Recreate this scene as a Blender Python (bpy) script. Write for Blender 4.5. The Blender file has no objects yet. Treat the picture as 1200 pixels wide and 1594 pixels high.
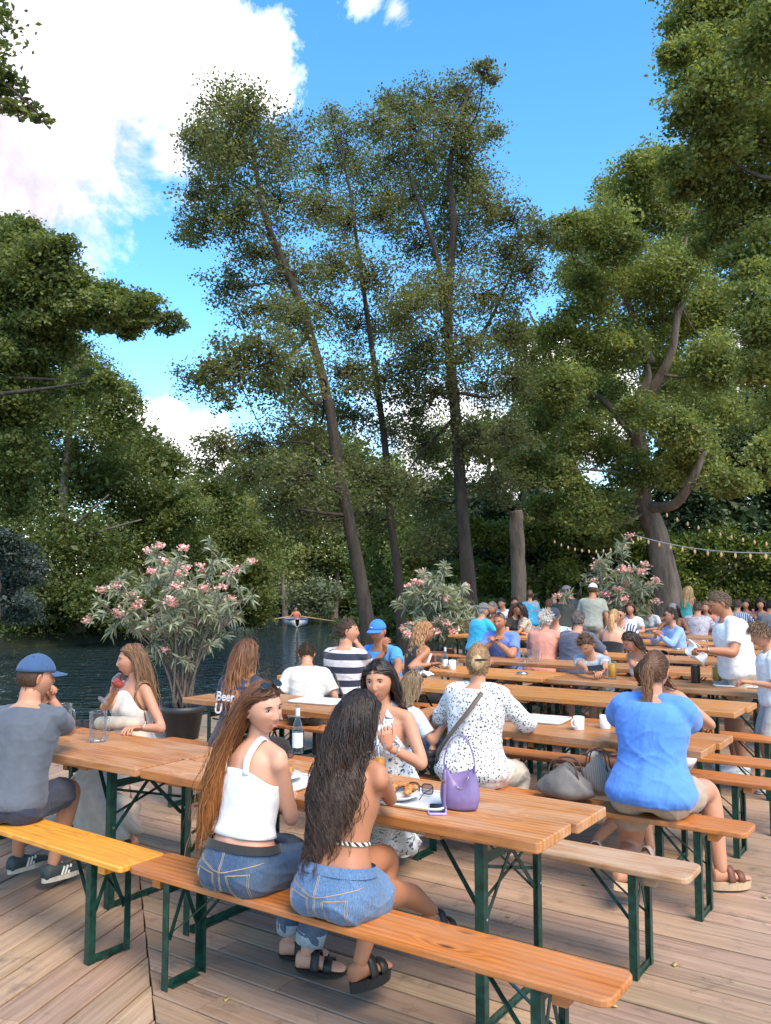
import bpy, math, random
import numpy as np
from mathutils import Vector, Matrix
R = math.radians
rng = np.random.default_rng(7)
random.seed(7)
scene = bpy.context.scene
COL = scene.collection
# ---------------------------------------------------------------- camera model
FPX, PITCH, HC, TH = 1349.5, R(4.4865), 1.736, R(-34.305)
cp, sp = math.cos(PITCH), math.sin(PITCH)
ct, st = math.cos(TH), math.sin(TH)
def ray(px, py):
    x = (px - 600) / FPX; y = -(py - 797) / FPX
    return np.array([x, cp - y * sp, sp + y * cp])
def at(px, py, h=0.0):                      # point of the photo at a known height
    r = ray(px, py); t = (h - HC) / r[2]
    return np.array([r[0] * t, r[1] * t, h])
def atd(px, py, d):                         # point of the photo at a known distance
    r = ray(px, py); t = d / r[1]
    return np.array([r[0] * t, d, HC + r[2] * t])
def W(u, v, z=0.0):                         # table-row coordinates to world
    return np.array([u * ct - v * st, u * st + v * ct, z])
def u_of(px, v):                            # where a row crosses an image column
    r = ray(px, 950); a = math.atan2(r[0], r[1])
    # u*ct - v*st = tan(a)*(u*st+v*ct)
    k = math.tan(a)
    return (v * st + k * v * ct) / (ct - k * st)
cam = bpy.data.cameras.new('camera'); co = bpy.data.objects.new('camera', cam); COL.objects.link(co)
cam.sensor_fit = 'VERTICAL'; cam.sensor_height = 24.0; cam.lens = 24.0 * FPX / 1594
co.location = (0, 0, HC); co.rotation_euler = (R(90) + PITCH, 0, 0)
cam.clip_start = 0.05; cam.clip_end = 2000
scene.camera = co
# ---------------------------------------------------------------- object helpers
def tag(o, label=None, cat=None, group=None, kind=None):
    if label: o['label'] = label
    if cat: o['category'] = cat
    if group: o['group'] = group
    if kind: o['kind'] = kind
    return o
def empty(name, loc=(0, 0, 0), rz=0.0, label=None, cat=None, group=None):
    o = bpy.data.objects.new(name, None); COL.objects.link(o)
    o.location = tuple(float(a) for a in loc); o.rotation_euler = (0, 0, rz); o.empty_display_size = .1
    return tag(o, label, cat, group)
def mesh(V, F, mats=None, smooth=True, col=None, uv=None, fm=None):
    V = np.asarray(V, dtype=np.float32).reshape(-1, 3)
    m = bpy.data.meshes.new('m')
    if isinstance(F, np.ndarray) and F.ndim == 2:
        n, k = F.shape
        m.vertices.add(len(V)); m.vertices.foreach_set('co', V.ravel())
        m.loops.add(n * k); m.loops.foreach_set('vertex_index', F.astype(np.int32).ravel())
        m.polygons.add(n); m.polygons.foreach_set('loop_start', np.arange(0, n * k, k, dtype=np.int32))
        m.update(calc_edges=True)
    else:
        m.from_pydata(V.tolist(), [], [list(map(int, f)) for f in F]); m.update()
    if smooth: m.polygons.foreach_set('use_smooth', np.ones(len(m.polygons), dtype=bool))
    if mats is not None:
        for a in (mats if isinstance(mats, (list, tuple)) else [mats]): m.materials.append(a)
    if fm is not None: m.polygons.foreach_set('material_index', np.asarray(fm, dtype=np.int32))
    if col is not None:
        col = np.asarray(col, dtype=np.float32)
        if col.shape[1] == 3: col = np.concatenate([col, np.ones((len(col), 1), np.float32)], 1)
        a = m.color_attributes.new('Col', 'FLOAT_COLOR', 'POINT'); a.data.foreach_set('color', col.ravel())
    if uv is not None:
        l = m.uv_layers.new(name='UVMap'); idx = np.empty(len(m.loops), dtype=np.int32)
        m.loops.foreach_get('vertex_index', idx); l.data.foreach_set('uv', np.asarray(uv, np.float32)[idx].ravel())
    return m
def link(name, me, parent=None, loc=None, rz=None):
    me.name = name
    o = bpy.data.objects.new(name, me); COL.objects.link(o)
    if parent is not None: o.parent = parent
    if loc is not None: o.location = tuple(float(a) for a in loc)
    if rz is not None: o.rotation_euler = (0, 0, rz)
    return o
def kids(o): return [c for c in bpy.data.objects if c.parent == o]
_kidmap = {}
def copy_tree(o, parent=None):
    c = o.copy(); COL.objects.link(c)
    if parent is not None: c.parent = parent
    ch = list(o.children)
    for k in ch: copy_tree(k, c)
    return c
class MB:                                    # collects shapes into one mesh
    def __init__(s): s.v = []; s.f = []; s.n = 0; s.c = []
    def add(s, V, F, col=None):
        V = np.asarray(V, float).reshape(-1, 3)
        s.v.append(V); s.f += [[i + s.n for i in f] for f in F]; s.n += len(V)
        s.c.append(np.tile(np.array(col if col is not None else (1, 1, 1), float), (len(V), 1)) if (col is None or np.ndim(col) == 1) else np.asarray(col, float))
        return s
    def box(s, c, d, M=None, col=None):
        c = np.array(c, float); h = np.array(d, float) / 2
        P = np.array([[x, y, z] for x in (-1, 1) for y in (-1, 1) for z in (-1, 1)]) * h
        if M is not None: P = P @ np.array(M).T
        s.add(P + c, [[0, 1, 3, 2], [4, 6, 7, 5], [0, 4, 5, 1], [2, 3, 7, 6], [0, 2, 6, 4], [1, 5, 7, 3]], col)
        return s
    def bbox(s, c, d, b=.006, M=None, col=None):  # box with chamfered edges
        h = np.array(d, float) / 2
        V = []
        idx = {}
        for sx in (-1, 1):
            for sy in (-1, 1):
                for sz in (-1, 1):
                    for a in range(3):
                        p = [sx * (h[0] - b), sy * (h[1] - b), sz * (h[2] - b)]; sg = (sx, sy, sz)
                        p[a] = sg[a] * h[a]; idx[(sx, sy, sz, a)] = len(V); V.append(p)
        F = []
        for a in range(3):
            b1, c1 = (a + 1) % 3, (a + 2) % 3
            for sg in (-1, 1):
                q = []
                for (i, j) in ((-1, -1), (1, -1), (1, 1), (-1, 1)):
                    k = [0, 0, 0]; k[a] = sg; k[b1] = i; k[c1] = j; q.append(idx[(k[0], k[1], k[2], a)])
                F.append(q if sg > 0 else q[::-1])
        for a in range(3):                    # edges along axis a
            b1, c1 = (a + 1) % 3, (a + 2) % 3
            for i in (-1, 1):
                for j in (-1, 1):
                    k = [0, 0, 0]; k[b1] = i; k[c1] = j; q = []
                    for sg, ax in ((-1, b1), (1, b1), (1, c1), (-1, c1)):
                        k[a] = sg; q.append(idx[(k[0], k[1], k[2], ax)])
                    F.append(q if i * j > 0 else q[::-1])
        for sx in (-1, 1):
            for sy in (-1, 1):
                for sz in (-1, 1):
                    t = [idx[(sx, sy, sz, a)] for a in range(3)]; F.append(t if sx * sy * sz > 0 else t[::-1])
        V = np.array(V)
        if M is not None: V = V @ np.array(M).T
        s.add(V + np.array(c, float), F, col); return s
    def bar(s, a, b, w, t, up=(0, 0, 1), col=None):    # flat bar from a to b
        a = np.array(a, float); b = np.array(b, float); d = b - a; L = np.linalg.norm(d); x = d / L
        y = np.cross(np.array(up, float), x); n = np.linalg.norm(y)
        if n < 1e-4: y = np.cross((0, 1, 0), x); n = np.linalg.norm(y)
        y /= n; z = np.cross(x, y)
        return s.box((a + b) / 2, (L, w, t), np.stack([x, y, z], 1), col)
    def tube(s, pts, r, n=8, caps=True, col=None):
        V, F = tube(pts, r, n, caps); 
        s.add(V, F, col); return s
    def lathe(s, prof, n=20, c=(0, 0, 0), col=None, M=None):
        V, F = lathe(prof, n)
        if M is not None: V = V @ np.array(M).T
        s.add(V + np.array(c, float), F, col); return s
    def arr(s): return np.concatenate(s.v), s.f
    def build(s, name, mat, parent=None, smooth=False, loc=None, rz=None, col=False):
        V, F = s.arr()
        return link(name, mesh(V, F, mat, smooth, col=np.concatenate(s.c) if col else None), parent, loc, rz)
def frames(P):
    P = np.asarray(P, float); T = np.gradient(P, axis=0); T /= np.linalg.norm(T, axis=1)[:, None] + 1e-12
    a = np.array([0, 0, 1.0]) if abs(T[0][2]) < .9 else np.array([0, 1.0, 0])
    N = []; n = np.cross(T[0], a); n /= np.linalg.norm(n)
    for t in T:
        n = n - t * np.dot(n, t); n /= np.linalg.norm(n) + 1e-12; N.append(n)
    N = np.array(N); return T, N, np.cross(T, N)
def ringfaces(m, n, caps=True):
    F = []
    for i in range(m - 1):
        for j in range(n):
            k = (j + 1) % n; F.append([i * n + j, i * n + k, (i + 1) * n + k, (i + 1) * n + j])
    if caps: F.append(list(range(n))[::-1]); F.append([(m - 1) * n + j for j in range(n)])
    return F
def tube(pts, r, n=8, caps=True):
    P = np.asarray(pts, float); r = np.broadcast_to(np.asarray(r, float), (len(P),))
    T, N, B = frames(P); a = np.arange(n) * 2 * math.pi / n
    V = (P[:, None] + r[:, None, None] * (np.cos(a)[None, :, None] * N[:, None] + np.sin(a)[None, :, None] * B[:, None])).reshape(-1, 3)
    return V, ringfaces(len(P), n, caps)
def lathe(prof, n=20):
    prof = np.array(prof, float); a = np.arange(n) * 2 * math.pi / n
    V = np.stack([prof[:, 0, None] * np.cos(a), prof[:, 0, None] * np.sin(a), np.repeat(prof[:, 1, None], n, 1)], -1).reshape(-1, 3)
    return V, ringfaces(len(prof), n, True)
def spline(P, n):                              # Catmull-Rom through control points
    P = np.asarray(P, float)
    if len(P) < 3: return P[0] + (P[-1] - P[0]) * np.linspace(0, 1, n)[:, None]
    Q = np.concatenate([[2 * P[0] - P[1]], P, [2 * P[-1] - P[-2]]]); t = np.linspace(0, len(P) - 1 - 1e-9, n)
    i = t.astype(int); f = (t - i)[:, None] if P.ndim > 1 else t - i
    a, b, c, d = Q[i], Q[i + 1], Q[i + 2], Q[i + 3]
    return .5 * ((2 * b) + (-a + c) * f + (2 * a - 5 * b + 4 * c - d) * f ** 2 + (-a + 3 * b - 3 * c + d) * f ** 3)
# ---------------------------------------------------------------- materials
class NT:
    def __init__(s, name):
        s.m = bpy.data.materials.new(name); s.m.use_nodes = True; s.t = s.m.node_tree; s.b = s.t.nodes['Principled BSDF']; s.out = s.t.nodes['Material Output']
    def n(s, typ, **k):
        o = s.t.nodes.new(typ)
        for a, v in k.items():
            if a.startswith('i_'): o.inputs[a[2:].replace('_', ' ')].default_value = v
            else: setattr(o, a, v)
        return o
    def l(s, a, b): s.t.links.new(a, b); return b
    def coord(s, kind='Object', scale=(1, 1, 1), rand=False):
        tc = s.n('ShaderNodeTexCoord'); mp = s.n('ShaderNodeMapping'); mp.inputs['Scale'].default_value = scale
        s.l(tc.outputs[kind], mp.inputs['Vector'])
        if rand:
            oi = s.n('ShaderNodeObjectInfo'); mu = s.n('ShaderNodeMath', operation='MULTIPLY'); mu.inputs[1].default_value = 37.0
            s.l(oi.outputs['Random'], mu.inputs[0]); cb = s.n('ShaderNodeCombineXYZ')
            s.l(mu.outputs[0], cb.inputs[0]); s.l(mu.outputs[0], cb.inputs[1]); s.l(cb.outputs[0], mp.inputs['Location'])
        return mp.outputs[0]
    def noise(s, vec, scale=5, detail=4, rough=.5, dist=0):
        o = s.n('ShaderNodeTexNoise'); o.inputs['Scale'].default_value = scale; o.inputs['Detail'].default_value = detail
        o.inputs['Roughness'].default_value = rough; o.inputs['Distortion'].default_value = dist
        if vec is not None: s.l(vec, o.inputs['Vector'])
        return o.outputs['Fac']
    def ramp(s, fac, stops, interp='LINEAR'):
        o = s.n('ShaderNodeValToRGB'); cr = o.color_ramp; cr.interpolation = interp
        while len(cr.elements) < len(stops): cr.elements.new(.5)
        for e, (p, c) in zip(cr.elements, stops): e.position = p; e.color = (*c, 1) if len(c) == 3 else c
        s.l(fac, o.inputs[0]); return o.outputs[0]
    def mix(s, fac, a, b, mode='MIX'):
        o = s.n('ShaderNodeMix', data_type='RGBA', blend_type=mode)
        for k, v in ((0, fac), (6, a), (7, b)):
            if hasattr(v, 'is_linked'): s.l(v, o.inputs[k])
            else: o.inputs[k].default_value = v if not isinstance(v, tuple) else ((*v, 1) if len(v) == 3 else v)
        return o.outputs[2]
    def math(s, op, a, b=0.0, clamp=False):
        o = s.n('ShaderNodeMath', operation=op, use_clamp=clamp)
        for k, v in ((0, a), (1, b)):
            if hasattr(v, 'is_linked'): s.l(v, o.inputs[k])
            else: o.inputs[k].default_value = v
        return o.outputs[0]
    def bump(s, h, strength=.3, dist=.01):
        o = s.n('ShaderNodeBump'); o.inputs['Strength'].default_value = strength; o.inputs['Distance'].default_value = dist
        s.l(h, o.inputs['Height']); s.l(o.outputs[0], s.b.inputs['Normal'])
    def col(s, c): 
        if hasattr(c, 'is_linked'): s.l(c, s.b.inputs['Base Color'])
        else: s.b.inputs['Base Color'].default_value = (*c, 1)
    def set(s, **k):
        for a, v in k.items(): s.b.inputs[a.replace('_', ' ')].default_value = v
_mats = {}
def plain(name, c, rough=.6, metal=0, noise=.12, scale=40, bump=0, **k):
    if name in _mats: return _mats[name]
    t = NT(name); v = t.coord('Object', (1, 1, 1))
    f = t.noise(v, scale, 3); a = tuple(x * (1 - noise) for x in c); b = tuple(min(1, x * (1 + noise)) for x in c)
    t.col(t.ramp(f, [(.3, a), (.7, b)])); t.set(Roughness=rough, Metallic=metal, **k)
    if bump: t.bump(f, bump, .004)
    _mats[name] = t.m; return t.m
def cloth(name, c, kind='plain', c2=(1, 1, 1), scale=1.0, rough=.85):
    if name in _mats: return _mats[name]
    t = NT(name); v = t.coord('Object'); fold = t.noise(t.coord('Object', (1, 1, .6)), 26, 5, .6, 1.2)
    base = t.ramp(t.noise(v, 18, 3), [(.3, tuple(x * .88 for x in c)), (.75, tuple(min(1, x * 1.08) for x in c))])
    if kind == 'stripes':
        w = t.n('ShaderNodeTexWave', wave_type='BANDS', bands_direction='Z'); w.inputs['Scale'].default_value = scale; w.inputs['Distortion'].default_value = .3
        t.l(v, w.inputs['Vector']); base = t.mix(t.ramp(w.outputs['Fac'], [(.48, (0, 0, 0)), (.52, (1, 1, 1))]), base, c2)
    elif kind == 'vstripes':
        w = t.n('ShaderNodeTexWave', wave_type='BANDS', bands_direction='X'); w.inputs['Scale'].default_value = scale; t.l(v, w.inputs['Vector'])
        base = t.mix(t.ramp(w.outputs['Fac'], [(.48, (0, 0, 0)), (.52, (1, 1, 1))]), base, c2)
    elif kind == 'spots':
        w = t.n('ShaderNodeTexVoronoi'); w.inputs['Scale'].default_value = scale; t.l(v, w.inputs['Vector'])
        w.inputs['Randomness'].default_value = .9
        base = t.mix(t.ramp(w.outputs['Distance'], [(.30, (1, 1, 1)), (.36, (0, 0, 0))]), base, c2)
    elif kind == 'floral':
        f = t.noise(v, scale, 2, .5, 1.5); base = t.mix(t.ramp(f, [(.56, (0, 0, 0)), (.6, (1, 1, 1))]), base, c2)
    elif kind == 'denim':
        f = t.noise(t.coord('Object', (1, 1, .25)), 260, 2); g = t.noise(v, 5, 2)
        base = t.mix(t.ramp(f, [(.35, (0, 0, 0)), (.7, (1, 1, 1))]), tuple(x * .72 for x in c), tuple(min(1, x * 1.35) for x in c))
        base = t.mix(t.ramp(g, [(.45, (0, 0, 0)), (.8, (.16, .16, .16))]), base, (.45, .52, .6))
    elif kind == 'zebra':
        w = t.n('ShaderNodeTexWave', wave_type='BANDS', bands_direction='DIAGONAL'); w.inputs['Scale'].default_value = scale; w.inputs['Distortion'].default_value = 6
        t.l(v, w.inputs['Vector']); base = t.mix(t.ramp(w.outputs['Fac'], [(.5, (0, 0, 0)), (.56, (1, 1, 1))]), base, c2)
    t.col(base); t.set(Roughness=rough)
    try: t.set(Sheen_Weight=.15)
    except Exception: pass
    weave = t.noise(v, 420, 1)
    t.bump(t.math('ADD', t.math('MULTIPLY', fold, 1.0), t.math('MULTIPLY', weave, .10)), .5, .007)
    _mats[name] = t.m; return t.m
def wood(name, c_lo, c_hi, wear, wear_amt, rough=.45, rings=1.0):
    t = NT(name); v = t.coord('Object', (1, 1, 1), True)
    # slow warp bends the grain round knots
    vo = t.n('ShaderNodeTexVoronoi'); vo.inputs['Scale'].default_value = 1.0
    mpk = t.n('ShaderNodeMapping'); mpk.inputs['Scale'].default_value = (2.2, 7, 3); t.l(v, mpk.inputs['Vector']); t.l(mpk.outputs[0], vo.inputs['Vector'])
    mp = t.n('ShaderNodeMapping'); mp.inputs['Scale'].default_value = (.9, 16, 16); t.l(v, mp.inputs['Vector'])
    kd = t.ramp(vo.outputs['Distance'], [(0, (1, 1, 1)), (.35, (0, 0, 0))])
    va = t.n('ShaderNodeVectorMath', operation='MULTIPLY_ADD'); t.l(kd, va.inputs[0]); va.inputs[1].default_value = (.0, 1.6, 1.0); t.l(mp.outputs[0], va.inputs[2])
    g1 = t.noise(va.outputs[0], 1.6 * rings, 3, .6, .7)
    w = t.n('ShaderNodeTexWave', wave_type='BANDS', bands_direction='Y'); w.inputs['Scale'].default_value = .55 * rings; w.inputs['Distortion'].default_value = 3.2; w.inputs['Detail'].default_value = 3; w.inputs['Detail Scale'].default_value = .8
    t.l(va.outputs[0], w.inputs['Vector'])
    mf = t.n('ShaderNodeMapping'); mf.inputs['Scale'].default_value = (4, 170, 170); t.l(v, mf.inputs['Vector'])
    fine = t.noise(mf.outputs[0], 1, 3, .7)
    gg = t.math('ADD', t.math('MULTIPLY', w.outputs['Fac'], .30), t.math('MULTIPLY', g1, .85))
    base = t.ramp(gg, [(.2, c_lo), (.8, c_hi)])
    base = t.mix(t.math('MULTIPLY', t.ramp(fine, [(.35, (0, 0, 0)), (.7, (1, 1, 1))]), .5), base, tuple(x * .45 for x in c_lo))
    base = t.mix(t.ramp(vo.outputs['Distance'], [(.05, (1, 1, 1)), (.11, (0, 0, 0))]), base, (.045, .018, .008))
    sn = t.noise(t.coord('Object', (1.1, 5, 1), True), 1.9, 6, .68, .8); base = t.mix(t.math('MULTIPLY', t.ramp(sn, [(.55, (0, 0, 0)), (.68, (1, 1, 1))]), .42), base, (.13, .055, .022))
    ck = t.noise(t.coord('Object', (.7, 60, 60), True), 1.0, 5, .75); base = t.mix(t.math('MULTIPLY', t.ramp(ck, [(.64, (0, 0, 0)), (.69, (1, 1, 1))]), .75), base, (.05, .022, .01))
    big = t.noise(t.coord('Object', (.9, 3.5, 1), True), 2.3, 5, .62, .5)
    wr = t.math('MULTIPLY', t.ramp(big, [(.42, (0, 0, 0)), (.66, (1, 1, 1))]), wear_amt)
    wr2 = t.math('MULTIPLY', wr, t.ramp(fine, [(.3, (.5, .5, .5)), (.6, (1, 1, 1))]))
    base = t.mix(wr2, base, wear)
    oi = t.n('ShaderNodeObjectInfo'); hs = t.n('ShaderNodeHueSaturation'); t.l(base, hs.inputs['Color'])
    t.l(t.math('ADD', t.math('MULTIPLY', oi.outputs['Random'], .28), .86), hs.inputs['Value'])
    t.col(hs.outputs[0]); t.l(t.math('ADD', t.math('MULTIPLY', fine, .25), rough - .1), t.b.inputs['Roughness'])
    t.bump(t.math('ADD', t.math('MULTIPLY', fine, .6), t.math('MULTIPLY', w.outputs['Fac'], .4)), .35, .003)
    _mats[name] = t.m; return t.m
def vcol(name, rough=.5, bumpscale=0, sss=0, spec=.5, sat=1.0):
    if name in _mats: return _mats[name]
    t = NT(name); a = t.n('ShaderNodeVertexColor', layer_name='Col'); v = t.coord('Object')
    n = t.noise(v, 30, 3); c = t.mix(t.math('MULTIPLY', n, .3), a.outputs[0], t.mix(1.0, a.outputs[0], (.75, .6, .55), 'MULTIPLY'))
    t.col(c); t.set(Roughness=rough, Specular_IOR_Level=spec)
    if sss: t.b.inputs['Subsurface Weight'].default_value = sss; t.b.inputs['Subsurface Radius'].default_value = (.012, .005, .003); t.b.inputs['Subsurface Scale'].default_value = .6
    if bumpscale: t.bump(t.noise(v, bumpscale, 2), .12, .002)
    _mats[name] = t.m; return t.m
def glassy(name, c=(1, 1, 1), rough=.02, ior=1.45, trans=1.0):
    # thin-walled glass: clear straight through, mirror-like towards its edges
    if name in _mats: return _mats[name]
    t = NT(name); tr = t.n('ShaderNodeBsdfTransparent'); tr.inputs[0].default_value = (*[x * .94 for x in c], 1); gl = t.n('ShaderNodeBsdfGlossy'); gl.inputs['Roughness'].default_value = .03
    lw = t.n('ShaderNodeLayerWeight'); lw.inputs[0].default_value = .35; bm = t.n('ShaderNodeBump'); bm.inputs['Strength'].default_value = .25; bm.inputs['Distance'].default_value = .003; t.l(t.noise(t.coord('Object'), 55, 1), bm.inputs['Height']); t.l(bm.outputs[0], lw.inputs['Normal']); t.l(bm.outputs[0], gl.inputs['Normal'])
    mx = t.n('ShaderNodeMixShader'); t.l(t.math('ADD', t.math('MULTIPLY', lw.outputs['Fresnel'], .6), .04, True), mx.inputs[0]); t.l(tr.outputs[0], mx.inputs[1]); t.l(gl.outputs[0], mx.inputs[2]); df = t.n('ShaderNodeBsdfTranslucent'); df.inputs[0].default_value = (.8, .8, .8, 1); m2 = t.n('ShaderNodeMixShader'); t.l(t.math('ADD', t.math('MULTIPLY', lw.outputs['Facing'], .25), .05), m2.inputs[0]); t.l(mx.outputs[0], m2.inputs[1]); t.l(df.outputs[0], m2.inputs[2]); t.l(m2.outputs[0], t.out.inputs['Surface']); _mats[name] = t.m; return t.m
def stone_deck():
    t = NT('weathered deck boards'); a = t.n('ShaderNodeVertexColor', layer_name='Col')
    tc = t.n('ShaderNodeTexCoord'); mp = t.n('ShaderNodeMapping'); mp.inputs['Scale'].default_value = (1.2, 40, 1); t.l(tc.outputs['UV'], mp.inputs['Vector'])
    g = t.noise(mp.outputs[0], 1, 6, .7, .8); mp2 = t.n('ShaderNodeMapping'); mp2.inputs['Scale'].default_value = (4, 260, 1); t.l(tc.outputs['UV'], mp2.inputs['Vector'])
    f = t.noise(mp2.outputs[0], 1, 3, .7)
    pos = t.coord('Object'); big = t.noise(pos, .55, 5, .6, .3); spot = t.noise(pos, 5.5, 5, .68, .2)
    base = t.ramp(g, [(.2, (.17, .108, .070)), (.5, (.36, .238, .158)), (.8, (.50, .355, .25))])
    base = t.mix(1.0, base, a.outputs[0], 'MULTIPLY')
    base = t.mix(t.math('MULTIPLY', t.ramp(f, [(.52, (0, 0, 0)), (.75, (1, 1, 1))]), .45), base, (.085, .058, .045))
    base = t.mix(t.math('MULTIPLY', t.ramp(big, [(.5, (0, 0, 0)), (.8, (1, 1, 1))]), .35), base, (.44, .31, .225))
    base = t.mix(t.math('MULTIPLY', t.ramp(spot, [(.56, (0, 0, 0)), (.70, (1, 1, 1))]), .6), base, (.10, .072, .058))
    ch = t.noise(pos, 42, 4, .7); base = t.mix(t.math('MULTIPLY', t.ramp(ch, [(.7, (0, 0, 0)), (.76, (1, 1, 1))]), .5), base, (.055, .04, .033))
    t.col(base); t.l(t.math('ADD', t.math('MULTIPLY', g, .3), .42), t.b.inputs['Roughness'])
    t.bump(t.math('ADD', t.math('MULTIPLY', f, .5), g), .5, .004); return t.m
M_DECK = stone_deck()
M_BENCH = wood('orange varnished pine', (.33, .088, .014), (.68, .225, .038), (.46, .23, .12), .6)
M_BENCH_NEW = wood('bright yellow orange pine', (.58, .205, .022), (.82, .37, .045), (.75, .36, .08), .3, .35)
M_BENCH_OLD = wood('bleached pine', (.33, .16, .065), (.52, .29, .14), (.50, .38, .27), .8, .6)
M_TABLE = wood('worn brown pine', (.28, .092, .022), (.60, .25, .070), (.50, .32, .20), .65, .42)
M_TABLE_B = wood('amber pine', (.38, .12, .020), (.74, .31, .060), (.50, .32, .19), .5, .42)
M_GREEN = plain('dark green painted steel', (.010, .052, .038), .35, .25, .5, 25, .15)
M_BLACK = plain('black plastic', (.012, .012, .013), .4)
M_STEEL = plain('steel', (.5, .5, .5), .3, 1)
# ---------------------------------------------------------------- sky, sun
SUN_EL, SUN_AZ = R(52), R(150)     # azimuth clockwise from +Y
world = bpy.data.worlds.new("World"); scene.world = world; world.use_nodes = True
wt = world.node_tree; bg = wt.nodes['Background']; bg.inputs['Strength'].default_value = .15
class WN(NT):
    def __init__(s): s.t = wt
w = WN()
sky = w.n('ShaderNodeTexSky', sky_type='NISHITA'); sky.sun_disc = False; sky.sun_elevation = SUN_EL; sky.sun_rotation = SUN_AZ
sky.air_density = 1.0; sky.dust_density = .1; sky.ozone_density = 2.2
tc = w.n('ShaderNodeTexCoord'); D = tc.outputs['Generated']
nrm = w.n('ShaderNodeVectorMath', operation='NORMALIZE'); w.l(D, nrm.inputs[0]); D = nrm.outputs[0]
blobs = [(60, 40, 230, 1), (250, 50, 130, 1), (20, 230, 130, 1), (120, 200, 90, .8), (340, 80, 90, .85), (400, 60, 50, .7), (425, 125, 40, .6), (265, 235, 46, .6), (200, 225, 40, .5), (235, 690, 70, 1), (300, 705, 60, .9), (170, 660, 50, .9), (575, -2, 26, .35), (615, 16, 22, .28), (1185, 640, 90, 1), (1150, 540, 60, .8), (-200, 300, 260, 1), (700, 700, 130, .8), (900, 640, 110, .8)]
val = None
for bx, by, br, k in blobs:
    r_ = ray(bx, by); r_ = r_ / np.linalg.norm(r_); s_ = w.n('ShaderNodeVectorMath', operation='DISTANCE'); w.l(D, s_.inputs[0]); s_.inputs[1].default_value = tuple(r_)
    f = w.math('SUBTRACT', k, w.math('MULTIPLY', s_.outputs['Value'], k * FPX / br / 1.15))
    val = f if val is None else w.math('MAXIMUM', val, f)
n1 = w.noise(D, 11, 10, .64, .35); n2 = w.noise(D, 3.2, 4, .5)
mask = w.math('ADD', val, w.math('MULTIPLY', w.math('SUBTRACT', n1, .5), 1.7))
mask = w.ramp(mask, [(.0, (0, 0, 0)), (.12, (.35, .35, .35)), (.3, (1, 1, 1))])
cd = ray(400, 60); cd = cd / np.linalg.norm(cd); sd = w.n('ShaderNodeVectorMath', operation='DISTANCE'); w.l(D, sd.inputs[0]); sd.inputs[1].default_value = tuple(cd)
thick = w.math('ADD', w.math('MULTIPLY', n1, .9), w.math('MULTIPLY', sd.outputs['Value'], -1.5))
sz_ = w.n('ShaderNodeSeparateXYZ'); w.l(D, sz_.inputs[0]); low_ = w.math('MULTIPLY', w.math('SUBTRACT', .36, sz_.outputs[2], True), 4.0); thick = w.math('ADD', thick, w.math('MINIMUM', low_, .55)); ccol = w.ramp(w.math('ADD', thick, .35), [(.22, (1.75, 1.6, 1.95)), (.45, (2.5, 2.4, 2.75)), (.72, (5.0, 4.9, 5.0))])
hs = w.n('ShaderNodeHueSaturation'); hs.inputs['Hue'].default_value = .492; hs.inputs['Saturation'].default_value = 1.28; hs.inputs['Value'].default_value = .80; w.l(sky.outputs[0], hs.inputs['Color'])
fin = w.mix(mask, hs.outputs[0], ccol)
w.l(fin, bg.inputs['Color'])
sl = bpy.data.lights.new('sun', 'SUN'); so = bpy.data.objects.new('sun', sl); COL.objects.link(so)
sl.energy = 2.0; sl.angle = R(38); sl.color = (1, .84, .63)
sdv = Vector((math.sin(SUN_AZ) * math.cos(SUN_EL), math.cos(SUN_AZ) * math.cos(SUN_EL), math.sin(SUN_EL)))
so.rotation_euler = sdv.to_track_quat('Z', 'Y').to_euler(); so.location = (0, 0, 30)
scene.view_settings.view_transform = 'Standard'; scene.view_settings.look = 'None'; scene.view_settings.gamma = 1; scene.view_settings.exposure = 1.66
# ---------------------------------------------------------------- ground and water
river = np.array([(-19, -30), (-17, 20), (-15.5, 32), (-12.4, 34.6), (-10.4, 38.5), (-8.5, 44.5), (-8.2, 52), (-7.8, 60), (-2.5, 61), (-2.2, 50), (-1.8, 30), (-1.3, 22), (-.7, 18.3), (.4, 15.2), (-3.2, 8), (0, 3), (3, -30)], float)
def sdist(P, poly):
    d = np.full(len(P), 1e9); ins = np.zeros(len(P), bool)
    for i in range(len(poly)):
        a, b = poly[i], poly[(i + 1) % len(poly)]; e = b - a
        t = np.clip(((P - a) @ e) / (e @ e), 0, 1); d = np.minimum(d, np.linalg.norm(P - a - t[:, None] * e, axis=1))
        c = (a[1] > P[:, 1]) != (b[1] > P[:, 1]); xx = a[0] + (P[:, 1] - a[1]) / (b[1] - a[1] + 1e-12) * e[0]; ins ^= c & (P[:, 0] < xx)
    return np.where(ins, -d, d)
g = np.concatenate([np.linspace(-400, -45, 12), np.linspace(-42, 42, 110), np.linspace(45, 400, 12)])
gy = np.concatenate([np.linspace(-60, -12, 6), np.linspace(-10, 78, 110), np.linspace(85, 500, 14)])
X, Y = np.meshgrid(g, gy); P = np.stack([X.ravel(), Y.ravel()], 1); sdv2 = sdist(P, river)
Z = -1.9 + 1.6 * np.clip((sdv2 + 1.2) / 2.4, 0, 1) + .1 * np.sin(P[:, 0] * .9) * np.cos(P[:, 1] * .7)
n_, m_ = len(gy), len(g); idx = np.arange(n_ * m_).reshape(n_, m_)
F = np.stack([idx[:-1, :-1].ravel(), idx[:-1, 1:].ravel(), idx[1:, 1:].ravel(), idx[1:, :-1].ravel()], 1)
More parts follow.
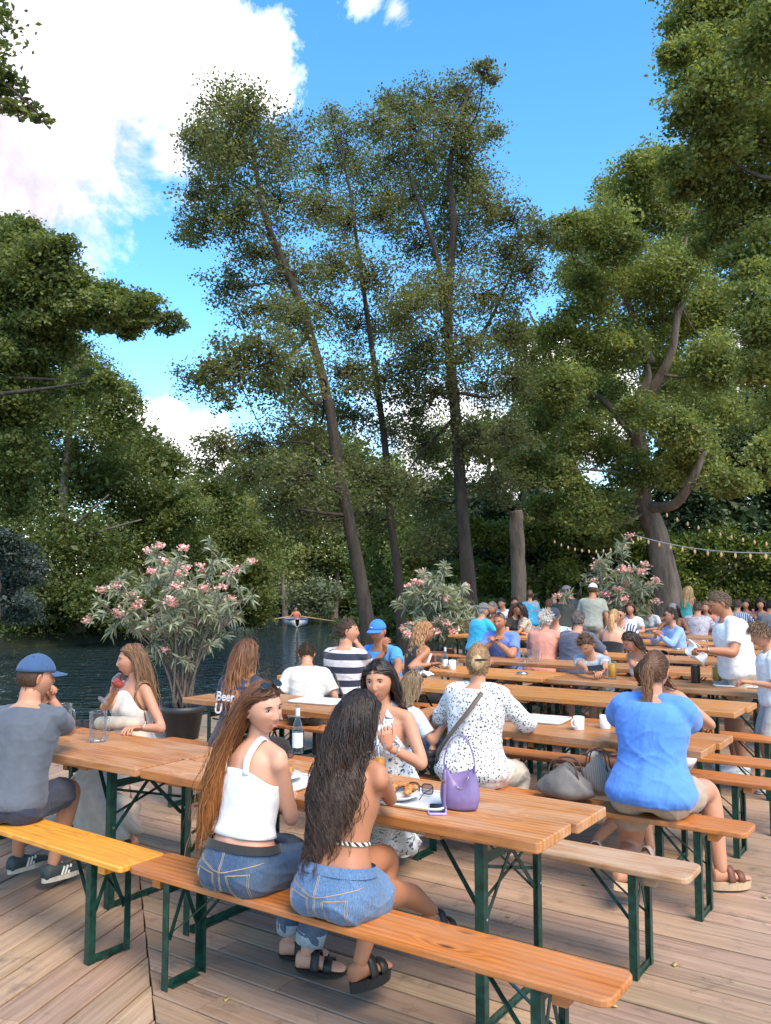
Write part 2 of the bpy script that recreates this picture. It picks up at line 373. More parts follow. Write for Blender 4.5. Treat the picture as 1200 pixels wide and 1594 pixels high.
t = NT('soil and leaf litter'); v = t.coord('Object'); t.col(t.ramp(t.noise(v, 1.4, 6, .65), [(.3, (.02, .022, .01)), (.6, (.05, .055, .022)), (.8, (.09, .07, .045))])); t.set(Roughness=.95); t.bump(t.noise(v, 6, 5, .7), .6, .1)
tag(link('ground', mesh(np.c_[P, Z], F, t.m)), kind='structure')
t = NT('river water'); v = t.coord('Object', (1, 1, 1)); t.col((.016, .030, .026)); t.set(Roughness=.035, IOR=1.333, Specular_IOR_Level=.6)
mp = t.n('ShaderNodeMapping'); mp.inputs['Scale'].default_value = (1, 1.7, 1); t.l(v, mp.inputs['Vector'])
h = t.math('ADD', t.math('MULTIPLY', t.noise(mp.outputs[0], 3.2, 2, .5, .6), 1.0), t.math('MULTIPLY', t.noise(mp.outputs[0], 1.1, 2, .5, .4), 1.6))
t.bump(h, 1.0, .22)
tag(link('water', mesh([(-300, -60, -.85), (300, -60, -.85), (300, 300, -.85), (-300, 300, -.85)], [[0, 1, 2, 3]], t.m)), kind='structure')
# ---------------------------------------------------------------- deck boards
def clip(poly, nrm, d):                        # keep the side where p.n <= d
    out = []
    for i in range(len(poly)):
        a, b = poly[i], poly[(i + 1) % len(poly)]; da, db = a @ nrm - d, b @ nrm - d
        if da <= 0: out.append(a)
        if da * db < 0: out.append(a + (b - a) * (da / (da - db)))
    return out
S0 = W(-3.32, 2.87)[:2]; SD = np.array([math.cos(R(107.7)), math.sin(R(107.7))]); SN = np.array([SD[1], -SD[0]])  # SN points right
outline = [W(*q)[:2] for q in [(-8.2, -5), (12, -5), (16, 30), (-12.5, 30), (-10.8, 15), (-8.4, 11.6)]]
mb_V, mb_F, mb_C, mb_UV, nn = [], [], [], [], 0
for side, ang, pitch in ((1, TH, .152), (-1, R(75), .165)):
    ax = np.array([math.cos(ang), math.sin(ang)]); pn = np.array([-ax[1], ax[0]])
    base = clip(outline, SN * -side, (S0 @ SN) * -side - .004)
    pr = [p @ pn for p in base]; k0, k1 = int(min(pr) / pitch) - 1, int(max(pr) / pitch) + 1
    for k in range(k0, k1 + 1):
        o = .0055 + .003 * rng.random()
        q = clip(clip(base, -pn, -(k * pitch + o)), pn, (k + 1) * pitch - o)
        if len(q) < 3: continue
        al = [p @ ax for p in q]; a0, a1 = min(al), max(al)
        cuts = [a0]; c = a0 + rng.random() * 3.5
        while c < a1: cuts.append(c); c += 5.4
        cuts.append(a1 + .01)
        for i in range(len(cuts) - 1):
            r_ = clip(clip(q, -ax, -(cuts[i] + .002)), ax, cuts[i + 1] - .002)
            if len(r_) < 3: continue
            z = rng.normal(0, .0012); m = len(r_); c3 = np.array(r_); cen = c3.mean(0)
            e = c3.copy(); w_ = (e @ pn); mid = (k + .5) * pitch
            ins = e + pn[None] * np.where(w_ > mid, -.004, .004)[:, None]
            V = np.concatenate([np.c_[ins, np.full(m, z)], np.c_[e, np.full(m, z - .005)], np.c_[e, np.full(m, z - .03)]])
            Fs = [list(range(m))] + [[m + j, m + (j + 1) % m, (j + 1) % m, j] for j in range(m)] + [[2 * m + j, 2 * m + (j + 1) % m, m + (j + 1) % m, m + j] for j in range(m)]
            tone = np.array([1, 1, 1]) * (.8 + .38 * rng.random()) * np.array([1, 1 + rng.normal(0, .02), 1 + rng.normal(0, .03)])
            off = rng.random() * 50
            mb_V.append(V); mb_F += [[a + nn for a in f] for f in Fs]; mb_C.append(np.tile(tone, (3 * m, 1))); nn += 3 * m
            mb_UV.append(np.stack([V[:, :2] @ ax + off, V[:, :2] @ pn + off * .37], 1))
tag(link('deck', mesh(np.concatenate(mb_V), mb_F, M_DECK, False, col=np.concatenate(mb_C), uv=np.concatenate(mb_UV))), kind='structure')
mb = MB(); o2 = np.array(outline); m = len(o2)
V = np.concatenate([np.c_[o2, np.full(m, -.06)], np.c_[o2, np.full(m, -.34)]])
mb.add(V, [list(range(m)), list(range(m, 2 * m))[::-1]] + [[m + j, m + (j + 1) % m, (j + 1) % m, j] for j in range(m)])
for k in range(14):
    p = W(-8.1 if k < 9 else -8.3 - (k - 8) * .45, 1 + k * 1.3 if k < 9 else 11.2 + (k - 8) * 1.5); mb.tube([(p[0], p[1], -2), (p[0], p[1], -.3)], .09, 8)
tag(mb.build('deck_substructure', plain('dark wet timber', (.03, .022, .016), .8)), kind='structure')
# ---------------------------------------------------------------- benches and tables
def slab(L, Wd, T, rc, b=.006, off=0, n=5):    # plank with rounded plan corners and eased edges
    def outl(ins):
        pts = []
        for cx, cy, a0 in ((L / 2 - rc, Wd / 2 - rc, 0), (-L / 2 + rc, Wd / 2 - rc, 90), (-L / 2 + rc, -Wd / 2 + rc, 180), (L / 2 - rc, -Wd / 2 + rc, 270)):
            for i in range(n):
                a = R(a0 + 90 * i / (n - 1)); pts.append((cx + (rc - ins) * math.cos(a), cy + (rc - ins) * math.sin(a)))
        return np.array(pts)
    lv = [(b, 0), (b * .3, -b * .3), (0, -b), (0, -T + b), (b * .3, -T + b * .3), (b, -T)]
    m = 4 * n; V = np.concatenate([np.c_[outl(i), np.full(m, z)] for i, z in lv])
    F = [list(range(m))] + [[(k + 1) * m + j, (k + 1) * m + (j + 1) % m, k * m + (j + 1) % m, k * m + j] for k in range(5) for j in range(m)] + [list(range(5 * m, 6 * m))[::-1]]
    return V, F
def lprof(mb, a, b, w=.035, sgn=1, t=.004):      # angle iron upright from a to b, flange along y and x
    a = np.array(a, float); b = np.array(b, float)
    mb.bar(a, b, w, t, up=(0, 1, 0)) if abs((b - a)[1]) < .2 else mb.bar(a, b, w, t)
    o = np.array((0, sgn * (w / 2 - t / 2), 0)); mb.bar(a + o + (w / 2 * -np.sign(a[0] or 1) * 1, 0, 0), b + o + (w / 2 * -np.sign(a[0] or 1), 0, 0), w, t, up=(1, 0, 0))
def frame_mb(x, hy, H, sx, table):
    mb = MB(); w = .038 if table else .034
    for s in (-1, 1):                            # uprights, wide face to the outside
        mb.box((x, s * hy, H / 2), (.004, w, H)); mb.box((x - sx * w / 2, s * (hy + w / 2 - .002), H / 2), (w, .004, H))
    mb.box((x - sx * w / 2, 0, .006), (w, 2 * hy - w, .004)); mb.box((x - sx * .002 - sx * .004, 0, .02), (.004, 2 * hy - w, .03))
    mb.box((x - sx * .008, 0, H - .03 if not table else H - .07), (.004, 2 * hy + .01, .04))
    z0 = H * .55 if table else H * .45; z1 = H - (.07 if table else .03)
    for s in (-1, 1):
        mb.bar((x - sx * .012, s * (hy - .01), z0), (x - sx * .012, -s * hy * .05, z1), .02, .004, up=(1, 0, 0))
        if table: mb.bar((x - sx * .016, s * (hy - .01), z0 + .09), (x - sx * .016, -s * (hy * .9), z0 + .22), .014, .004, up=(1, 0, 0))
    return mb
def make_table(mat, inset=.27):
    r = empty('beer_table')
    mb = MB(); 
    for s in (-1, 1):
        V, F = slab(2.2, .319, .042, .012, .005); V = V + np.array([.012 * s + .0, s * .1635, .77]); mb.add(V, F)
    mb.build('tabletop', mat, r, loc=None)
    for x in (-.62, .62): b = MB(); b.box((x, 0, .77 - .042 - .012), (.07, .60, .022)); b.build('batten', mat, r)
    for sx in (-1, 1):
        x = sx * (1.1 - inset); f = frame_mb(x, .25, .715, sx, True).build('leg_frame', M_GREEN, r)
        for s in (-1, 1): b = MB(); b.bar((x - sx * .01, s * .225, .40), (x - sx * .34, s * .10, .715), .02, .005); b.build('brace', M_GREEN, r)
        for s in (-1, 1): bo = MB(); bo.lathe([(.0, 0), (.007, 0), (.007, .004), (.003, .006), (0, .006)], 8, (x + sx * .003, s * .25, .42), M=Matrix.Rotation(R(90) * sx, 3, 'Y')); bo.build('bolt', M_STEEL, f)
    return r
def make_bench(mat, rc=.045):
    r = empty('beer_bench')
    V, F = slab(2.2, .25, .028, rc, .006); link('seat', mesh(V + (0, 0, .475), F, mat, False), r)
    for x in (-.93, .93): b = MB(); b.box((x, 0, .475 - .028 - .02), (.05, .20, .038)); b.build('batten', mat, r)
    for sx in (-1, 1):
        x = sx * .87; f = frame_mb(x, .095, .445, sx, False).build('leg_frame', M_GREEN, r)
        for s in (-1, 1): b = MB(); b.bar((x - sx * .01, s * .09, .22), (x - sx * .26, s * .02, .44), .018, .005); b.build('brace', M_GREEN, r)
    return r
protoT = [make_table(M_TABLE), make_table(M_TABLE_B)]; protoB = {'n': make_bench(M_BENCH), 'y': make_bench(M_BENCH_NEW, .02), 'o': make_bench(M_BENCH_OLD)}
used = set()
def put(proto, u, v, label, grp, cat, z=0, rot=0):
    if id(proto) in used: o = copy_tree(proto)
    else: o = proto; used.add(id(proto))
    p = W(u, v, z); o.location = tuple(p); o.rotation_euler = (0, 0, TH + rot)
    return tag(o, label, cat, grp)
GT, GB = 'long folding beer tables in rows', 'folding beer benches in rows'
def T(u_right, v, label, k=0, z=0): return put(protoT[k], u_right - 1.1, v + .325, label, GT, 'table', z)
def B(u_right, v, label, k='n', z=0, rot=0): return put(protoB[k], u_right - 1.1, v + .125, label, GB, 'bench', z, rot)
ta = T(-1.37, 3.02, 'nearest beer table holding the purple handbag, two planks with worn corner', 0)
tb = T(-3.60, 3.02, 'beer table holding the empty dimpled mug and rolled cream bag', 0)
B(-.97, 2.61, 'nearest bench with rounded end, carrying the two women in jeans and denim shorts')
B(-3.155, 2.61, 'bright yellow-orange bench under the man in the blue baseball cap', 'y', z=.006, rot=R(-2))
B(-1.07, 3.83, 'bleached weathered bench on the far side of the nearest table', 'o')
B(-3.32, 3.83, 'bench under the woman drinking from a stemmed glass')
B(-1.01, 4.665, 'bench carrying the woman in the bright blue blouse')
B(-3.24, 4.665, 'bench carrying the woman in the spotted blouse')
T(-1.32, 5.12, 'beer table with two white mugs in front of the blue blouse', 0)
t2l = T(-3.56, 5.03, 'beer table by the water with a white tray, behind the auburn-haired woman', 0)
t2l.scale = (.86, 1, 1); t2l.location = tuple(W(-3.56 - .946, 5.03 + .325))
B(-1.08, 5.82, 'bench behind the table with two white mugs')
B(-3.30, 5.82, 'bench with an end butting the seat behind the spotted blouse')
B(-.98, 6.44, 'orange bench end beside the legs of the boy in grey shorts')
B(-3.20, 6.44, 'bench holding a folded navy jacket')
T(-1.50, 6.74, 'bright amber table ending beside the boy in grey shorts', 1)
T(-3.73, 6.74, 'amber table holding two stemmed wine glasses', 1)
B(-1.2, 7.46, 'bench behind the bright amber table')
B(-3.43, 7.46, 'bench under the man in the blue cap and polo')
T(-1.35, 8.0, 'table holding the dark beer, the pint mug and a tray', 0)
T(-3.58, 8.0, 'table holding the ashtray, mineral water bottle and white cup', 1)
B(-1.3, 8.75, 'bench under the teenage boy reading his phone')
B(-3.53, 8.75, 'bench behind the table with the ashtray')
T(-.86, 9.35, 'table right behind the standing man in the white t-shirt')
k = 0
rowtxt = ['fourth', 'fifth', 'sixth', 'seventh', 'eighth', 'ninth', 'tenth']
for v in (10.75, 12.2, 13.6, 15.2, 17.2, 19.5, 22.0):
    for j, ur in enumerate((3.4, 1.17, -1.06, -3.29, -5.52, -7.75)):
        if (j == 4 and v < 15) or (j == 5 and v < 17): continue
        if (j == 0 and v < 12): continue
        ww = ['right-hand', 'second from the right', 'middle', 'fourth from the right', 'fifth from the right', 'left-hand'][j]
        T(ur + .0, v, f'empty distant table, {ww} one in the {rowtxt[k]} row back', (k + j) % 2)
        B(ur + .05, v - .42, f'distant bench on the near side, {ww} in the {rowtxt[k]} row back')
        B(ur - .05, v + .74, f'distant bench on the far side, {ww} in the {rowtxt[k]} row back')
    k += 1
B(-2.6, 10.12, 'bench under the tattooed man with clasped hands')
T(-3.09, 9.35, 'table under the elbows of the tattooed man, two empty dimpled mugs on it', 0)
B(-4.8, 10.12, 'bench end behind the two full glasses')
# side terrace by the trees
T(-5.6, 13.4, 'table in front of the man in the turquoise t-shirt', 1)
B(-5.6, 12.75, 'bench under the man in the turquoise t-shirt')
# ---------------------------------------------------------------- people
def nz(v): v = np.asarray(v, float); return v / (np.linalg.norm(v) + 1e-12)
def rz3(a): c, s = math.cos(a), math.sin(a); return np.array([[c, -s, 0], [s, c, 0], [0, 0, 1.0]])
def rx3(a): c, s = math.cos(a), math.sin(a); return np.array([[1, 0, 0], [0, c, -s], [0, s, c]])
def ry3(a): c, s = math.cos(a), math.sin(a); return np.array([[c, 0, s], [0, 1, 0], [-s, 0, c]])
def ik(a, t, l1, l2, hint):
    d = t - a; L = np.linalg.norm(d); L2 = min(L, (l1 + l2) * .995); L2 = max(L2, abs(l1 - l2) + .02); x = d / (L + 1e-9); t = a + x * L2
    k = (l1 * l1 - l2 * l2 + L2 * L2) / (2 * L2); h = math.sqrt(max(l1 * l1 - k * k, 0)); y = hint - x * np.dot(hint, x); y = nz(y)
    return a + x * k + y * h, t
TASKS = []                                   # voxel unions done in one depsgraph pass at the end
def capsule_chain(P, r, n=14, k=5):
    P = np.asarray(P, float); r = np.asarray(r, float)
    m = max(len(P), (len(P) - 1) * k + 1) if len(P) > 2 else len(P) * 3
    Q = spline(P, m) if len(P) > 2 else P[0] + (P[1] - P[0]) * np.linspace(0, 1, m)[:, None]
    rr = np.interp(np.linspace(0, 1, m), np.linspace(0, 1, len(r)), r)
    T = nz(Q[0] - Q[1]); T2 = nz(Q[-1] - Q[-2])
    Q = np.concatenate([[Q[0] + T * rr[0] * .85, Q[0] + T * rr[0] * .5], Q, [Q[-1] + T2 * rr[-1] * .5, Q[-1] + T2 * rr[-1] * .85]])
    rr = np.concatenate([[rr[0] * .4, rr[0] * .85], rr, [rr[-1] * .85, rr[-1] * .4]])
    return tube(Q, rr, n)
def flat_chain(P, r, n=14, k=5):              # same but with flat ends (sleeves, trouser legs)
    P = np.asarray(P, float); m = (len(P) - 1) * k + 1; Q = spline(P, m) if len(P) > 2 else P[0] + (P[1] - P[0]) * np.linspace(0, 1, m)[:, None]
    rr = np.interp(np.linspace(0, 1, m), np.linspace(0, 1, len(r)), r); return tube(Q, rr, n)
def ellip(c, rad, M=np.eye(3), n=12, m=9):
    V = []
    for i in range(m):
        a = math.pi * (i + .0) / (m - 1) if 0 < i < m - 1 else (.04 if i == 0 else math.pi - .04)
        for j in range(n):
            b = 2 * math.pi * j / n; V.append((math.sin(a) * math.cos(b) * rad[0], math.sin(a) * math.sin(b) * rad[1], math.cos(a) * rad[2]))
    return np.array(V) @ np.asarray(M).T + c, [f[::-1] for f in ringfaces(m, n)]
SEC_M = [(-.16, .10, .085, .0), (-.08, .15, .118, -.005), (.02, .165, .125, -.008), (.15, .155, .115, 0), (.35, .145, .105, .004), (.55, .158, .112, .004), (.75, .178, .122, 0), (.90, .165, .105, -.006), (.97, .115, .08, -.008), (1.03, .065, .06, -.004)]
SEC_F = [(-.16, .11, .09, .0), (-.08, .165, .122, -.008), (.02, .178, .13, -.010), (.15, .158, .112, -.002), (.35, .122, .088, .004), (.50, .125, .092, .006), (.70, .145, .104, .004), (.88, .140, .092, -.006), (.97, .092, .068, -.010), (1.03, .052, .052, -.004)]
def head_geo(fem, nu=40, nv=32, child=False):
    # sphere of directions, pole up; returns local verts (front = +y), chin at about -0.115, crown +0.118
    V = []
    th = np.linspace(.03, math.pi - .03, nv); ph = np.arange(nu) * 2 * math.pi / nu
    T_, Pp = np.meshgrid(th, ph, indexing='ij'); x = np.sin(T_) * np.sin(Pp); y = np.sin(T_) * np.cos(Pp); z = np.cos(T_)
    ry = np.where(y > 0, .090, .100); X = x * .074; Y = y * ry; Z = z * np.where(z > 0, .116, .109)
    low = np.clip(-z, 0, 1); X = X * (1 - .34 * low ** 1.5 - .05 * (z > 0) * z * z); Y = np.where(y < 0, Y * (1 - .42 * low ** 1.3), Y * (1 - .10 * low ** 3))
    Y = Y + np.where(y < 0, .012 * low, .004 * low)
    fr = np.clip(y, 0, 1) ** 1.5
    g = lambda cx, cz, sx, sz: np.exp(-((X - cx) / sx) ** 2 - ((Z - cz) / sz) ** 2) * (y > 0)
    Y = Y - .007 * fr * np.clip((z - .35) * 2, 0, 1)
    Y += g(0, -.022, .0085, .017) * .0165 + g(0, .004, .007, .02) * .0065 + (g(.010, -.030, .007, .007) + g(-.010, -.030, .007, .007)) * .007
    Y -= (g(.031, .010, .016, .011) + g(-.031, .010, .016, .011)) * .0095
    Y += (g(.030, .031, .022, .008) + g(-.030, .031, .022, .008)) * (.0025 if fem else .005)
    Y += g(0, -.057, .022, .013) * .007 - g(0, -.0575, .024, .0022) * .004 - g(0, -.079, .02, .006) * .004 + g(0, -.098, .018, .014) * (.007 if fem else .010)
    Y += (g(.040, -.020, .018, .018) + g(-.040, -.020, .018, .018)) * .004
    if not fem: X *= 1 + .06 * low
    V = np.stack([X, Y, Z], -1).reshape(-1, 3); F = [f[::-1] for f in ringfaces(nv, nu)]
    # skin tints: lips, cheeks, brow stubble
    v = V; fy = v[:, 1] > .045
    lip = np.exp(-(v[:, 0] / .021) ** 4 - ((v[:, 2] + .057) / .0085) ** 2) * fy; ck = (np.exp(-((np.abs(v[:, 0]) - .042) / .02) ** 2 - ((v[:, 2] + .022) / .022) ** 2)) * fy
    return V, F, lip, ck
def ear(s):
    V, F = ellip((0, 0, 0), (.006, .017, .030), n=10, m=8); d = np.linalg.norm(V[:, 1:] / (.017, .03), axis=1); V[:, 0] -= .004 * np.clip(1 - d * 1.4, 0, 1)
    V = V @ ry3(R(14) * s).T @ rz3(R(25) * s).T; return V + (s * .077, -.012, -.006), F
def hand_geo(side, curl=.5, spread=.12, thumb=.5, hold=False, k=1.0):
    # local: wrist at origin, fingers along +y, palm faces -z, thumb towards +x*side... side=+1 thumb on +x
    mb = MB(); s = side
    secs = [(-.01, .026, .021), (.015, .029, .018), (.045, .038, .016), (.075, .041, .014), (.090, .036, .011)]
    a = np.arange(14) * 2 * math.pi / 14
    V = np.concatenate([np.stack([np.cos(a) * w, np.full(14, y), np.sin(a) * t], 1) for y, w, t in secs]); mb.add(V, [f[::-1] for f in ringfaces(5, 14)])
    for i, (x, L, r) in enumerate(((.029, .070, .0088), (.010, .078, .0090), (-.009, .073, .0086), (-.027, .057, .0076))):
        p = np.array([x, .082, 0]); ang = 0; sp_ = spread * (x / .03); pts = [np.array([x, .055, 0]), p]
        c = curl * (1 + .12 * i)
        for j, f in enumerate((.46, .31, .23)):
            ang += c * (.9, 1.15, .8)[j]; d = np.array([math.sin(sp_) * math.cos(ang), math.cos(ang) * math.cos(sp_), -math.sin(ang)]); p = p + d * L * f; pts.append(p)
        V, F = capsule_chain(pts, [r, r * 1.05, r, r * .95, r * .8], 8, 2); mb.add(V * (s, 1, 1), F if s > 0 else [f[::-1] for f in F])
    b = np.array([.022, .020, -.004]); d1 = nz([.75, .75, -.25 - thumb * .4]); d2 = nz([.45 - thumb * .5, .85, -.3 - thumb * .5])
    V, F = capsule_chain([b, b + d1 * .038, b + d1 * .038 + d2 * .032, b + d1 * .038 + d2 * .058], [.013, .0115, .0100, .0085], 8, 2); mb.add(V * (s, 1, 1), F if s > 0 else [f[::-1] for f in F])
    V, F = mb.arr(); return V * k, F
def foot_geo(k=1.0, tall=0.0):
    # ankle at origin, toes +y, sole at z = -.075
    S = [(-.055, .022, .030, -.045), (-.045, .032, .042, -.038), (0, .034, .045, -.035), (.05, .036, .034, -.043), (.10, .044, .024, -.052), (.145, .047, .017, -.059), (.175, .040, .013, -.063), (.195, .022, .009, -.066)]
    n = 14; a = np.arange(n) * 2 * math.pi / n
    V = np.concatenate([np.stack([np.cos(a) * w, np.full(n, y), np.maximum(np.sin(a) * h + z, -.075)], 1) for y, w, h, z in S]); return V * k, [f[::-1] for f in ringfaces(len(S), n)]
class Person:
    def __init__(p, label, loc, face, group=None, sex='m', h=1.0, g=1.0, seat=.475, pose='sit', lean=8, slean=0, twist=0, head=(0, 5, 0), skin=(.50, .25, .15), q=.016, hands=(None, None), elbow=(None, None), feet=(None, None), knee=None, hand=(.5, .5), handdir=(None, None), chest=1.0, wide=1.0, detail=1, cat='person', hair=(.08, .04, .02), smile=0, hipz=None, toes=(None, None), footpitch=(0, 0), spinebend=1.0):
        p.root = empty('person', loc, face, label, cat, group); p.L = np.array(loc, float); p.face = face; p.inv = rz3(-face)
        p.fem = sex == 'f'; p.h = h; p.g = g; p.q = q; p.skin = skin; p.haircol = hair; p.detail = detail; fem = p.fem
        hz = (seat + .085 * g * h) if pose == 'sit' else (.93 * h)
        if hipz is not None: hz = hipz
        p.hz = hz; base = np.array([0, -.0 if pose == 'sit' else 0, hz]); 
        n = 24; ts = np.linspace(-.2, 1.3, n); Ls = .50 * h; pts = {}; 
        # spine by integration
        C = [base.copy()]; cur = base.copy(); tt = np.linspace(0, 1.3, 27)
        fr = []
        def ang(t): return R(lean) * (.55 + .75 * t) ** spinebend
        for i, t in enumerate(tt):
            a = ang(t); sl = R(slean) * (.4 + .8 * t); d = nz([math.sin(sl), math.sin(a), math.cos(a) * math.cos(sl)])
            if i: cur = cur + d * Ls * (tt[1] - tt[0]); C.append(cur.copy())
            yw = R(twist) * min(t, 1); f0 = rz3(yw) @ np.array([0, 1, 0]); f = nz(f0 - d * np.dot(f0, d)); fr.append((np.cross(f, d), f, d))
        p.tt, p.C, p.fr, p.Ls = tt, np.array(C), fr, Ls
        p.secs = [(t, a * h * g * wide, b * h * g * (1 if t > .6 else 1), o) for t, a, b, o in (SEC_F if fem else SEC_M)]
        if g > 1.1: p.secs = [(t, a, b * (1.0 + .25 * (g - 1) if t < .6 else 1), o) for t, a, b, o in p.secs]
        p.chest = chest; p.smile = smile
        # shoulders
        Rr, Ff, Uu = p.frame(.90); sw = (.150 if fem else .172) * h * (1 + .35 * (g - 1)) * wide
        Sc = p.at(.90); p.S = {1: Sc + Rr * sw + Uu * .0, -1: Sc - Rr * sw}
        p.ua, p.fa = .285 * h * (.95 if fem else 1), .255 * h * (.95 if fem else 1)
        p.E, p.Wr = {}, {}
        for i, s in enumerate((1, -1)):
            t = hands[i]
            if t is None: t = p.at(.2) + Rr * s * .24 * h + Ff * .22 * h if pose == 'sit' else p.S[s] + np.array([s * .06, .04, -.52 * h])
            elif isinstance(t, tuple) and t[0] == 'w': t = p.loc(t[1])
            else: t = np.array(t, float)
            hint = np.array(elbow[i], float) if elbow[i] is not None else (np.array([s * .5, -.35, -1.0]))
            p.E[s], p.Wr[s] = ik(p.S[s], t, p.ua, p.fa, hint)
        # legs
        th_, sh_ = .43 * h, .42 * h; p.Hj, p.K, p.A = {}, {}, {}; hw = .085 * h * g * (1.05 if fem else 1)
        for i, s in enumerate((1, -1)):
            Hj = np.array([s * hw, 0.0, hz]); t = feet[i]
            if t is None: t = np.array([s * .10, (.34 if pose == 'sit' else .02), .075])
            elif isinstance(t, tuple) and t[0] == 'w': t = p.loc(t[1])
            else: t = np.array(t, float)
            hint = np.array(knee[i], float) if knee is not None and knee[i] is not None else np.array([s * .12, 1.0, .55])
            p.Hj[s] = Hj; p.K[s], p.A[s] = ik(Hj, t, th_, sh_, hint)
        # head
        Rr, Ff, Uu = p.frame(1.0); up = nz(Uu * .55 + np.array([0, 0, .45])); p.neck0 = p.at(1.0)
        fl = nz([Ff[0], Ff[1], 0]); Rl = np.cross(fl, [0, 0, 1]); M0 = np.stack([Rl, fl, np.array([0, 0, 1.0])], 1)
        p.HM = M0 @ rz3(R(head[0])) @ rx3(-R(head[1])) @ ry3(R(head[2])); p.hs = h ** .5 * (1.0 if not fem else .97); 
        hu = p.HM @ np.array([0, 0, 1.0]); hf = p.HM @ np.array([0, 1.0, 0])
        p.Hc = p.neck0 + up * .056 * h + hu * .112 * p.hs + hf * .022
        p.neck1 = p.Hc - hu * .075 * p.hs - hf * .022
        p.body(hand, handdir, toes, footpitch, pose)
    def loc(p, wpt): return p.inv @ (np.asarray(wpt, float) - p.L)
    def wor(p, l): return rz3(p.face) @ np.asarray(l, float) + p.L
    def at(p, t, dx=0, dy=0):
        if t < 0: c = p.C[0] + p.fr[0][2] * t * p.Ls; i = 0
        else: c = np.array([np.interp(t, p.tt, p.C[:, k]) for k in range(3)]); i = int(round(t / 1.3 * 26))
        Rr, Ff, Uu = p.fr[min(i, 26)]; return c + Rr * dx + Ff * dy
    def frame(p, t): return p.fr[max(0, min(26, int(round(t / 1.3 * 26))))]
    def sec(p, t): s = np.array(p.secs); return [np.interp(t, s[:, 0], s[:, k]) for k in (1, 2, 3)]
    def torso(p, t0, t1, infl=0, m=14, n=24, flare=0, bust=True):
        V = []
        for t in np.linspace(t0, t1, m):
            a, b, o = p.sec(t); a += infl; b += infl; f = (t1 - t) / (t1 - t0 + 1e-9); a += flare * f; b += flare * f; Rr, Ff, Uu = p.frame(t); c = p.at(t) + Ff * o
            an = np.arange(n) * 2 * math.pi / n; ca, sa = np.cos(an), np.sin(an); e = .82
            x = np.sign(ca) * np.abs(ca) ** e * a; y = np.sign(sa) * np.abs(sa) ** e * b
            if bust and p.fem: 
                bu = .042 * p.chest * p.h * math.exp(-((t - .66) / .11) ** 2); y = y + bu * (np.exp(-((x - .065) / .05) ** 2) + np.exp(-((x + .065) / .05) ** 2)) * (sa > 0)
            y = y - .008 * np.exp(-(x / .02) ** 2) * (sa < 0)
            V.append(c + x[:, None] * Rr + y[:, None] * Ff)
        return np.concatenate(V), ringfaces(m, n)
    def armr(p): f = (.84 if p.fem else 1.0) * p.h * (1 + .8 * (p.g - 1)); return [.050 * f, .046 * f, .038 * f, .040 * f, .036 * f, .026 * f]
    def armpts(p, s): S, E, Wt = p.S[s], p.E[s], p.Wr[s]; return [S, S + (E - S) * .45, E, E + (Wt - E) * .3, E + (Wt - E) * .6, Wt]
    def legr(p): f = p.h * (1 + .55 * (p.g - 1)); k = 1.06 if p.fem else 1.0; return [.088 * f * k, .074 * f * k, .054 * f, .056 * f, .046 * f, .034 * f]
    def legpts(p, s): H, K, A = p.Hj[s], p.K[s], p.A[s]; back = -.012 * nz(np.cross(np.cross(K - H, A - K), A - K) + 1e-9); return [H, H + (K - H) * .5, K, K + (A - K) * .32 + back, K + (A - K) * .62 + back * .6, A]
    def body(p, hand, handdir, toes, footpitch, pose):
        mb = MB(); V, F = p.torso(-.16, 1.03, 0, 18); mb.add(V, F)
        for s in (1, -1):
            V, F = capsule_chain(p.armpts(s), p.armr()); mb.add(V, F)
            V, F = ellip(p.S[s] - p.frame(.9)[2] * .008, np.array([.049, .047, .050]) * p.h * (.88 if p.fem else 1.08)); mb.add(V, F)
            V, F = capsule_chain([p.at(.99, s * .035 * p.h), p.S[s] + p.frame(.9)[2] * .018], [.042 * p.h, .036 * p.h], 12); mb.add(V, F)
            V, F = capsule_chain(p.legpts(s), p.legr()); mb.add(V, F)
            V, F = ellip(p.Hj[s] + np.array([0, -.03, -.005]), np.array([.088, .098, .088]) * p.h * p.g); mb.add(V, F)
        rn = (.048 if p.fem else .060) * p.h * (1 + .4 * (p.g - 1)); V, F = capsule_chain([p.at(.93), p.neck0, p.neck1], [rn * 1.25, rn, rn * .96]); mb.add(V, F)
        head = MB(); n = (76, 70) if p.detail >= 2 else ((30, 26) if p.detail else (18, 16))
        V, F, lip, ck = head_geo(p.fem, *n); hv = V * p.hs @ p.HM.T + p.Hc; sk = np.array(p.skin); lc = sk * np.array([.85, .42, .42]) if p.fem else sk * np.array([.85, .6, .58])
        col = sk[None] * (1 - lip[:, None]) + lc[None] * lip[:, None]; col = col * (1 - .35 * ck[:, None] * (1 - np.array([1, .72, .72]))); head.add(hv, F, col)
        for s in (1, -1): V, F = ear(s); head.add(V * p.hs @ p.HM.T + p.Hc, F, sk * (1.0, .86, .82))
        if p.detail >= 0:
            for i, s in enumerate((1, -1)):
                d = nz(p.Wr[s] - p.E[s]); hd = handdir[i]
                if hd is not None: y = nz(hd[0]); zup = np.array(hd[1], float)
                else: y = d; zup = np.array([0, .3, 1.0])
                z = zup - y * np.dot(zup, y); z = nz(z); x = np.cross(y, z); M = np.stack([x, y, z], 1)
                c = hand[i] if not isinstance(hand[i], dict) else hand[i].get('curl', .5)
                V, F = hand_geo(-s, c, k=(.95 if p.fem else 1.05) * p.h); head.add(V @ M.T + p.Wr[s], F, sk * (1.0, .93, .9))
        p.footM = {}
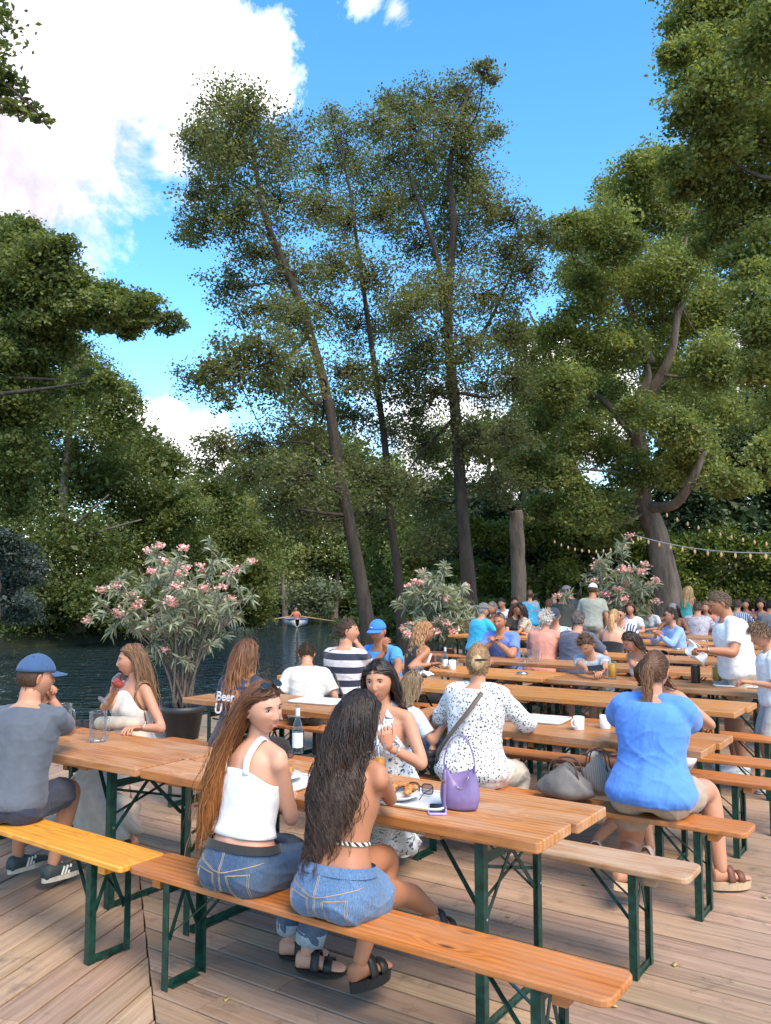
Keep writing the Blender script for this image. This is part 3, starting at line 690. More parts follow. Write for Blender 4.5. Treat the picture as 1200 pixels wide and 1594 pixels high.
        for i, s in enumerate((1, -1)):
            sd = p.A[s] - p.K[s]; f = toes[i] if toes[i] is not None else None
            if f is None: f = np.array([s * .12, 1.0, 0])
            y = nz(f); M = np.stack([nz(np.cross(y, [0, 0, 1])), y, np.array([0, 0, 1.0])], 1) @ rx3(R(footpitch[i])); p.footM[s] = M
            V, F = foot_geo(p.h * (.9 if p.fem else 1.05)); head.add(V @ M.T + p.A[s], F, sk)
        p.headmesh = head
        TASKS.append((p, 'body', mb, p.q, vcol('skin', .48, 0, .12, .35), 0, head))
        p.face_parts()
    def face_parts(p):
        if p.detail < 1: 
            return
        M, c, k = p.HM, p.Hc, p.hs
        for s in (1, -1):
            V, F = ellip((s * .031, .066, .009), (.0130, .012, .0056 if p.detail >= 2 else .0048), n=12, m=9); e = link('eye', mesh(V * k @ M.T + c, F, plain('eye white', (.62, .58, .55), .15)), p.root)
            V, F = ellip((s * .031, .0755, .0088), (.0050, .0032, .0050), n=10, m=6); link('iris', mesh(V * k @ M.T + c, F, plain('dark iris', (.02, .012, .008), .1)), e)
            if p.detail >= 2:
                pts = [(s * (.031 + a * .0135), .0785 - .0045 * a * a - .0008, .0145 - .0055 * a * a) for a in np.linspace(-1, 1, 7)]
                V, F = tube(np.array(pts) * k @ M.T + c, .0013, 6); link('upper_lash', mesh(V, F, plain('lash', (.015, .01, .008), .8)), e)
            if p.detail >= 2 and s > 0:
                zl = .0035 * p.smile
                for zz, rr_, yy in ((-.0545 + zl * .6, .0018, .0885), (-.0610 - zl, .0024, .0880)):
                    lp = [((.0165 + .006 * p.smile) * a, yy - .0005 - .013 * a * a - .003 * p.smile * abs(a), zz + (.0035 + 2 * zl) * a * a * (1 if zz < -.058 else (-.4 + 1.0 * p.smile))  + .0012 * (1 - abs(a)) * (abs(a) > .1) * (zz > -.058)) for a in np.linspace(-1, 1, 11)]
                    V, F = tube(np.array(lp) * k @ M.T + c, np.array([.3, .6, .85, 1, 1, .9, 1, 1, .85, .6, .3]) * rr_, 8); link('lip', mesh(V, F, plain('lip %.2f' % p.skin[0], tuple(np.array(p.skin) * ((.85, .42, .42) if p.fem else (.85, .62, .58))), .35)), p.root)
            if p.smile and s > 0:
                tp_ = [(.015 * a, .0850 - .013 * a * a, -.0572 + .004 * a * a) for a in np.linspace(-1, 1, 9)]; V, F = tube(np.array(tp_) * k @ M.T + c, .0024, 8); link('teeth', mesh(V, F, plain('teeth', (.75, .72, .66), .2)), p.root)
            pts = [(s * (.016 + .032 * a), .084 - .009 * a * a, .026 + .006 * a - .007 * a * a) for a in np.linspace(0, 1, 6)]
            V, F = tube(np.array(pts) * k @ M.T + c, [.0012, .0022, .0024, .0022, .0016, .0008], 6); link('eyebrow', mesh(V, F, plain('brow%.2f' % p.haircol[0], tuple(a * .5 for a in p.haircol), .9)), p.root)
    # ---- clothing -------------------------------------------------------
    def union(p, name, mat, mb, wrink=.004, q=None): TASKS.append((p, name, mb, q or p.q * .9, mat, wrink, None))
    def shirt(p, mat, sleeve=.55, t0=-.05, t1=.975, infl=.014, flare=.01, name='shirt', loose=.016, wrink=.004):
        mb = MB(); V, F = p.torso(t0, t1, infl, 16, flare=flare); mb.add(V, F); ar = np.array(p.armr())
        for s in (1, -1):
            V, F = capsule_chain([p.at(.97, s * .06 * p.h), p.S[s] + p.frame(.9)[2] * .010], [.048 * p.h + .8 * infl * (p.g > 1.1), (.052 + .05 * (p.g - 1)) * p.h + .7 * infl * (p.g > 1.1)], 12); mb.add(V, F)
            if sleeve > 0:
                S, E, Wt = p.S[s], p.E[s], p.Wr[s]
                V, F = ellip(S, np.array([.066, .062, .064]) * p.h * (.86 if p.fem else 1)); mb.add(V, F)
                if sleeve <= 1: V, F = flat_chain([S, S + (E - S) * sleeve * .5, S + (E - S) * sleeve], [ar[0] + loose, ar[1] + loose, ar[1] + loose * 1.25])
                else: V, F = flat_chain([S, S + (E - S) * .5, E, E + (Wt - E) * (sleeve - 1)], [ar[0] + loose, ar[1] + loose, ar[3] + loose, ar[4] + loose])
                mb.add(V, F)
        p.union(name, mat, mb, wrink)
    def tank(p, mat, t0=-.05, t1=.80, infl=.010, flare=.006, straps=.018, name='top', side=.62, strapmat=None, high=False):
        # open shell hugging the torso, upper edge dips under the arms
        n = 40; m = 16; V = []
        for i in range(m):
            for j in range(n):
                an = 2 * math.pi * j / n; side_ = abs(math.cos(an)) ** 2.5; top = t1 - (t1 - side) * side_ if t1 > side else t1
                t = t0 + (top - t0) * i / (m - 1); a, b, o = p.sec(t); f = (1 - i / (m - 1)); a += infl + flare * f; b += infl + flare * f; Rr, Ff, Uu = p.frame(t); ca, sa = math.cos(an), math.sin(an); e = .82
                x = np.sign(ca) * abs(ca) ** e * a; y = np.sign(sa) * abs(sa) ** e * b
                if p.fem and sa > 0: y += .042 * p.chest * p.h * math.exp(-((t - .66) / .11) ** 2) * (math.exp(-((x - .065) / .05) ** 2) + math.exp(-((x + .065) / .05) ** 2))
                V.append(p.at(t) + Ff * o + Rr * x + Ff * y)
        o = link(name, mesh(V, ringfaces(m, n, False), mat), p.root); sm = o.modifiers.new('thick', 'SOLIDIFY'); sm.thickness = .003; sm.offset = 1
        if straps:
            for s in (1, -1):
                pts = []
                for t, y_ in ((t1 - .04, -1), (.9, -1), (1.0, -.45), (.985, .2), (.9, .95), (t1 - .04, 1)):
                    a, b, oo = p.sec(min(t, .95)); Rr, Ff, Uu = p.frame(t); x = (.062 if not high else .075) * p.h; pts.append(p.at(t) + Rr * s * x + Ff * (y_ * (b + .006) + oo) + (Uu * .026 * p.h if abs(y_) < .9 else 0))
                Q = spline(pts, 22); mb = MB(); T_, N_, B_ = frames(Q); cen = p.at(.8)
                W_ = np.cross(T_, np.array([nz(q_ - cen) for q_ in Q])); W_ /= np.linalg.norm(W_, axis=1)[:, None]; O = np.cross(W_, T_) * -1
                O = np.array([nz(q_ - cen) for q_ in Q]); r = straps / 2; ring = [(-r, 0), (-r, .004), (r, .004), (r, 0)]
                V = np.stack([Q + W_ * a + O * b for a, b in ring], 1).reshape(-1, 3); mb.add(V, ringfaces(22, 4)); mb.build('strap', strapmat or mat, o, smooth=True)
        return o
    def pants(p, mat, leg=1.85, infl=.012, top=.17, name='trousers', loose=.014, wrink=.004):
        mb = MB(); V, F = p.torso(-.16, top, infl, 9, bust=False); mb.add(V, F); lr = np.array(p.legr())
        for s in (1, -1):
            H, K, A = p.Hj[s], p.K[s], p.A[s]; V, F = ellip(H + np.array([0, -.03, -.005]), np.array([.088, .098, .088]) * p.h * p.g + infl); mb.add(V, F)
            if leg <= 1: V, F = flat_chain([H, H + (K - H) * leg * .5, H + (K - H) * leg], [lr[0] + infl, lr[1] + loose * 1.1, np.interp(leg, [0, .5, 1], lr[:3]) + loose * 1.6])
            else: V, F = flat_chain([H, H + (K - H) * .5, K, K + (A - K) * .4, K + (A - K) * (leg - 1)], [lr[0] + infl, lr[1] + loose, lr[2] + loose, lr[3] + loose * .9, lr[4] + loose * 1.4])
            mb.add(V, F)
        p.union(name, mat, mb, wrink)
    def skirt(p, mat, length=.5, name='skirt', flare=.06, hem=None):
        # cloth falling from the waist over the thighs
        n, m = 64, 16; V = []; K = (p.K[1] + p.K[-1]) / 2; kx = abs(p.K[1][0] - p.K[-1][0]) / 2; A = (p.A[1] + p.A[-1]) / 2; sit = K[1] > .2
        path = [p.at(.25), p.C[0] + (0, .02, .0), (p.C[0] + K) / 2 + (0, 0, .0), K + (0, .0, -.01), K + (A - K) * length + (0, .0, 0)] if sit else [p.at(.25), p.at(.0), K * .5 + p.C[0] * .5, K, K + (A - K) * length]
        ra = [.145, .18, kx + .085, kx + .085, kx + .08 + flare]; rb = [.11, .13, .095, .085, .10 + flare]
        Q = spline(path, m); RA = np.interp(np.linspace(0, 1, m), np.linspace(0, 1, 5), ra) * p.g; RB = np.interp(np.linspace(0, 1, m), np.linspace(0, 1, 5), rb) * p.g
        T_ = np.gradient(Q, axis=0); T_ /= np.linalg.norm(T_, axis=1)[:, None]; X = np.array([1.0, 0, 0])
        for i in range(m):
            Y = nz(np.cross(T_[i], X)); f = max(0, (i / (m - 1) - .45) / .55)
            for j in range(n):
                a = 2 * math.pi * j / n; w_ = 1 + f * (.10 * math.sin(7 * a + 1) + .06 * math.sin(13 * a + 2)); V.append(Q[i] + X * math.cos(a) * RA[i] * w_ + Y * math.sin(a) * RB[i] * w_ + np.array([0, 0, -.05 * f * (.5 + .5 * math.sin(3 * a))]))
        o = link(name, mesh(V, ringfaces(m, n, False), mat), p.root); sm = o.modifiers.new('thick', 'SOLIDIFY'); sm.thickness = .003
        return o
    def belt(p, mat, t=.14, infl=.02, w=.03, name='belt', t1=None):
        V, F = p.torso(t, t + w / p.Ls, infl, 3, 30, bust=False); return link(name, mesh(V, F[:-2], mat), p.root)
    def shoes(p, kind='sneaker', c=(.7, .7, .7), c2=(.02, .02, .02), sole=(.75, .73, .68)):
        for s in (1, -1):
            k = p.h * (.9 if p.fem else 1.05); M = p.footM[s]; A = p.A[s]
            if kind == 'sneaker':
                V, F = foot_geo(k); V = V * (1.13, 1.06, 1.0) + np.array([0, 0, .004]); o = link('shoe', mesh(V @ M.T + A, F, plain('shoe %.2f %.2f' % (c[0], c[1]), c, .6)), p.root)
                mb = MB(); n = 20; a = np.arange(n) * 2 * math.pi / n
                pr = [(np.cos(t_) * .052 * (1 if abs(math.sin(t_)) < .9 else 1), .072 + np.sin(t_) * .138) for t_ in a]; V = np.concatenate([np.array([(x * (.86 if y < .05 else 1.0) * k * 1.04, y * k, z * k) for x, y in pr]) for z in (-.083, -.060)])
                mb.add(V @ M.T + A, ringfaces(2, n)); mb.build('sole', plain('sole %.2f' % sole[0], sole, .7), o)
                if p.detail >= 1 and c2 is not None:
                    for sd in (-1, 1):
                        mb = MB()
                        for q_ in range(3):
                            y0 = .035 + q_ * .022; mb.bar(np.array([sd * .046, y0 - .012, -.058]) * k, np.array([sd * .036, y0 + .014, -.018]) * k, .011, .003, up=(sd, 0, .3))
                        V, F = mb.arr(); link('stripes', mesh(V @ M.T + A, F, plain('stripe %.2f' % c2[0], c2, .6), False), o)
            else:
                hgt = .05 if kind == 'platform' else .018; mb = MB(); n = 24; a = np.arange(n) * 2 * math.pi / n; m_ = 2
                def prof(y): return .040 + .010 * math.sin(max(0, min(1, (y + .06) / .27)) * 3.3 - .6)
                lv = [(-.075 - hgt, 0.94), (-.075, 1.0)]
                V = np.concatenate([np.array([(math.cos(t_) * prof(.07 + math.sin(t_) * .135) * sc_, .07 + math.sin(t_) * .135 * sc_, z) for t_ in a]) for z, sc_ in lv]) * k
                mb.add(V @ M.T + A, ringfaces(2, n)); o = mb.build('sandal', plain('sandal sole %.2f' % sole[0], sole, .7), p.root)
                for y0, zt in ((.115, -.026), (.05, .004)):
                    pts = [(-.050, y0, -.075), (-.045, y0, -.045), (-.02, y0, zt), (.02, y0, zt), (.045, y0, -.045), (.050, y0, -.075)]
                    Q = spline(pts, 14) * k; V = np.concatenate([Q + (0, -.019, 0), Q + (0, .019, 0), Q * (1.08, 1, 1) + (0, .019, .005), Q * (1.08, 1, 1) + (0, -.019, .005)]).reshape(4, 14, 3).transpose(1, 0, 2).reshape(-1, 3)
                    link('strap', mesh(V @ M.T + A, ringfaces(14, 4), plain('sandal strap %.2f' % c[0], c, .5)), o)
    # ---- hair ------------------------------------------------------------
    def scalp(p, n, low=-.5, front=.30, seed=1):
        r = np.random.default_rng(seed); out = np.zeros((0, 3))
        while len(out) < n:
            d = r.normal(size=(n * 3, 3)); d /= np.linalg.norm(d, axis=1)[:, None]; y, z = d[:, 1], d[:, 2]
            lim = np.where(y > .05, front + .30 * np.clip(y - .4, 0, 1) * 1.2 - .45 * np.clip(.35 - y, 0, .3) / .3 * .6, np.where(y > -.25, -.15 + .25 * (y + .25), low)); ok = z > lim
            out = np.concatenate([out, d[ok]])
        return out[:n]
    def hairshell(p, mat, infl=.006, low=-.5, front=.30, name='hair'):
        nu, nv = 36, 24; V = []; F = []
        for i in range(nv):
            for j in range(nu):
                ph = 2 * math.pi * j / nu; y_, x_ = math.cos(ph), math.sin(ph)
                lim = front + .30 * max(0, y_ - .4) * 1.2 if y_ > .35 else (front + (y_ - .35) / .45 * (front + .12) if y_ > -.1 else (-.12 + (y_ + .1) / .25 * (-.12 - low) if y_ > -.35 else low))
                lim = max(lim + (.13 if y_ > .1 else 0), low); thm = math.acos(max(-1, min(1, lim))); th = .02 + (thm - .02) * i / (nv - 1)
                e = infl * (1 if i < nv - 2 else (.6 if i == nv - 2 else -.6)); z = math.cos(th); lw = max(0, -z)
                X = math.sin(th) * x_ * (.074 * (1 - .34 * lw ** 1.5)); Y = math.sin(th) * y_ * (.09 if y_ > 0 else .1 * (1 - .42 * lw ** 1.3)) + (.012 * lw if y_ < 0 else 0); Z = z * np.where(z > 0, .116, .109)
                nrm_ = nz([X / .0055, Y / .0085, Z / .0139]); V.append(np.array([X, Y, Z]) + nrm_ * e)
        return link(name, mesh(np.array(V) * p.hs @ p.HM.T + p.Hc, ringfaces(nv, nu, False), mat), p.root)
    def collide(p, P, m):
        m = np.broadcast_to(np.asarray(m, float), (len(P),))
        hl = (P - p.Hc) @ p.HM / p.hs; r = np.array([.078, .094, .122]); d = np.linalg.norm(hl / r, axis=1); k = np.where(d < 1.05, 1.05 / (d + 1e-6), 1); low = hl[:, 2] > -.07; k = np.where(low, k, 1); P = p.Hc + (hl * k[:, None] * p.hs) @ p.HM.T
        # torso
        ax = p.C[-3] - p.C[0]; L = np.linalg.norm(ax); t = np.clip(((P - p.C[0]) @ ax) / L / L * p.tt[-3], -.1, 1.0)
        c = np.stack([np.interp(t, p.tt, p.C[:, k_]) for k_ in range(3)], 1); s = np.array(p.secs); a = np.interp(t, s[:, 0], s[:, 1]) + m; b = np.interp(t, s[:, 0], s[:, 2]) + m
        i = np.clip((t / 1.3 * 26).round().astype(int), 0, 26); Rr = np.array([f[0] for f in p.fr])[i]; Ff = np.array([f[1] for f in p.fr])[i]
        v = P - c; x = (v * Rr).sum(1); y = (v * Ff).sum(1); d = np.sqrt((x / a) ** 2 + (y / b) ** 2); ins = (d < 1) & (((P - p.C[0]) @ ax) / L < L * 1.02)
        k = np.where(ins, 1 / (d + 1e-6) - 1, 0); k = np.minimum(k, 1.5); P = P + Rr * (x * k)[:, None] + Ff * (y * k)[:, None]
        for q_, r_ in ((p.S[1], .062), (p.S[-1], .062), ((p.S[1] + p.neck0) / 2, .055), ((p.S[-1] + p.neck0) / 2, .055)):
            v = P - q_; d = np.linalg.norm(v, axis=1); rr = r_ * p.h + m * 1.0; P = np.where((d < rr)[:, None], q_ + v / (d[:, None] + 1e-6) * rr[:, None], P)
        return P
    def hair(p, length=.35, n=700, width=.0035, c1=None, c2=None, wave=0.0, style='down', low=-.5, front=.30, tie=None, part=0.0, seed=3, vol=.35, steps=26, sub=1, side=0.0, back=.3, opn=.012, puff=.14, drift=None, gather=0):
        r = np.random.default_rng(seed); c1 = np.array(c1 if c1 is not None else p.haircol); c2 = np.array(c2 if c2 is not None else c1 * 1.25)
        mat = vcol('hair strands', .42, 0, 0, .5); base = p.hairshell(plain('hair base %.3f %.3f' % tuple(c1[:2]), tuple(c1 * .75), .7, scale=80), .004, low, front)
        D = p.scalp(n, low, front, seed); Rd = np.array([.076, .0, .120]); ry = np.where(D[:, 1] > 0, .092, .102); lw = np.clip(-D[:, 2], 0, 1)
        Lp = np.stack([D[:, 0] * .076 * (1 - .34 * lw ** 1.5), D[:, 1] * ry * np.where(D[:, 1] < 0, 1 - .42 * lw ** 1.3, 1) + .012 * lw, D[:, 2] * .120], 1)
        P = Lp * p.hs @ p.HM.T + p.Hc; Nn = nz(0) if False else (D @ p.HM.T); down = np.array([0, 0, -1.0]); bk = p.HM @ np.array([0, -1.0, 0]); rt = p.HM @ np.array([1.0, 0, 0])
        sideS = np.sign(Lp[:, 0] - part + r.normal(0, .004, n)); paths = [P.copy()]
        if style in ('tie', 'bun'):
            tl = np.array(tie); T0 = tl * p.hs @ p.HM.T + p.Hc; tloc = tl
            for k in range(1, 15):
                f = k / 14; q_ = Lp * (1 - f) + tloc * f; d = np.linalg.norm(q_ / (.080, .102, .124), axis=1); tgt = 1.02 + .05 * np.sin(f * 3.14); q_ = q_ * np.maximum(1, tgt / (d + 1e-6) * (1 - f) + f)[:, None]; paths.append(q_ * p.hs @ p.HM.T + p.Hc)
            if style == 'tie':
                Dn = np.tile(nz(bk * .8 + down * .6), (n, 1)) + r.normal(0, .25, (n, 3)); P = paths[-1] + r.normal(0, .004, (n, 3)); ph = r.random(n) * 6.28; st_ = length / steps * r.uniform(.6, 1.05, n)
                for k in range(steps):
                    Dn = Dn * .72 + down * .32 + r.normal(0, .04, (n, 3)); Dn /= np.linalg.norm(Dn, axis=1)[:, None]; f = k / steps
                    cen = P.mean(0); P = P + Dn * st_[:, None] - (P - cen) * (.02 + .10 * max(0, f - .6)) + (P - cen) * (.10 if f < .2 else 0); P = p.collide(P, .012); P = P + bk * .0006
                    paths.append(P + wave * np.sin(ph + k * .8)[:, None] * rt)
        elif style == 'short':
            Dn = Nn * puff + bk * back + rt * side + r.normal(0, .17, (n, 3)); Dn /= np.linalg.norm(Dn, axis=1)[:, None]; st_ = length / 5 * r.uniform(.5, 1.15, n) * (1 - .35 * np.clip(-D[:, 2] + .2, 0, 1)); P = P.copy()
            for k in range(5): P = P + Dn * st_[:, None]; Dn = Dn * .8 + down * .22 + r.normal(0, .08, (n, 3)) + wave * 12 * r.normal(0, .4, (n, 3)); Dn /= np.linalg.norm(Dn, axis=1)[:, None]; paths.append(P.copy())
        else:
            outw = rt * sideS[:, None]; Dn = Nn * vol + outw * .55 * np.clip(D[:, 2], 0, 1)[:, None] + bk * (.15 + .3 * np.clip(D[:, 1], 0, 1))[:, None] + down * .3; Dn /= np.linalg.norm(Dn, axis=1)[:, None]
            fly = np.where(r.random(n) < .05, 5.0, 1.0)[:, None]; nl = max(6, n // 14); lc = D[r.choice(n, nl)]; lid = np.argmax(D @ lc.T, axis=1); lph = r.random(nl) * 6.28; lfr = r.uniform(.75, 1.25, nl); r0w = r.random(nl); ph = lph[lid] + r.normal(0, .35, n); st_ = length / steps * r.uniform(.72, 1.06, n) * (1 + .10 * r.normal(0, 1, nl)[lid])
            for k in range(steps):
                f = k / steps; Dn = Dn * .74 + down * .30 + bk * (.07 * (1 - f)) + (np.array(drift) * .16 if drift is not None and f < .6 else 0) + r.normal(0, .02, (n, 3)) * fly; Dn /= np.linalg.norm(Dn, axis=1)[:, None]; P = P + Dn * st_[:, None]
                cen = np.zeros((nl, 3)); np.add.at(cen, lid, P); cnt = np.bincount(lid, minlength=nl)[:, None] + 1e-6; cen = cen / cnt; P = P + (cen[lid] - P) * (.05 + .06 * f) * (fly < 2); P = P - rt * (((P - P.mean(0)) @ rt) * gather * f)[:, None]; P = p.collide(P, .010 + .008 * r.random(n)); hl = (P - p.Hc) @ p.HM / p.hs; lim = opn - .30 * np.clip(-hl[:, 2] - .02, 0, .10); fz = (hl[:, 2] < .075) & (hl[:, 2] > -.22) & (np.abs(hl[:, 0]) < .14) & (hl[:, 1] > lim); hl[:, 1] = np.where(fz, hl[:, 1] - .55 * (hl[:, 1] - lim), hl[:, 1]); hl[:, 0] = np.where(fz & (hl[:, 2] > -.13), np.sign(hl[:, 0]) * np.maximum(np.abs(hl[:, 0]), .080 * (1 - .6 * np.clip(-hl[:, 2] - .02, 0, .1) / .1)), hl[:, 0]); P = p.Hc + (hl * p.hs) @ p.HM.T
                am = wave * min(1, f * 1.8) * (.6 + .8 * r0w[lid]); am = np.broadcast_to(am, (n,))[:, None]; paths.append(P + am * (np.sin(ph + k * .95 * lfr[lid])[:, None] * rt + np.cos(ph + k * .95 * lfr[lid])[:, None] * bk * .6))
        Pth = np.stack(paths, 1); m = Pth.shape[1]; T_ = np.gradient(Pth, axis=1); T_ /= np.linalg.norm(T_, axis=2)[..., None] + 1e-9
        O = Pth - (p.Hc + np.array([0, 0, -.0])); B_ = np.cross(T_, O); B_ /= np.linalg.norm(B_, axis=2)[..., None] + 1e-9; Nn2 = np.cross(B_, T_)
        wd = width * (np.sin(np.clip(np.linspace(.12, 1, m) * 1.0, 0, 1) * math.pi * .93) ** .5)[None, :, None] * r.uniform(.6, 1.3, n)[:, None, None]
        V = np.stack([Pth - B_ * wd, Pth + Nn2 * wd * .55, Pth + B_ * wd], 2)      # strand as a shallow 3-sided ribbon
        f = np.linspace(0, 1, m)[None, :, None, None] ** 1.3; tn = r.normal(1, .22, n).clip(.5, 1.7)[:, None, None, None]; mixf = np.clip(f + r.normal(0, .12, n)[:, None, None, None], 0, 1)
        col = ((c1 * (1 - mixf) + c2 * mixf) * tn * np.ones((n, m, 3, 1))).reshape(-1, 3); idx = np.arange(n * m * 3).reshape(n, m, 3); a, b = idx[:, :-1], idx[:, 1:]
        F = np.concatenate([np.stack([a[..., i], a[..., (i + 1) % 3], b[..., (i + 1) % 3], b[..., i]], -1).reshape(-1, 4) for i in range(3)])
        link('strands', mesh(V.reshape(-1, 3), F, mat, True, col=np.clip(col, 0, 1)), base)
        if style == 'bun':
            V, F = ellip(tuple(np.array(tie) + (0, -.012, 0)), (.042, .026, .05), n=18, m=12); v0 = V * p.hs @ p.HM.T + p.Hc; cc = (c1 + c2)[None] / 2 * (1 + .35 * np.sin(np.arctan2(V[:, 0], V[:, 2] - tie[2]) * 9 + V[:, 2] * 160))[:, None]; link('bun', mesh(v0, F, mat, col=np.clip(cc, 0, 1)), base)
        return base
    def cap(p, mat, brim=True, z0=.018, name='cap', tilt=0, back=False):
        nu, nv = 28, 10; V = []
        for i in range(nv):
            th = .03 + (1.42 - .03) * i / (nv - 1)
            for j in range(nu):
                ph = 2 * math.pi * j / nu; V.append((math.sin(th) * math.sin(ph) * .087, math.sin(th) * math.cos(ph) * (.104 if math.cos(ph) > 0 else .112), z0 + math.cos(th) * .112))
        o = link(name, mesh(np.array(V) * p.hs @ p.HM.T + p.Hc, ringfaces(nv, nu, False), mat), p.root); o.modifiers.new('t', 'SOLIDIFY').thickness = .003
        if brim:
            V = []; sg = -1 if back else 1
            for i in range(5):
                for j in range(13):
                    a = R(-62 + 124 * j / 12); r0 = .100 + .070 * (i / 4) * math.cos(a * .9) ** .6; V.append((math.sin(a) * (.086 + .010 * i / 4), sg * (math.cos(a) * r0 + .002), z0 + .018 - .016 * (i / 4) - .012 * math.sin(a) ** 2))
            F = [[i * 13 + j, i * 13 + j + 1, (i + 1) * 13 + j + 1, (i + 1) * 13 + j] for i in range(4) for j in range(12)]; b = link('brim', mesh(np.array(V) * p.hs @ p.HM.T + p.Hc, F, mat), o); b.modifiers.new('t', 'SOLIDIFY').thickness = .004
        V, F = ellip((0, 0, z0 + .112), (.006, .006, .004), n=8, m=5); link('button', mesh(V * p.hs @ p.HM.T + p.Hc, F, mat), o)
        return o
    def glasses(p, up=False, c=(.02, .018, .016), name='sunglasses'):
        ex = (0, .004, .036) if up else (0, 0, 0); Mx = rx3(R(52)) if up else np.eye(3); k = p.hs; rim = MB(); fr = plain('frame %.2f' % c[0], c, .25); lens = MB()
        for s in (1, -1):
            pts = [(s * (.033 + .023 * math.cos(a)), .098 - .010 * (math.cos(a) * s * 1 > 2) - .004 * math.cos(a), .008 + .018 * math.sin(a)) for a in np.linspace(0, 2 * math.pi, 15)]
            V, F = tube(pts, .0022, 6, False); rim.add(V, F); lens.add(np.array(pts[:-1]), [list(range(14))])
            rim.tube([(s * .055, .094, .014), (s * .078, .05, .014), (s * .080, -.02, .006)], .002, 5)
        rim.tube([(-.011, .100, .012), (0, .102, .014), (.011, .100, .012)], .002, 5)
        V, F = rim.arr(); o = link(name, mesh((V @ Mx.T + ex) * k @ p.HM.T + p.Hc, F, fr), p.root); V, F = lens.arr()
        link('lens', mesh((V @ Mx.T + ex) * k @ p.HM.T + p.Hc, F, plain('dark lens', (.02, .022, .03), .08), False), o)
def stitches(p, part, lines, mat, r=.0011, side=-1, name='seam', double=.006):
    # thread lines laid on a finished garment, found by looking along the body's front-back axis
    from mathutils.bvhtree import BVHTree
    o = [c for c in p.root.children if c.name.split('.')[0] == part][0]; bv = BVHTree.FromPolygons([v.co[:] for v in o.data.vertices], [list(q.vertices) for q in o.data.polygons])
    for ln in lines:
        for off in ((0, double) if double else (0,)):
            Q = spline(np.array(ln, float), 12 * len(ln)); pts = []
            for x, z in Q:
                h = bv.ray_cast((x + off, side * 1.0, z + off * .5), (0, -side, 0))
                if h[0] is not None: pts.append(np.array(h[0]) + np.array(h[1]) * .0006)
            if len(pts) > 3: V, F = tube(pts, r, 4); link(name, mesh(V, F, mat), o)
def finish_people():
    objs = []
    for p, name, mb, q, mat, wr, extra in TASKS:
        V, F = mb.arr(); m = mesh(V, F); o = bpy.data.objects.new('tmp', m); COL.objects.link(o)
        r = o.modifiers.new('r', 'REMESH'); r.mode = 'VOXEL'; r.voxel_size = q; s = o.modifiers.new('s', 'SMOOTH'); s.factor = .5; s.iterations = 5 if q > .014 else (12 if q > .0085 else 18); objs.append(o)
    dg = bpy.context.evaluated_depsgraph_get(); dg.update()
    for (p, name, mb, q, mat, wr, extra), o in zip(TASKS, objs):
        me = bpy.data.meshes.new_from_object(o.evaluated_get(dg)); nv = len(me.vertices); V = np.empty(nv * 3, np.float32); me.vertices.foreach_get('co', V); V = V.reshape(-1, 3)
        if wr:
            Nn = np.empty(nv * 3, np.float32); me.vertices.foreach_get('normal', Nn); Nn = Nn.reshape(-1, 3); a, b, c = V[:, 0], V[:, 1], V[:, 2]; s0 = hash(p.root['label']) % 7 if False else len(p.root['label']) % 7
            r1 = 1 - np.abs(np.sin(c * 24 + 2.4 * np.sin(a * 9 + s0) + 1.6 * np.sin(b * 11 + a * 5))); r2 = 1 - np.abs(np.sin(a * 17 + c * 15 + 2.2 * np.sin(c * 12 + s0) + b * 8)); r3 = 1 - np.abs(np.sin(a * 33 - c * 27 + 2 * np.sin(a * 21 + c * 9 + s0)))
            w_ = r1 ** 4 * 1.1 * (.5 + .5 * np.sin(a * 14 + c * 5 + s0)) + r2 ** 4 * .9 * (.5 + .5 * np.sin(c * 17 - a * 4)) + r3 ** 3 * .45 - .35
            V = V + Nn * (wr * 1.25 * w_)[:, None]
        nf = len(me.polygons); ls = np.empty(len(me.loops), np.int32); me.loops.foreach_get('vertex_index', ls); F = [list(pl.vertices) for pl in me.polygons] if nf and len(me.loops) != nf * 4 else ls.reshape(-1, 4)
        if extra is not None:
            V2, F2 = extra.arr(); col = np.concatenate([np.tile(p.skin, (nv, 1)), np.concatenate(extra.c)]); F = [list(f) for f in np.asarray(F).tolist()] if isinstance(F, np.ndarray) else F
            m = mesh(np.concatenate([V, V2]), F + [[i + nv for i in f] for f in F2], mat, col=col)
        else: m = mesh(V, F, mat)
        link(name, m, p.root); bpy.data.meshes.remove(me)
    for o in objs: m = o.data; bpy.data.objects.remove(o); bpy.data.meshes.remove(m)
    TASKS.clear()
# ---------------------------------------------------------------- the people
SK_L, SK_M, SK_T, SK_D = (.62, .33, .225), (.53, .26, .16), (.42, .185, .10), (.25, .105, .055)
BR, DK, BL, GR, RD = (.075, .035, .016), (.018, .011, .009), (.38, .22, .095), (.33, .31, .29), (.16, .062, .022)
FACE_IN, FACE_OUT = TH, TH + math.pi
w3 = lambda px, py, d: ('w', atd(px, py, d))
wz = lambda px, py, z: ('w', at(px, py, z))
def seat_at(px, v): return W(u_of(px, v), v)
C_WHITE = cloth('white jersey', (.78, .78, .79)); C_DENIM = cloth('mid blue denim', (.032, .068, .135), 'denim'); C_DENIM_L = cloth('light blue denim', (.075, .15, .28), 'denim'); C_NAVY = cloth('navy cotton', (.022, .030, .06)); C_KHAKI = cloth('khaki cotton', (.38, .29, .21)); C_BLACK = cloth('black cotton', (.014, .014, .017)); C_GREY = cloth('grey cotton', (.20, .21, .23))
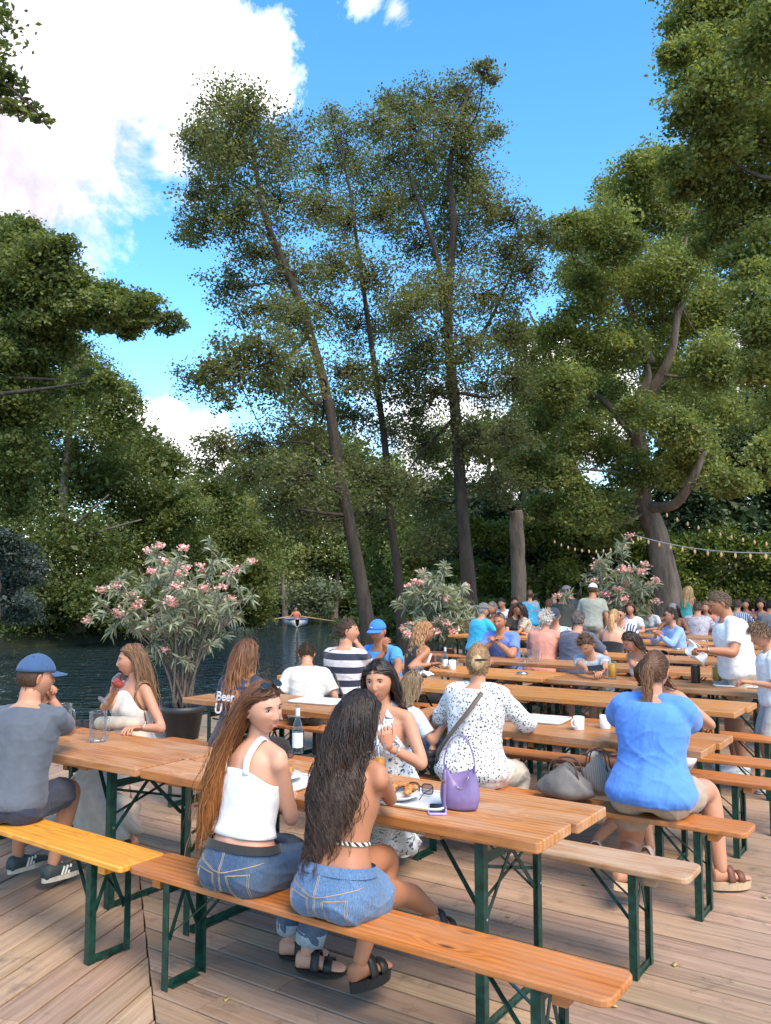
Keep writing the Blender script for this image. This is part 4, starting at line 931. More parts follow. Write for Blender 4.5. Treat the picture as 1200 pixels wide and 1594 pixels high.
# man in the cap at the left
p = Person('seated man in slate grey t-shirt and blue baseball cap, hands clasped, at left edge', W(-4.24, 2.74), R(-6), sex='m', h=1.0, g=.98, lean=17, head=(-42, 4, 0), skin=SK_M, q=.010, detail=2, hands=(w3(82, 1090, 5.16), w3(66, 1094, 5.14)), elbow=((.6, .25, -1), (-.3, .25, -1)), feet=(w3(82, 1345, 5.05), w3(28, 1332, 5.2)), knee=((.25, 1, .9), (-.1, 1, .9)), toes=((.45, 1, 0), (.35, 1, 0)), hand=(1.0, 1.0), handdir=(((-.35, .25, 1), (1, .3, 0)), ((.35, .25, 1), (-1, .3, 0))), hair=BR)
p.shirt(cloth('slate jersey', (.085, .10, .125)), .62, wrink=.005); p.pants(C_NAVY, .82, name='shorts', wrink=.006, loose=.018); p.cap(cloth('blue cap cotton', (.035, .085, .19))); p.hair(.02, 260, .002, style='short'); p.shoes('sneaker', (.045, .06, .062), (.75, .75, .72), (.55, .5, .42))
# woman drinking
p = Person('long-haired woman in cream sleeveless top and skirt drinking red beer from stemmed glass', W(-4.76, 3.97), FACE_OUT + R(-8), sex='f', h=.95, lean=1, head=(-34, 2, 3), skin=SK_M, q=.010, detail=2, hands=(w3(178, 1078, 5.66), wz(216, 1133, .80)), elbow=((1.0, .2, -1.0), (-.7, .1, -1)), feet=(wz(168, 1300, .08), wz(204, 1305, .08)), hand=(.9, .4), handdir=(((-.6, .5, .6), (.6, .6, .4)), None), hair=(.14, .075, .035))
p.tank(cloth('cream satin', (.66, .60, .54)), -.08, .93, .013, .012, 0, side=.66); p.skirt(cloth('cream drape', (.60, .54, .47)), .72, flare=.08); p.hair(.46, 900, .0030, (.17, .085, .036), (.33, .18, .085), .002, low=-.5, vol=.22, part=.01, opn=-.01); p.shoes('flat', (.1, .05, .03))
DRINKER = p
# auburn woman in white crop top
p = Person('laughing woman with long auburn hair, white crop top and blue jeans on nearest bench', W(-2.56, 2.70), R(-30), sex='f', h=.985, g=.95, lean=10, slean=2, twist=-12, head=(-90, 7, 6), smile=.5, skin=SK_L, q=.008, detail=2, hands=(w3(452, 1243, 3.95), wz(398, 1205, .80)), elbow=((.9, -.9, -1), (-.5, -.4, -1)), feet=(w3(478, 1482, 3.97), w3(452, 1462, 4.12)), toes=((1, .35, 0), (1, .5, 0)), knee=((.3, 1, .5), (.2, 1, .5)), hand=(.6, .4), chest=1.15, hair=(.11, .045, .018))
p.tank(cloth('white ribbed cotton', (.82, .82, .84)), .27, .80, .008, 0, .026, side=.70); p.pants(C_DENIM, 1.86, .014, .20, 'jeans', .018, .006); p.belt(cloth('black leather', (.02, .02, .022)), .165, .020, .032); p.shoes('flat', (.012, .012, .012), sole=(.014, .013, .012)); p.glasses(True)
p.hair(.60, 4200, .0019, (.105, .042, .018), (.50, .20, .060), .004, seed=5, vol=.14, part=-.01, opn=-.012, front=.36, drift=(-.42, -.2, 0))
for s in (1, -1):
    A, K = p.A[s], p.K[s]; d = nz(K - A); V, F = tube([A + d * .045, A + d * .10], [.066, .067], 20, False); o = link('turned_up_cuff', mesh(V, F, cloth('pale denim inside', (.30, .36, .42), 'denim')), p.root); o.modifiers.new('t', 'SOLIDIFY').thickness = .006
AUB = p
# dark curly haired woman
p = Person('woman with very long wavy black hair, bare back and denim shorts on nearest bench', W(-2.07, 2.70), R(-33), sex='f', h=.97, g=.95, lean=12, slean=0, head=(-14, 8, 0), skin=SK_T, q=.008, detail=2, hands=(w3(594, 1212, 3.84), wz(505, 1215, .80)), elbow=((.9, -.35, -1), (-.7, -.3, -1)), feet=(w3(688, 1420, 4.15), w3(560, 1497, 3.62)), knee=((.05, 1, .9), (.1, 1, .3)), toes=((.3, 1, -.35), (.2, 1, 0)), hand=(.8, .5), hair=DK)
p.pants(C_DENIM_L, .34, .013, .19, 'denim_shorts', .022, .006); p.belt(C_DENIM_L, .16, .016, .034, 'waistband'); p.belt(cloth('zebra print', (.72, .66, .56), 'zebra', (.02, .02, .02), 22), .38, .006, .014, 'bikini_band'); p.shoes('platform', (.014, .013, .013), sole=(.012, .012, .012))
p.hair(.54, 4600, .0018, (.022, .014, .011), (.085, .048, .032), .022, seed=9, vol=.13, gather=.09, drift=(-.10, 0, 0))
CURL = p
# fork woman
p = Person('dark-haired woman in white floral top raising a fork to her mouth, facing the camera', W(-2.70, 3.99), FACE_OUT + R(8), sex='f', h=.97, lean=9, head=(6, 6, 2), skin=SK_M, q=.009, detail=2, hands=(wz(572, 1192, .80), w3(604, 1163, 4.42)), elbow=((.8, -.1, -1), (-.9, .2, -1.2)), feet=(wz(560, 1310, .09), wz(640, 1310, .09)), hand=(.5, 1.1), handdir=(None, ((.15, .25, 1), (-.6, 1, .1))), hair=DK, chest=1.1)
p.tank(cloth('white floral cotton', (.70, .73, .76), 'floral', (.06, .09, .15), 34), -.10, .90, .014, .02, .05, side=.60); p.skirt(cloth('white floral cotton', (.7, .7, .7)), .5, flare=.08); p.hair(.37, 1300, .0030, (.022, .014, .011), (.05, .028, .02), .005, seed=4, vol=.3, part=.01); p.shoes('flat', (.2, .1, .05))
FORK = p
# child
p = Person('small child with a bowl haircut reaching towards a plate, kneeling beside the floral top', seat_at(622, 4.80), R(-62), sex='m', h=.70, lean=10, head=(10, 8, 0), skin=SK_M, q=.010, detail=1, seat=.50, hands=(w3(694, 1124, 5.72), w3(672, 1116, 5.85)), elbow=((.6, -.2, -1), (-.5, 0, -1)), feet=(w3(688, 1178, 5.45), w3(672, 1168, 5.6)), knee=((.2, 1, .3), (-.1, 1, .3)), hair=BL)
p.shirt(cloth('pale blue white jersey', (.62, .66, .74)), .75); p.pants(C_DENIM, 1.8); p.hair(.12, 1500, .0020, (.17, .11, .055), (.33, .23, .13), 0, low=-.55, vol=.3); p.shoes('sneaker', (.02, .02, .025), (.7, .7, .7), (.03, .03, .03))
# spotted blouse
p = Person('blonde woman from behind in a black-spotted white blouse, hair pinned up', W(-2.62, 4.79), FACE_IN + R(3), sex='f', h=.99, g=1.14, lean=10, head=(22, 6, 0), skin=SK_M, q=.010, detail=1, hands=(wz(822, 1122, .82), wz(700, 1118, .80)), elbow=((1, -.3, -.8), (-.8, -.3, -1)), feet=(None, None), hair=BL)
p.shirt(cloth('spotted blouse', (.74, .72, .71), 'spots', (.03, .03, .035), 62), 1.86, t0=-.12, infl=.022, flare=.015, loose=.022, wrink=.004, name='blouse'); p.pants(cloth('cream trousers', (.62, .57, .50)), 1.85, name='trousers')
hb = p.hair(0, 1300, .0026, (.30, .17, .075), (.60, .40, .20), style='bun', tie=(0, -.098, -.005), low=-.62); p.shoes('flat', (.3, .2, .12))
mb = MB(); V, F = ellip((0.03, -.142, .012), (.050, .006, .007), rz3(R(-8)), 10, 7); link('hair_clip', mesh(V * p.hs @ p.HM.T + p.Hc, F, M_BLACK), hb)
SPOT = p
# blue blouse
p = Person('broad woman seen from behind in a bright blue linen blouse with a ponytail', W(-1.52, 4.79), FACE_IN + R(2), sex='f', h=.99, g=1.22, lean=9, head=(-4, 10, 0), skin=SK_M, q=.010, detail=1, hands=(wz(1075, 1130, .82), wz(965, 1122, .82)), elbow=((1, -.5, -.8), (-1, -.5, -.8)), feet=(w3(1122, 1352, 5.0), w3(968, 1352, 4.72)), toes=((.8, .7, 0), (.25, 1, 0)), hair=RD, footpitch=(0, -18))
p.shirt(cloth('bright blue linen', (.085, .25, .70)), .95, t0=-.10, infl=.026, flare=.012, loose=.034, wrink=.005, name='blouse'); p.pants(C_KHAKI, .5, name='shorts'); p.hair(.27, 1500, .0028, (.10, .045, .02), (.27, .13, .055), .004, style='tie', tie=(0, -.112, .035), low=-.5, seed=6); p.shoes('platform', (.15, .05, .025), sole=(.50, .34, .21))
p.glasses(True, (.30, .12, .04))
# strap top opposite, sleeveless white, phone boy
p = Person('bare-shouldered woman leaning on her arms opposite the bright blue blouse', W(-1.78, 5.95), FACE_OUT, sex='f', h=.97, lean=22, head=(-5, 40, 0), skin=SK_M, q=.012, detail=1, hands=(wz(975, 1100, .80), wz(1065, 1120, .80)), elbow=((.9, -.1, -.5), (-.9, -.1, -.5)), feet=(wz(1012, 1318, .09), wz(925, 1312, .09)), toes=((.2, 1, 0), (-.2, 1, 0)), hair=RD)
p.tank(C_WHITE, -.05, .72, .010, .01, .012, side=.62); p.pants(C_KHAKI, .5, name='shorts'); p.hair(.30, 600, .003, (.09, .04, .018), (.2, .09, .04), .004); p.shoes('flat', (.55, .48, .40), sole=(.35, .27, .2))
p = Person('dark-haired woman in a white sleeveless top resting her forearm on the table', seat_at(1012, 8.88), FACE_OUT + R(-20), sex='f', h=.95, lean=24, head=(-20, 34, 0), skin=SK_M, q=.012, detail=1, hands=(wz(1010, 1062, .80), wz(1030, 1056, .82)), elbow=((.9, -.1, -.5), (-1, -.1, -.6)), hair=DK)
p.tank(C_WHITE, -.05, .92, .012, .01, 0, side=.70); p.pants(C_DENIM, 1.8); p.hair(.24, 600, .003, (.04, .02, .012), (.09, .045, .025), .002, vol=.3)
p = Person('teenage boy with curly hair in a grey t-shirt looking down at his phone', seat_at(930, 8.86), FACE_OUT + R(-4), sex='m', h=.88, lean=26, head=(0, 36, 0), skin=SK_M, q=.011, detail=1, hands=(wz(918, 1047, .84), wz(934, 1047, .84)), elbow=((1.2, .1, -.7), (-1.2, .1, -.7)), hand=(.9, .9), hair=BR)
p.shirt(cloth('pale grey striped jersey', (.45, .48, .52), 'vstripes', (.36, .39, .43), 12), .7); p.pants(cloth('light grey shorts', (.36, .36, .35)), .9, name='shorts'); p.hair(.055, 700, .0035, (.07, .035, .016), (.20, .10, .045), .003, style='short', low=-.4, side=.2); p.shoes('sneaker', (.6, .6, .6), None)
PHONEBOY = p
# standing man and boy
def gy(px, d): x = (px - 600) / FPX; return np.array([x * d / (cp), d, 0])
p = Person('standing man in a white t-shirt and khaki shorts holding a crumpled napkin', gy(1142, 8.05), R(84), sex='m', h=.965, g=1.22, pose='stand', lean=11, head=(4, 26, 0), skin=SK_T, q=.010, detail=2, hands=(w3(1098, 1008, 8.1), w3(1098, 1012, 7.75)), elbow=((.3, -1, -.6), (-.3, -1.0, -.7)), hand=(.8, 1.0), hair=(.13, .08, .05))
p.shirt(C_WHITE, .72, t0=-.10, infl=.014, flare=.015, loose=.016, wrink=.0035, name='t_shirt'); p.pants(cloth('khaki twill', (.40, .34, .27)), 1.0, name='shorts', loose=.025); p.hair(.035, 1100, .003, (.10, .06, .035), (.22, .15, .10), .002, style='short', low=-.5, back=.8); p.shoes('sneaker', (.6, .6, .6), None)
V, F = tube(np.array([[math.cos(a) * .034, 0, math.sin(a) * .030] for a in np.linspace(0, 6.2832, 17)]) @ np.stack([np.cross(nz(p.Wr[-1] - p.E[-1]), [0, 0, 1]), nz(p.Wr[-1] - p.E[-1]), [0, 0, 1]], 1).T + p.Wr[-1] * .93 + p.E[-1] * .07, .006, 6, False); link('wrist_watch', mesh(V, F, M_STEEL), p.root)
NAPKIN = p
p = Person('boy in a white t-shirt and pale shorts standing at the right edge', gy(1196, 7.3), R(80), sex='m', h=.80, g=.95, pose='stand', lean=5, head=(2, 20, 0), skin=SK_M, q=.010, detail=2, hands=(None, w3(1168, 1062, 7.2)), elbow=((.3, -1, -.6), (-.3, -1.0, -.6)), hair=(.16, .09, .05))
p.shirt(C_WHITE, .8, t0=-.12, infl=.02, flare=.02, loose=.026, wrink=.006, name='t_shirt'); p.pants(cloth('pale washed grey shorts', (.42, .45, .44)), .95, name='shorts', loose=.03); p.hair(.055, 900, .003, (.11, .06, .03), (.30, .19, .11), .003, style='short', low=-.3, back=-.3); p.shoes('sneaker', (.62, .6, .57), None)
# group by the water
p = Person('woman with long red-brown hair and a navy shirt printed with white letters, from behind', seat_at(368, 4.62), FACE_IN + R(4), sex='f', h=.97, lean=10, head=(-10, 6, 0), skin=SK_M, q=.011, detail=1, hair=RD, hands=(wz(398, 1098, .80), wz(360, 1090, .8)))
p.shirt(C_NAVY, .7, name='t_shirt'); p.pants(C_BLACK, 1.8); p.hair(.44, 1300, .0032, (.12, .05, .022), (.46, .20, .07), .006, vol=.3, seed=8); p.glasses(True)
BACKTXT = p
p = Person('boy in a cream t-shirt with bowed head sitting by the water', seat_at(478, 5.98), FACE_IN + R(38), sex='m', h=.85, lean=20, head=(6, 42, 0), skin=SK_M, q=.011, detail=1, hair=BR)
p.shirt(cloth('cream jersey', (.62, .58, .52)), .8, infl=.02, loose=.024); p.pants(C_BLACK, 1.8); p.hair(.03, 600, .003, (.05, .028, .015), (.11, .06, .03), style='short')
p = Person('man in a broad navy and white striped polo shirt drinking with his back turned', seat_at(533, 6.55), FACE_IN + R(0), sex='m', h=1.03, g=1.08, lean=6, head=(-55, 0, 0), skin=SK_M, q=.011, detail=1, hands=(w3(556, 1002, 8.6), wz(560, 1055, .8)), elbow=((.8, .1, -1), None), hair=BR)
p.shirt(cloth('wide navy and white stripes', (.66, .60, .60), 'stripes', (.02, .025, .05), 2.6), .75, name='polo_shirt'); p.pants(C_NAVY, 1.8); p.hair(.025, 700, .003, (.06, .03, .018), (.12, .065, .035), style='short')
V, F = p.torso(.2, .95, .022, 3, 8); q1, q2 = p.at(.9, -.10, -.10), p.at(.1, .14, -.14); mb = MB(); mb.tube(spline([q1 + (0, .05, .03), q1, (q1 + q2) / 2 + (0, -.03, 0), q2], 10), .014, 6); mb.build('shoulder_strap', M_BLACK, p.root)
p = Person('older man in bright blue cap and polo shirt resting chin on hand', seat_at(604, 7.58), FACE_OUT + R(0), sex='m', h=1.0, g=1.08, lean=18, head=(6, 8, 0), skin=SK_T, q=.011, detail=2, hands=(w3(599, 1015, 8.85), wz(617, 1056, .80)), elbow=((.8, .3, -1.2), (-1, 0, -.6)), handdir=(((-.2, .3, 1), (.3, 1, 0)), None), hair=GR)
p.shirt(cloth('sky blue pique', (.06, .30, .72)), .72, name='polo_shirt'); p.cap(cloth('royal blue cap', (.03, .19, .70))); p.pants(C_NAVY, 1.8); p.hair(.015, 300, .002, GR, style='short')
CAPMAN = p
p = Person('woman with tousled orange-blonde hair and a black tank top reading a phone', seat_at(642, 7.80), FACE_IN + R(-22), sex='f', h=.97, lean=12, head=(-26, 12, 0), skin=SK_T, q=.011, detail=1, hands=(w3(672, 1034, 9.1), w3(668, 1037, 9.2)), hair=(.5, .25, .1))
p.tank(C_BLACK, -.05, .85, .012, .01, .05, side=.62); p.pants(C_BLACK, 1.8); p.hair(.27, 900, .0034, (.42, .20, .075), (.55, .36, .2), .010, vol=.6)
# further rows ----------------------------------------------------------
def far(label, px, v, face, top, sex='m', hair=BR, hl=.03, skin=SK_M, pose='sit', sleeve=.65, pant=C_NAVY, capm=None, h=1.0, g=1.05, lean=12, head=(0, 8, 0), grp='people at the distant tables', hands=(None, None), d=None, tank=False, q=.018, style=None, brim=True, beard=False, elbow=(None, None), hand=(.6, .6), detail=0, n=260, skirt=None, leg=1.85, short=False):
    loc = seat_at(px, v) if d is None else gy(px, d)
    if hands == 'table': 
        f = np.array([-math.sin(face), math.cos(face)]); r_ = np.array([f[1], -f[0]]); hands = tuple(('w', np.array([*(loc[:2] + f * .42 + r_ * s * .10), .81])) for s in (1, -1)); elbow = ((1, .1, -.7), (-1, .1, -.7))
    if hands == 'chin':
        f = np.array([-math.sin(face), math.cos(face)]); r_ = np.array([f[1], -f[0]]); hands = tuple(('w', np.array([*(loc[:2] + f * .36 + r_ * s * .03), .96])) for s in (1, -1)); elbow = ((.8, .4, -1), (-.8, .4, -1))
    p = Person(label, loc, face, grp, sex, h=h, g=g, lean=lean, head=head, skin=skin, pose=pose, q=q, detail=detail, hands=hands, hair=hair, elbow=elbow, hand=hand)
    if tank: p.tank(top, -.05, .80 if tank != 'low' else .62, .012, .01, .02 if tank != 'low' else 0, side=.60)
    else: p.shirt(top, sleeve, wrink=.005)
    if skirt is not None: p.skirt(skirt, .2)
    elif short: p.pants(pant, .95, name='shorts')
    else: p.pants(pant, leg)
    if hl > .1: p.hair(hl, n * 2, .006, hair, tuple(a * 1.6 for a in hair), .004, vol=.3, steps=14, style=style or 'down', tie=(0, -.11, .03) if style in ('tie', 'bun') else None)
    else: p.hair(hl, n, .005, hair, tuple(a * 1.4 for a in hair), style=style or 'short', tie=(0, -.10, .03) if style == 'bun' else None)
    if capm is not None: p.cap(capm, brim)
    if pose != 'sit': p.shoes('sneaker', (.3, .3, .3), None)
    return p
TAT = far('shaven-headed tattooed man in a blue t-shirt, chin on clasped hands', 788, 10.2, FACE_OUT + R(2), cloth('periwinkle jersey', (.13, .22, .58)), hair=(.2, .12, .08), hl=.006, skin=SK_T, g=1.18, lean=20, hands='chin', q=.012, detail=2, pant=cloth('slate trousers', (.12, .13, .15)), grp=None)
TAT.glasses(True)
for s in (1, -1):
    E_, W_ = TAT.E[s], TAT.Wr[s]; V, F = tube([E_ + (W_ - E_) * f for f in (.06, .3, .55, .86)], [.0435, .0445, .0395, .0315], 18, False); link('forearm_tattoo', mesh(V, F, cloth('tattooed skin', SK_T, 'floral', (.10, .075, .07), 38)), TAT.root)
pts = [(-.012, .118, .062), (-.004, .121, .066), (.004, .121, .061), (.012, .118, .069), (.016, .115, .066)]; V, F = tube(spline(pts, 12) * CAPMAN.hs @ CAPMAN.HM.T + CAPMAN.Hc, [.001, .002, .003, .0035, .003, .0025, .003, .0035, .003, .002, .0015, .001], 6); link('cap_emblem', mesh(V, F, plain('white embroidery', (.8, .8, .8), .8)), CAPMAN.root)
far('white-haired woman in a salmon pink shirt with her back turned', 843, 10.30, FACE_IN, cloth('salmon linen', (.62, .26, .19)), 'f', (.62, .58, .52), .05, g=1.25, sleeve=1.5, lean=12, q=.013, grp=None, hands='table', style='short', n=1100, pant=cloth('salmon linen', (.6, .3, .2)))
far('grey-haired man in a dark slate shirt with his back turned', 892, 10.30, FACE_IN + R(-3), cloth('slate blue poplin', (.085, .095, .14)), 'm', (.16, .14, .13), .03, g=1.2, sleeve=.8, lean=14, q=.013, grp=None, hands='table', n=700, pant=cloth('lilac shirt tail', (.35, .35, .5)))
far('man in a dark cap and a floral shirt facing the camera between two backs', 866, 11.85, FACE_OUT + R(10), cloth('palm print', (.45, .55, .60), 'floral', (.03, .05, .08), 20), capm=C_NAVY, head=(5, 14, 0), hands='table', q=.014, grp=None, detail=1)
far('bare-backed woman with a blonde braid and strapless black top', 950, 11.75, FACE_IN, C_BLACK, 'f', (.42, .25, .12), .26, skin=SK_L, lean=14, tank='low', hands='table', q=.013, grp=None, style='tie')
far('man in sunglasses and a navy and white striped shirt', 970, 13.1, FACE_OUT, cloth('vertical navy stripes', (.60, .62, .66), 'vstripes', (.02, .04, .09), 7), hair=DK, head=(0, 12, 0), hands='table', q=.013, grp=None, detail=1).glasses()
far('woman in a light blue button shirt leaning her face on her hand, looking left', 1056, 12.9, FACE_OUT + R(-40), cloth('light blue oxford', (.24, .38, .66)), 'f', (.05, .03, .02), .04, head=(-20, 0, 0), hands='chin', q=.013, grp=None, detail=1, sleeve=1.6).glasses()
far('man in a turquoise t-shirt and grey flat cap sitting sideways at a distant table', 742, 12.95, FACE_IN + R(-25), cloth('turquoise jersey', (.03, .38, .60)), hair=GR, capm=cloth('grey tweed', (.15, .14, .13)), head=(-20, 6, 0), g=1.15, q=.014, grp=None, hands='table')
far('grey-haired man in an orange t-shirt', 776, 14.35, FACE_OUT + R(-25), cloth('orange jersey', (.72, .15, .02)), hair=(.2, .18, .17), skin=SK_T, hands='table', q=.015, grp=None)
far('woman with long brown hair in a black top beside the orange t-shirt', 797, 14.3, FACE_OUT + R(60), C_BLACK, 'f', (.06, .03, .018), .3, hands='table', q=.015, grp=None)
far('dark-haired woman in a patterned top turning to her neighbour', 822, 14.3, FACE_OUT + R(-50), cloth('brown print', (.5, .4, .3), 'floral', (.1, .06, .04), 20), 'f', DK, .2, skin=SK_T, hands='table', q=.015, grp=None)
far('black-haired man in a white t-shirt below the bare stump', 786, 17.9, FACE_OUT, C_WHITE, hair=DK, head=(0, 18, 0), hands='table', q=.016, grp=None)
far('person in a dark patterned shirt sitting by the stump', 800, 18.6, FACE_OUT + R(30), cloth('dark print', (.06, .06, .08)), hair=DK, hands='table', grp=None)
far('man in a pale lavender t-shirt seated with his back turned', 851, 16.9, FACE_IN, cloth('lavender jersey', (.46, .44, .58)), hair=(.2, .1, .06), skin=SK_M, hands='table', q=.016, grp=None)
far('woman in a turquoise blouse with flower print and a white skirt, seen from behind', 823, 0, R(-10), cloth('turquoise floral', (.03, .36, .62), 'floral', (.5, .25, .2), 10), 'f', (.12, .06, .03), .03, pose='stand', d=17.6, h=.90, sleeve=1.0, style='bun', grp=None, skirt=cloth('white skirt cloth', (.68, .66, .64)))
far('standing person in a dark green jacket and grey track trousers', 873, 0, R(-10), cloth('dark olive jacket', (.04, .05, .045)), 'm', (.12, .1, .09), .05, pose='stand', d=16.6, h=.90, sleeve=1.8, grp=None, pant=cloth('grey track trousers', (.33, .34, .38)))
far('standing man in a dark t-shirt and grey cap leaning towards his neighbour', 893, 0, R(55), cloth('charcoal blue jersey', (.04, .05, .075)), 'm', BR, .03, pose='stand', d=16.8, h=.96, head=(10, 22, 0), capm=cloth('grey cap cotton', (.16, .16, .17)), grp=None, pant=C_DENIM)
far('standing man in a sage t-shirt, cargo trousers and white cap', 918, 0, R(-25), cloth('sage jersey', (.27, .29, .25)), 'm', BR, .02, skin=SK_T, pose='stand', d=15.4, h=.985, g=1.1, capm=cloth('white cap cotton', (.6, .64, .7)), grp=None, pant=cloth('sand cargo', (.30, .25, .20)), q=.013, detail=1)
far('standing woman with long blonde hair in a teal dress', 1062, 0, R(-60), cloth('teal jersey', (.05, .30, .30)), 'f', (.5, .32, .14), .36, pose='stand', d=20.0, h=.94, tank=True, grp=None, skirt=cloth('teal jersey', (.05, .3, .3)), hands=(w3(1078, 943, 20.2), None))
far('dark-haired woman with a grey beret in a black top', 1052, 15.9, FACE_OUT, C_BLACK, 'f', DK, .3, skin=SK_D, tank=True, head=(0, 20, 0), hands='table', grp=None, capm=cloth('grey beret wool', (.2, .2, .21)), brim=False)
far('man in a pale paisley shirt with his back turned', 1083, 16.2, FACE_IN, cloth('pale paisley', (.5, .46, .5), 'floral', (.3, .25, .28), 14), hair=(.14, .08, .05), hands='table', grp=None, g=1.15)
far('woman in a coral top behind the paisley shirt', 1101, 17.3, FACE_OUT, cloth('coral knit', (.6, .2, .14)), 'f', (.2, .09, .05), .2, hands='table', grp=None, skin=SK_M)
far('man in a navy shirt with white stripes at the far right tables', 1146, 19.0, FACE_IN, cloth('navy shirt with thin stripes', (.05, .09, .2), 'vstripes', (.45, .5, .6), 9), hair=(.12, .07, .05), hands='table', grp=None)
far('dark-haired woman in a black vest at the far right tables', 1163, 19.9, FACE_OUT, C_BLACK, 'f', DK, .22, tank=True, skin=SK_M, hands='table', grp=None)
far('person in a bright pink shirt at the far right tables', 1175, 21.4, FACE_IN + R(-40), cloth('bright pink jersey', (.7, .16, .3)), hair=DK, grp=None)
far('woman with a white hairband at the far right tables', 1186, 19.9, FACE_OUT, C_BLACK, 'f', DK, .25, tank=True, grp=None, hands='table')
far('person in a light grey shirt at the right edge, back turned', 1197, 18.6, FACE_IN, C_GREY, hair=DK, grp=None, hands='table')
far('person in a white blouse half hidden by the far oleander', 985, 15.8, FACE_OUT, C_WHITE, 'f', BR, .15, grp=None, hands='table')
far('person in white seated left of the oak trunk', 1012, 16.8, FACE_OUT, cloth('white print', (.66, .66, .68), 'floral', (.3, .35, .5), 18), 'f', RD, .18, grp=None, hands='table')
far('man in a red-brown shirt in profile behind the standing man', 1118, 17.6, FACE_OUT + R(-60), cloth('rust jersey', (.35, .12, .07)), hair=BR, grp=None, hands='table')
far('person in grey behind the lavender t-shirt', 838, 18.6, FACE_OUT, C_GREY, hair=DK, grp=None, hands='table')
far('bald man in a dark shirt far behind the lavender t-shirt', 862, 19.6, FACE_OUT + R(20), cloth('brown check', (.15, .09, .07)), hair=(.3, .2, .15), hl=.006, grp=None, hands='table')
finish_people()
M_TH = plain('tan seam thread', (.42, .30, .16), .8); hz = CURL.hz
stitches(CURL, 'denim_shorts', [[(0, hz + .09), (.002, hz + .02), (0, hz - .06)], [(-.15, hz + .055), (-.08, hz + .038), (0, hz + .022), (.08, hz + .038), (.15, hz + .055)], [(.035, hz + .012), (.125, hz + .022)], [(.035, hz + .012), (.045, hz - .07), (.085, hz - .09), (.12, hz - .065), (.125, hz + .022)], [(-.035, hz + .012), (-.125, hz + .022)], [(-.035, hz + .012), (-.045, hz - .07), (-.085, hz - .09), (-.12, hz - .065), (-.125, hz + .022)]], M_TH)
hz = AUB.hz
stitches(AUB, 'jeans', [[(0, hz + .09), (.002, hz + .02), (0, hz - .06)], [(-.15, hz + .055), (-.08, hz + .038), (0, hz + .022), (.08, hz + .038), (.15, hz + .055)], [(.035, hz + .012), (.125, hz + .022)], [(.035, hz + .012), (.045, hz - .07), (.085, hz - .09), (.12, hz - .065), (.125, hz + .022)], [(-.035, hz + .012), (-.125, hz + .022)], [(-.035, hz + .012), (-.045, hz - .07), (-.085, hz - .09), (-.12, hz - .065), (-.125, hz + .022)]], M_TH)
# ---------------------------------------------------------------- trees
def bark(name, c1, c2, sc=6):
    if name in _mats: return _mats[name]
    t = NT(name); v = t.coord('Object', (1, 1, .22)); n = t.noise(v, sc, 6, .7, .6); f = t.noise(v, sc * 5, 4, .7)
    t.col(t.mix(t.math('MULTIPLY', f, .5), t.ramp(n, [(.35, c1), (.65, c2)]), tuple(x * .4 for x in c1))); t.set(Roughness=.95)
    t.bump(t.math('ADD', n, t.math('MULTIPLY', f, .5)), 1.0, .05); _mats[name] = t.m; return t.m
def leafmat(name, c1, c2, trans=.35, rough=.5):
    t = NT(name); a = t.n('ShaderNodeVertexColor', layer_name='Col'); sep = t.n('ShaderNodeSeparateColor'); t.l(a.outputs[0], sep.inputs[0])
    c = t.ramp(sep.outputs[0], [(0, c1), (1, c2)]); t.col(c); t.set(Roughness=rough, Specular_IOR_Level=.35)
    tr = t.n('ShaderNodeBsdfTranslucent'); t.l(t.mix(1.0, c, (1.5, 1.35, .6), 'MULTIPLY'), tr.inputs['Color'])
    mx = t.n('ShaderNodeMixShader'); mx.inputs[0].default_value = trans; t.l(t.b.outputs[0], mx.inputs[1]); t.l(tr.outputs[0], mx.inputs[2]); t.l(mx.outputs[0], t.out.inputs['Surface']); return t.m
B_ALDER = bark('dark alder bark', (.025, .019, .015), (.085, .065, .050)); B_OAK = bark('grey brown oak bark', (.09, .065, .05), (.25, .19, .15), 4); B_PALE = bark('pale bark', (.2, .18, .15), (.4, .36, .3))
L_ALDER = leafmat('alder leaves', (.064, .082, .036), (.23, .25, .115), .45); L_OAK = leafmat('oak leaves', (.080, .118, .036), (.31, .36, .125), .46)
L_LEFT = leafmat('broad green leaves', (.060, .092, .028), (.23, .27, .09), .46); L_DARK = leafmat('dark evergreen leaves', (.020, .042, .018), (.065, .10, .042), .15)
L_LIME = leafmat('light yellow green leaves', (.19, .22, .07), (.46, .48, .22), .45); L_HEDGE = leafmat('hedge leaves', (.05, .09, .018), (.19, .23, .055), .4); L_BLUE = leafmat('blue green leaves', (.035, .055, .045), (.085, .115, .10), .2)
L_SILVER = leafmat('silvery willow leaves', (.10, .13, .065), (.24, .27, .16), .25)
def rot_rand(n, up=0.0):
    q = rng.normal(size=(n, 3)); q[:, 2] = np.abs(q[:, 2]) + up; q /= np.linalg.norm(q, axis=1)[:, None]
    a = rng.normal(size=(n, 3)); a -= q * (a * q).sum(1)[:, None]; a /= np.linalg.norm(a, axis=1)[:, None]
    return q, a, np.cross(q, a)
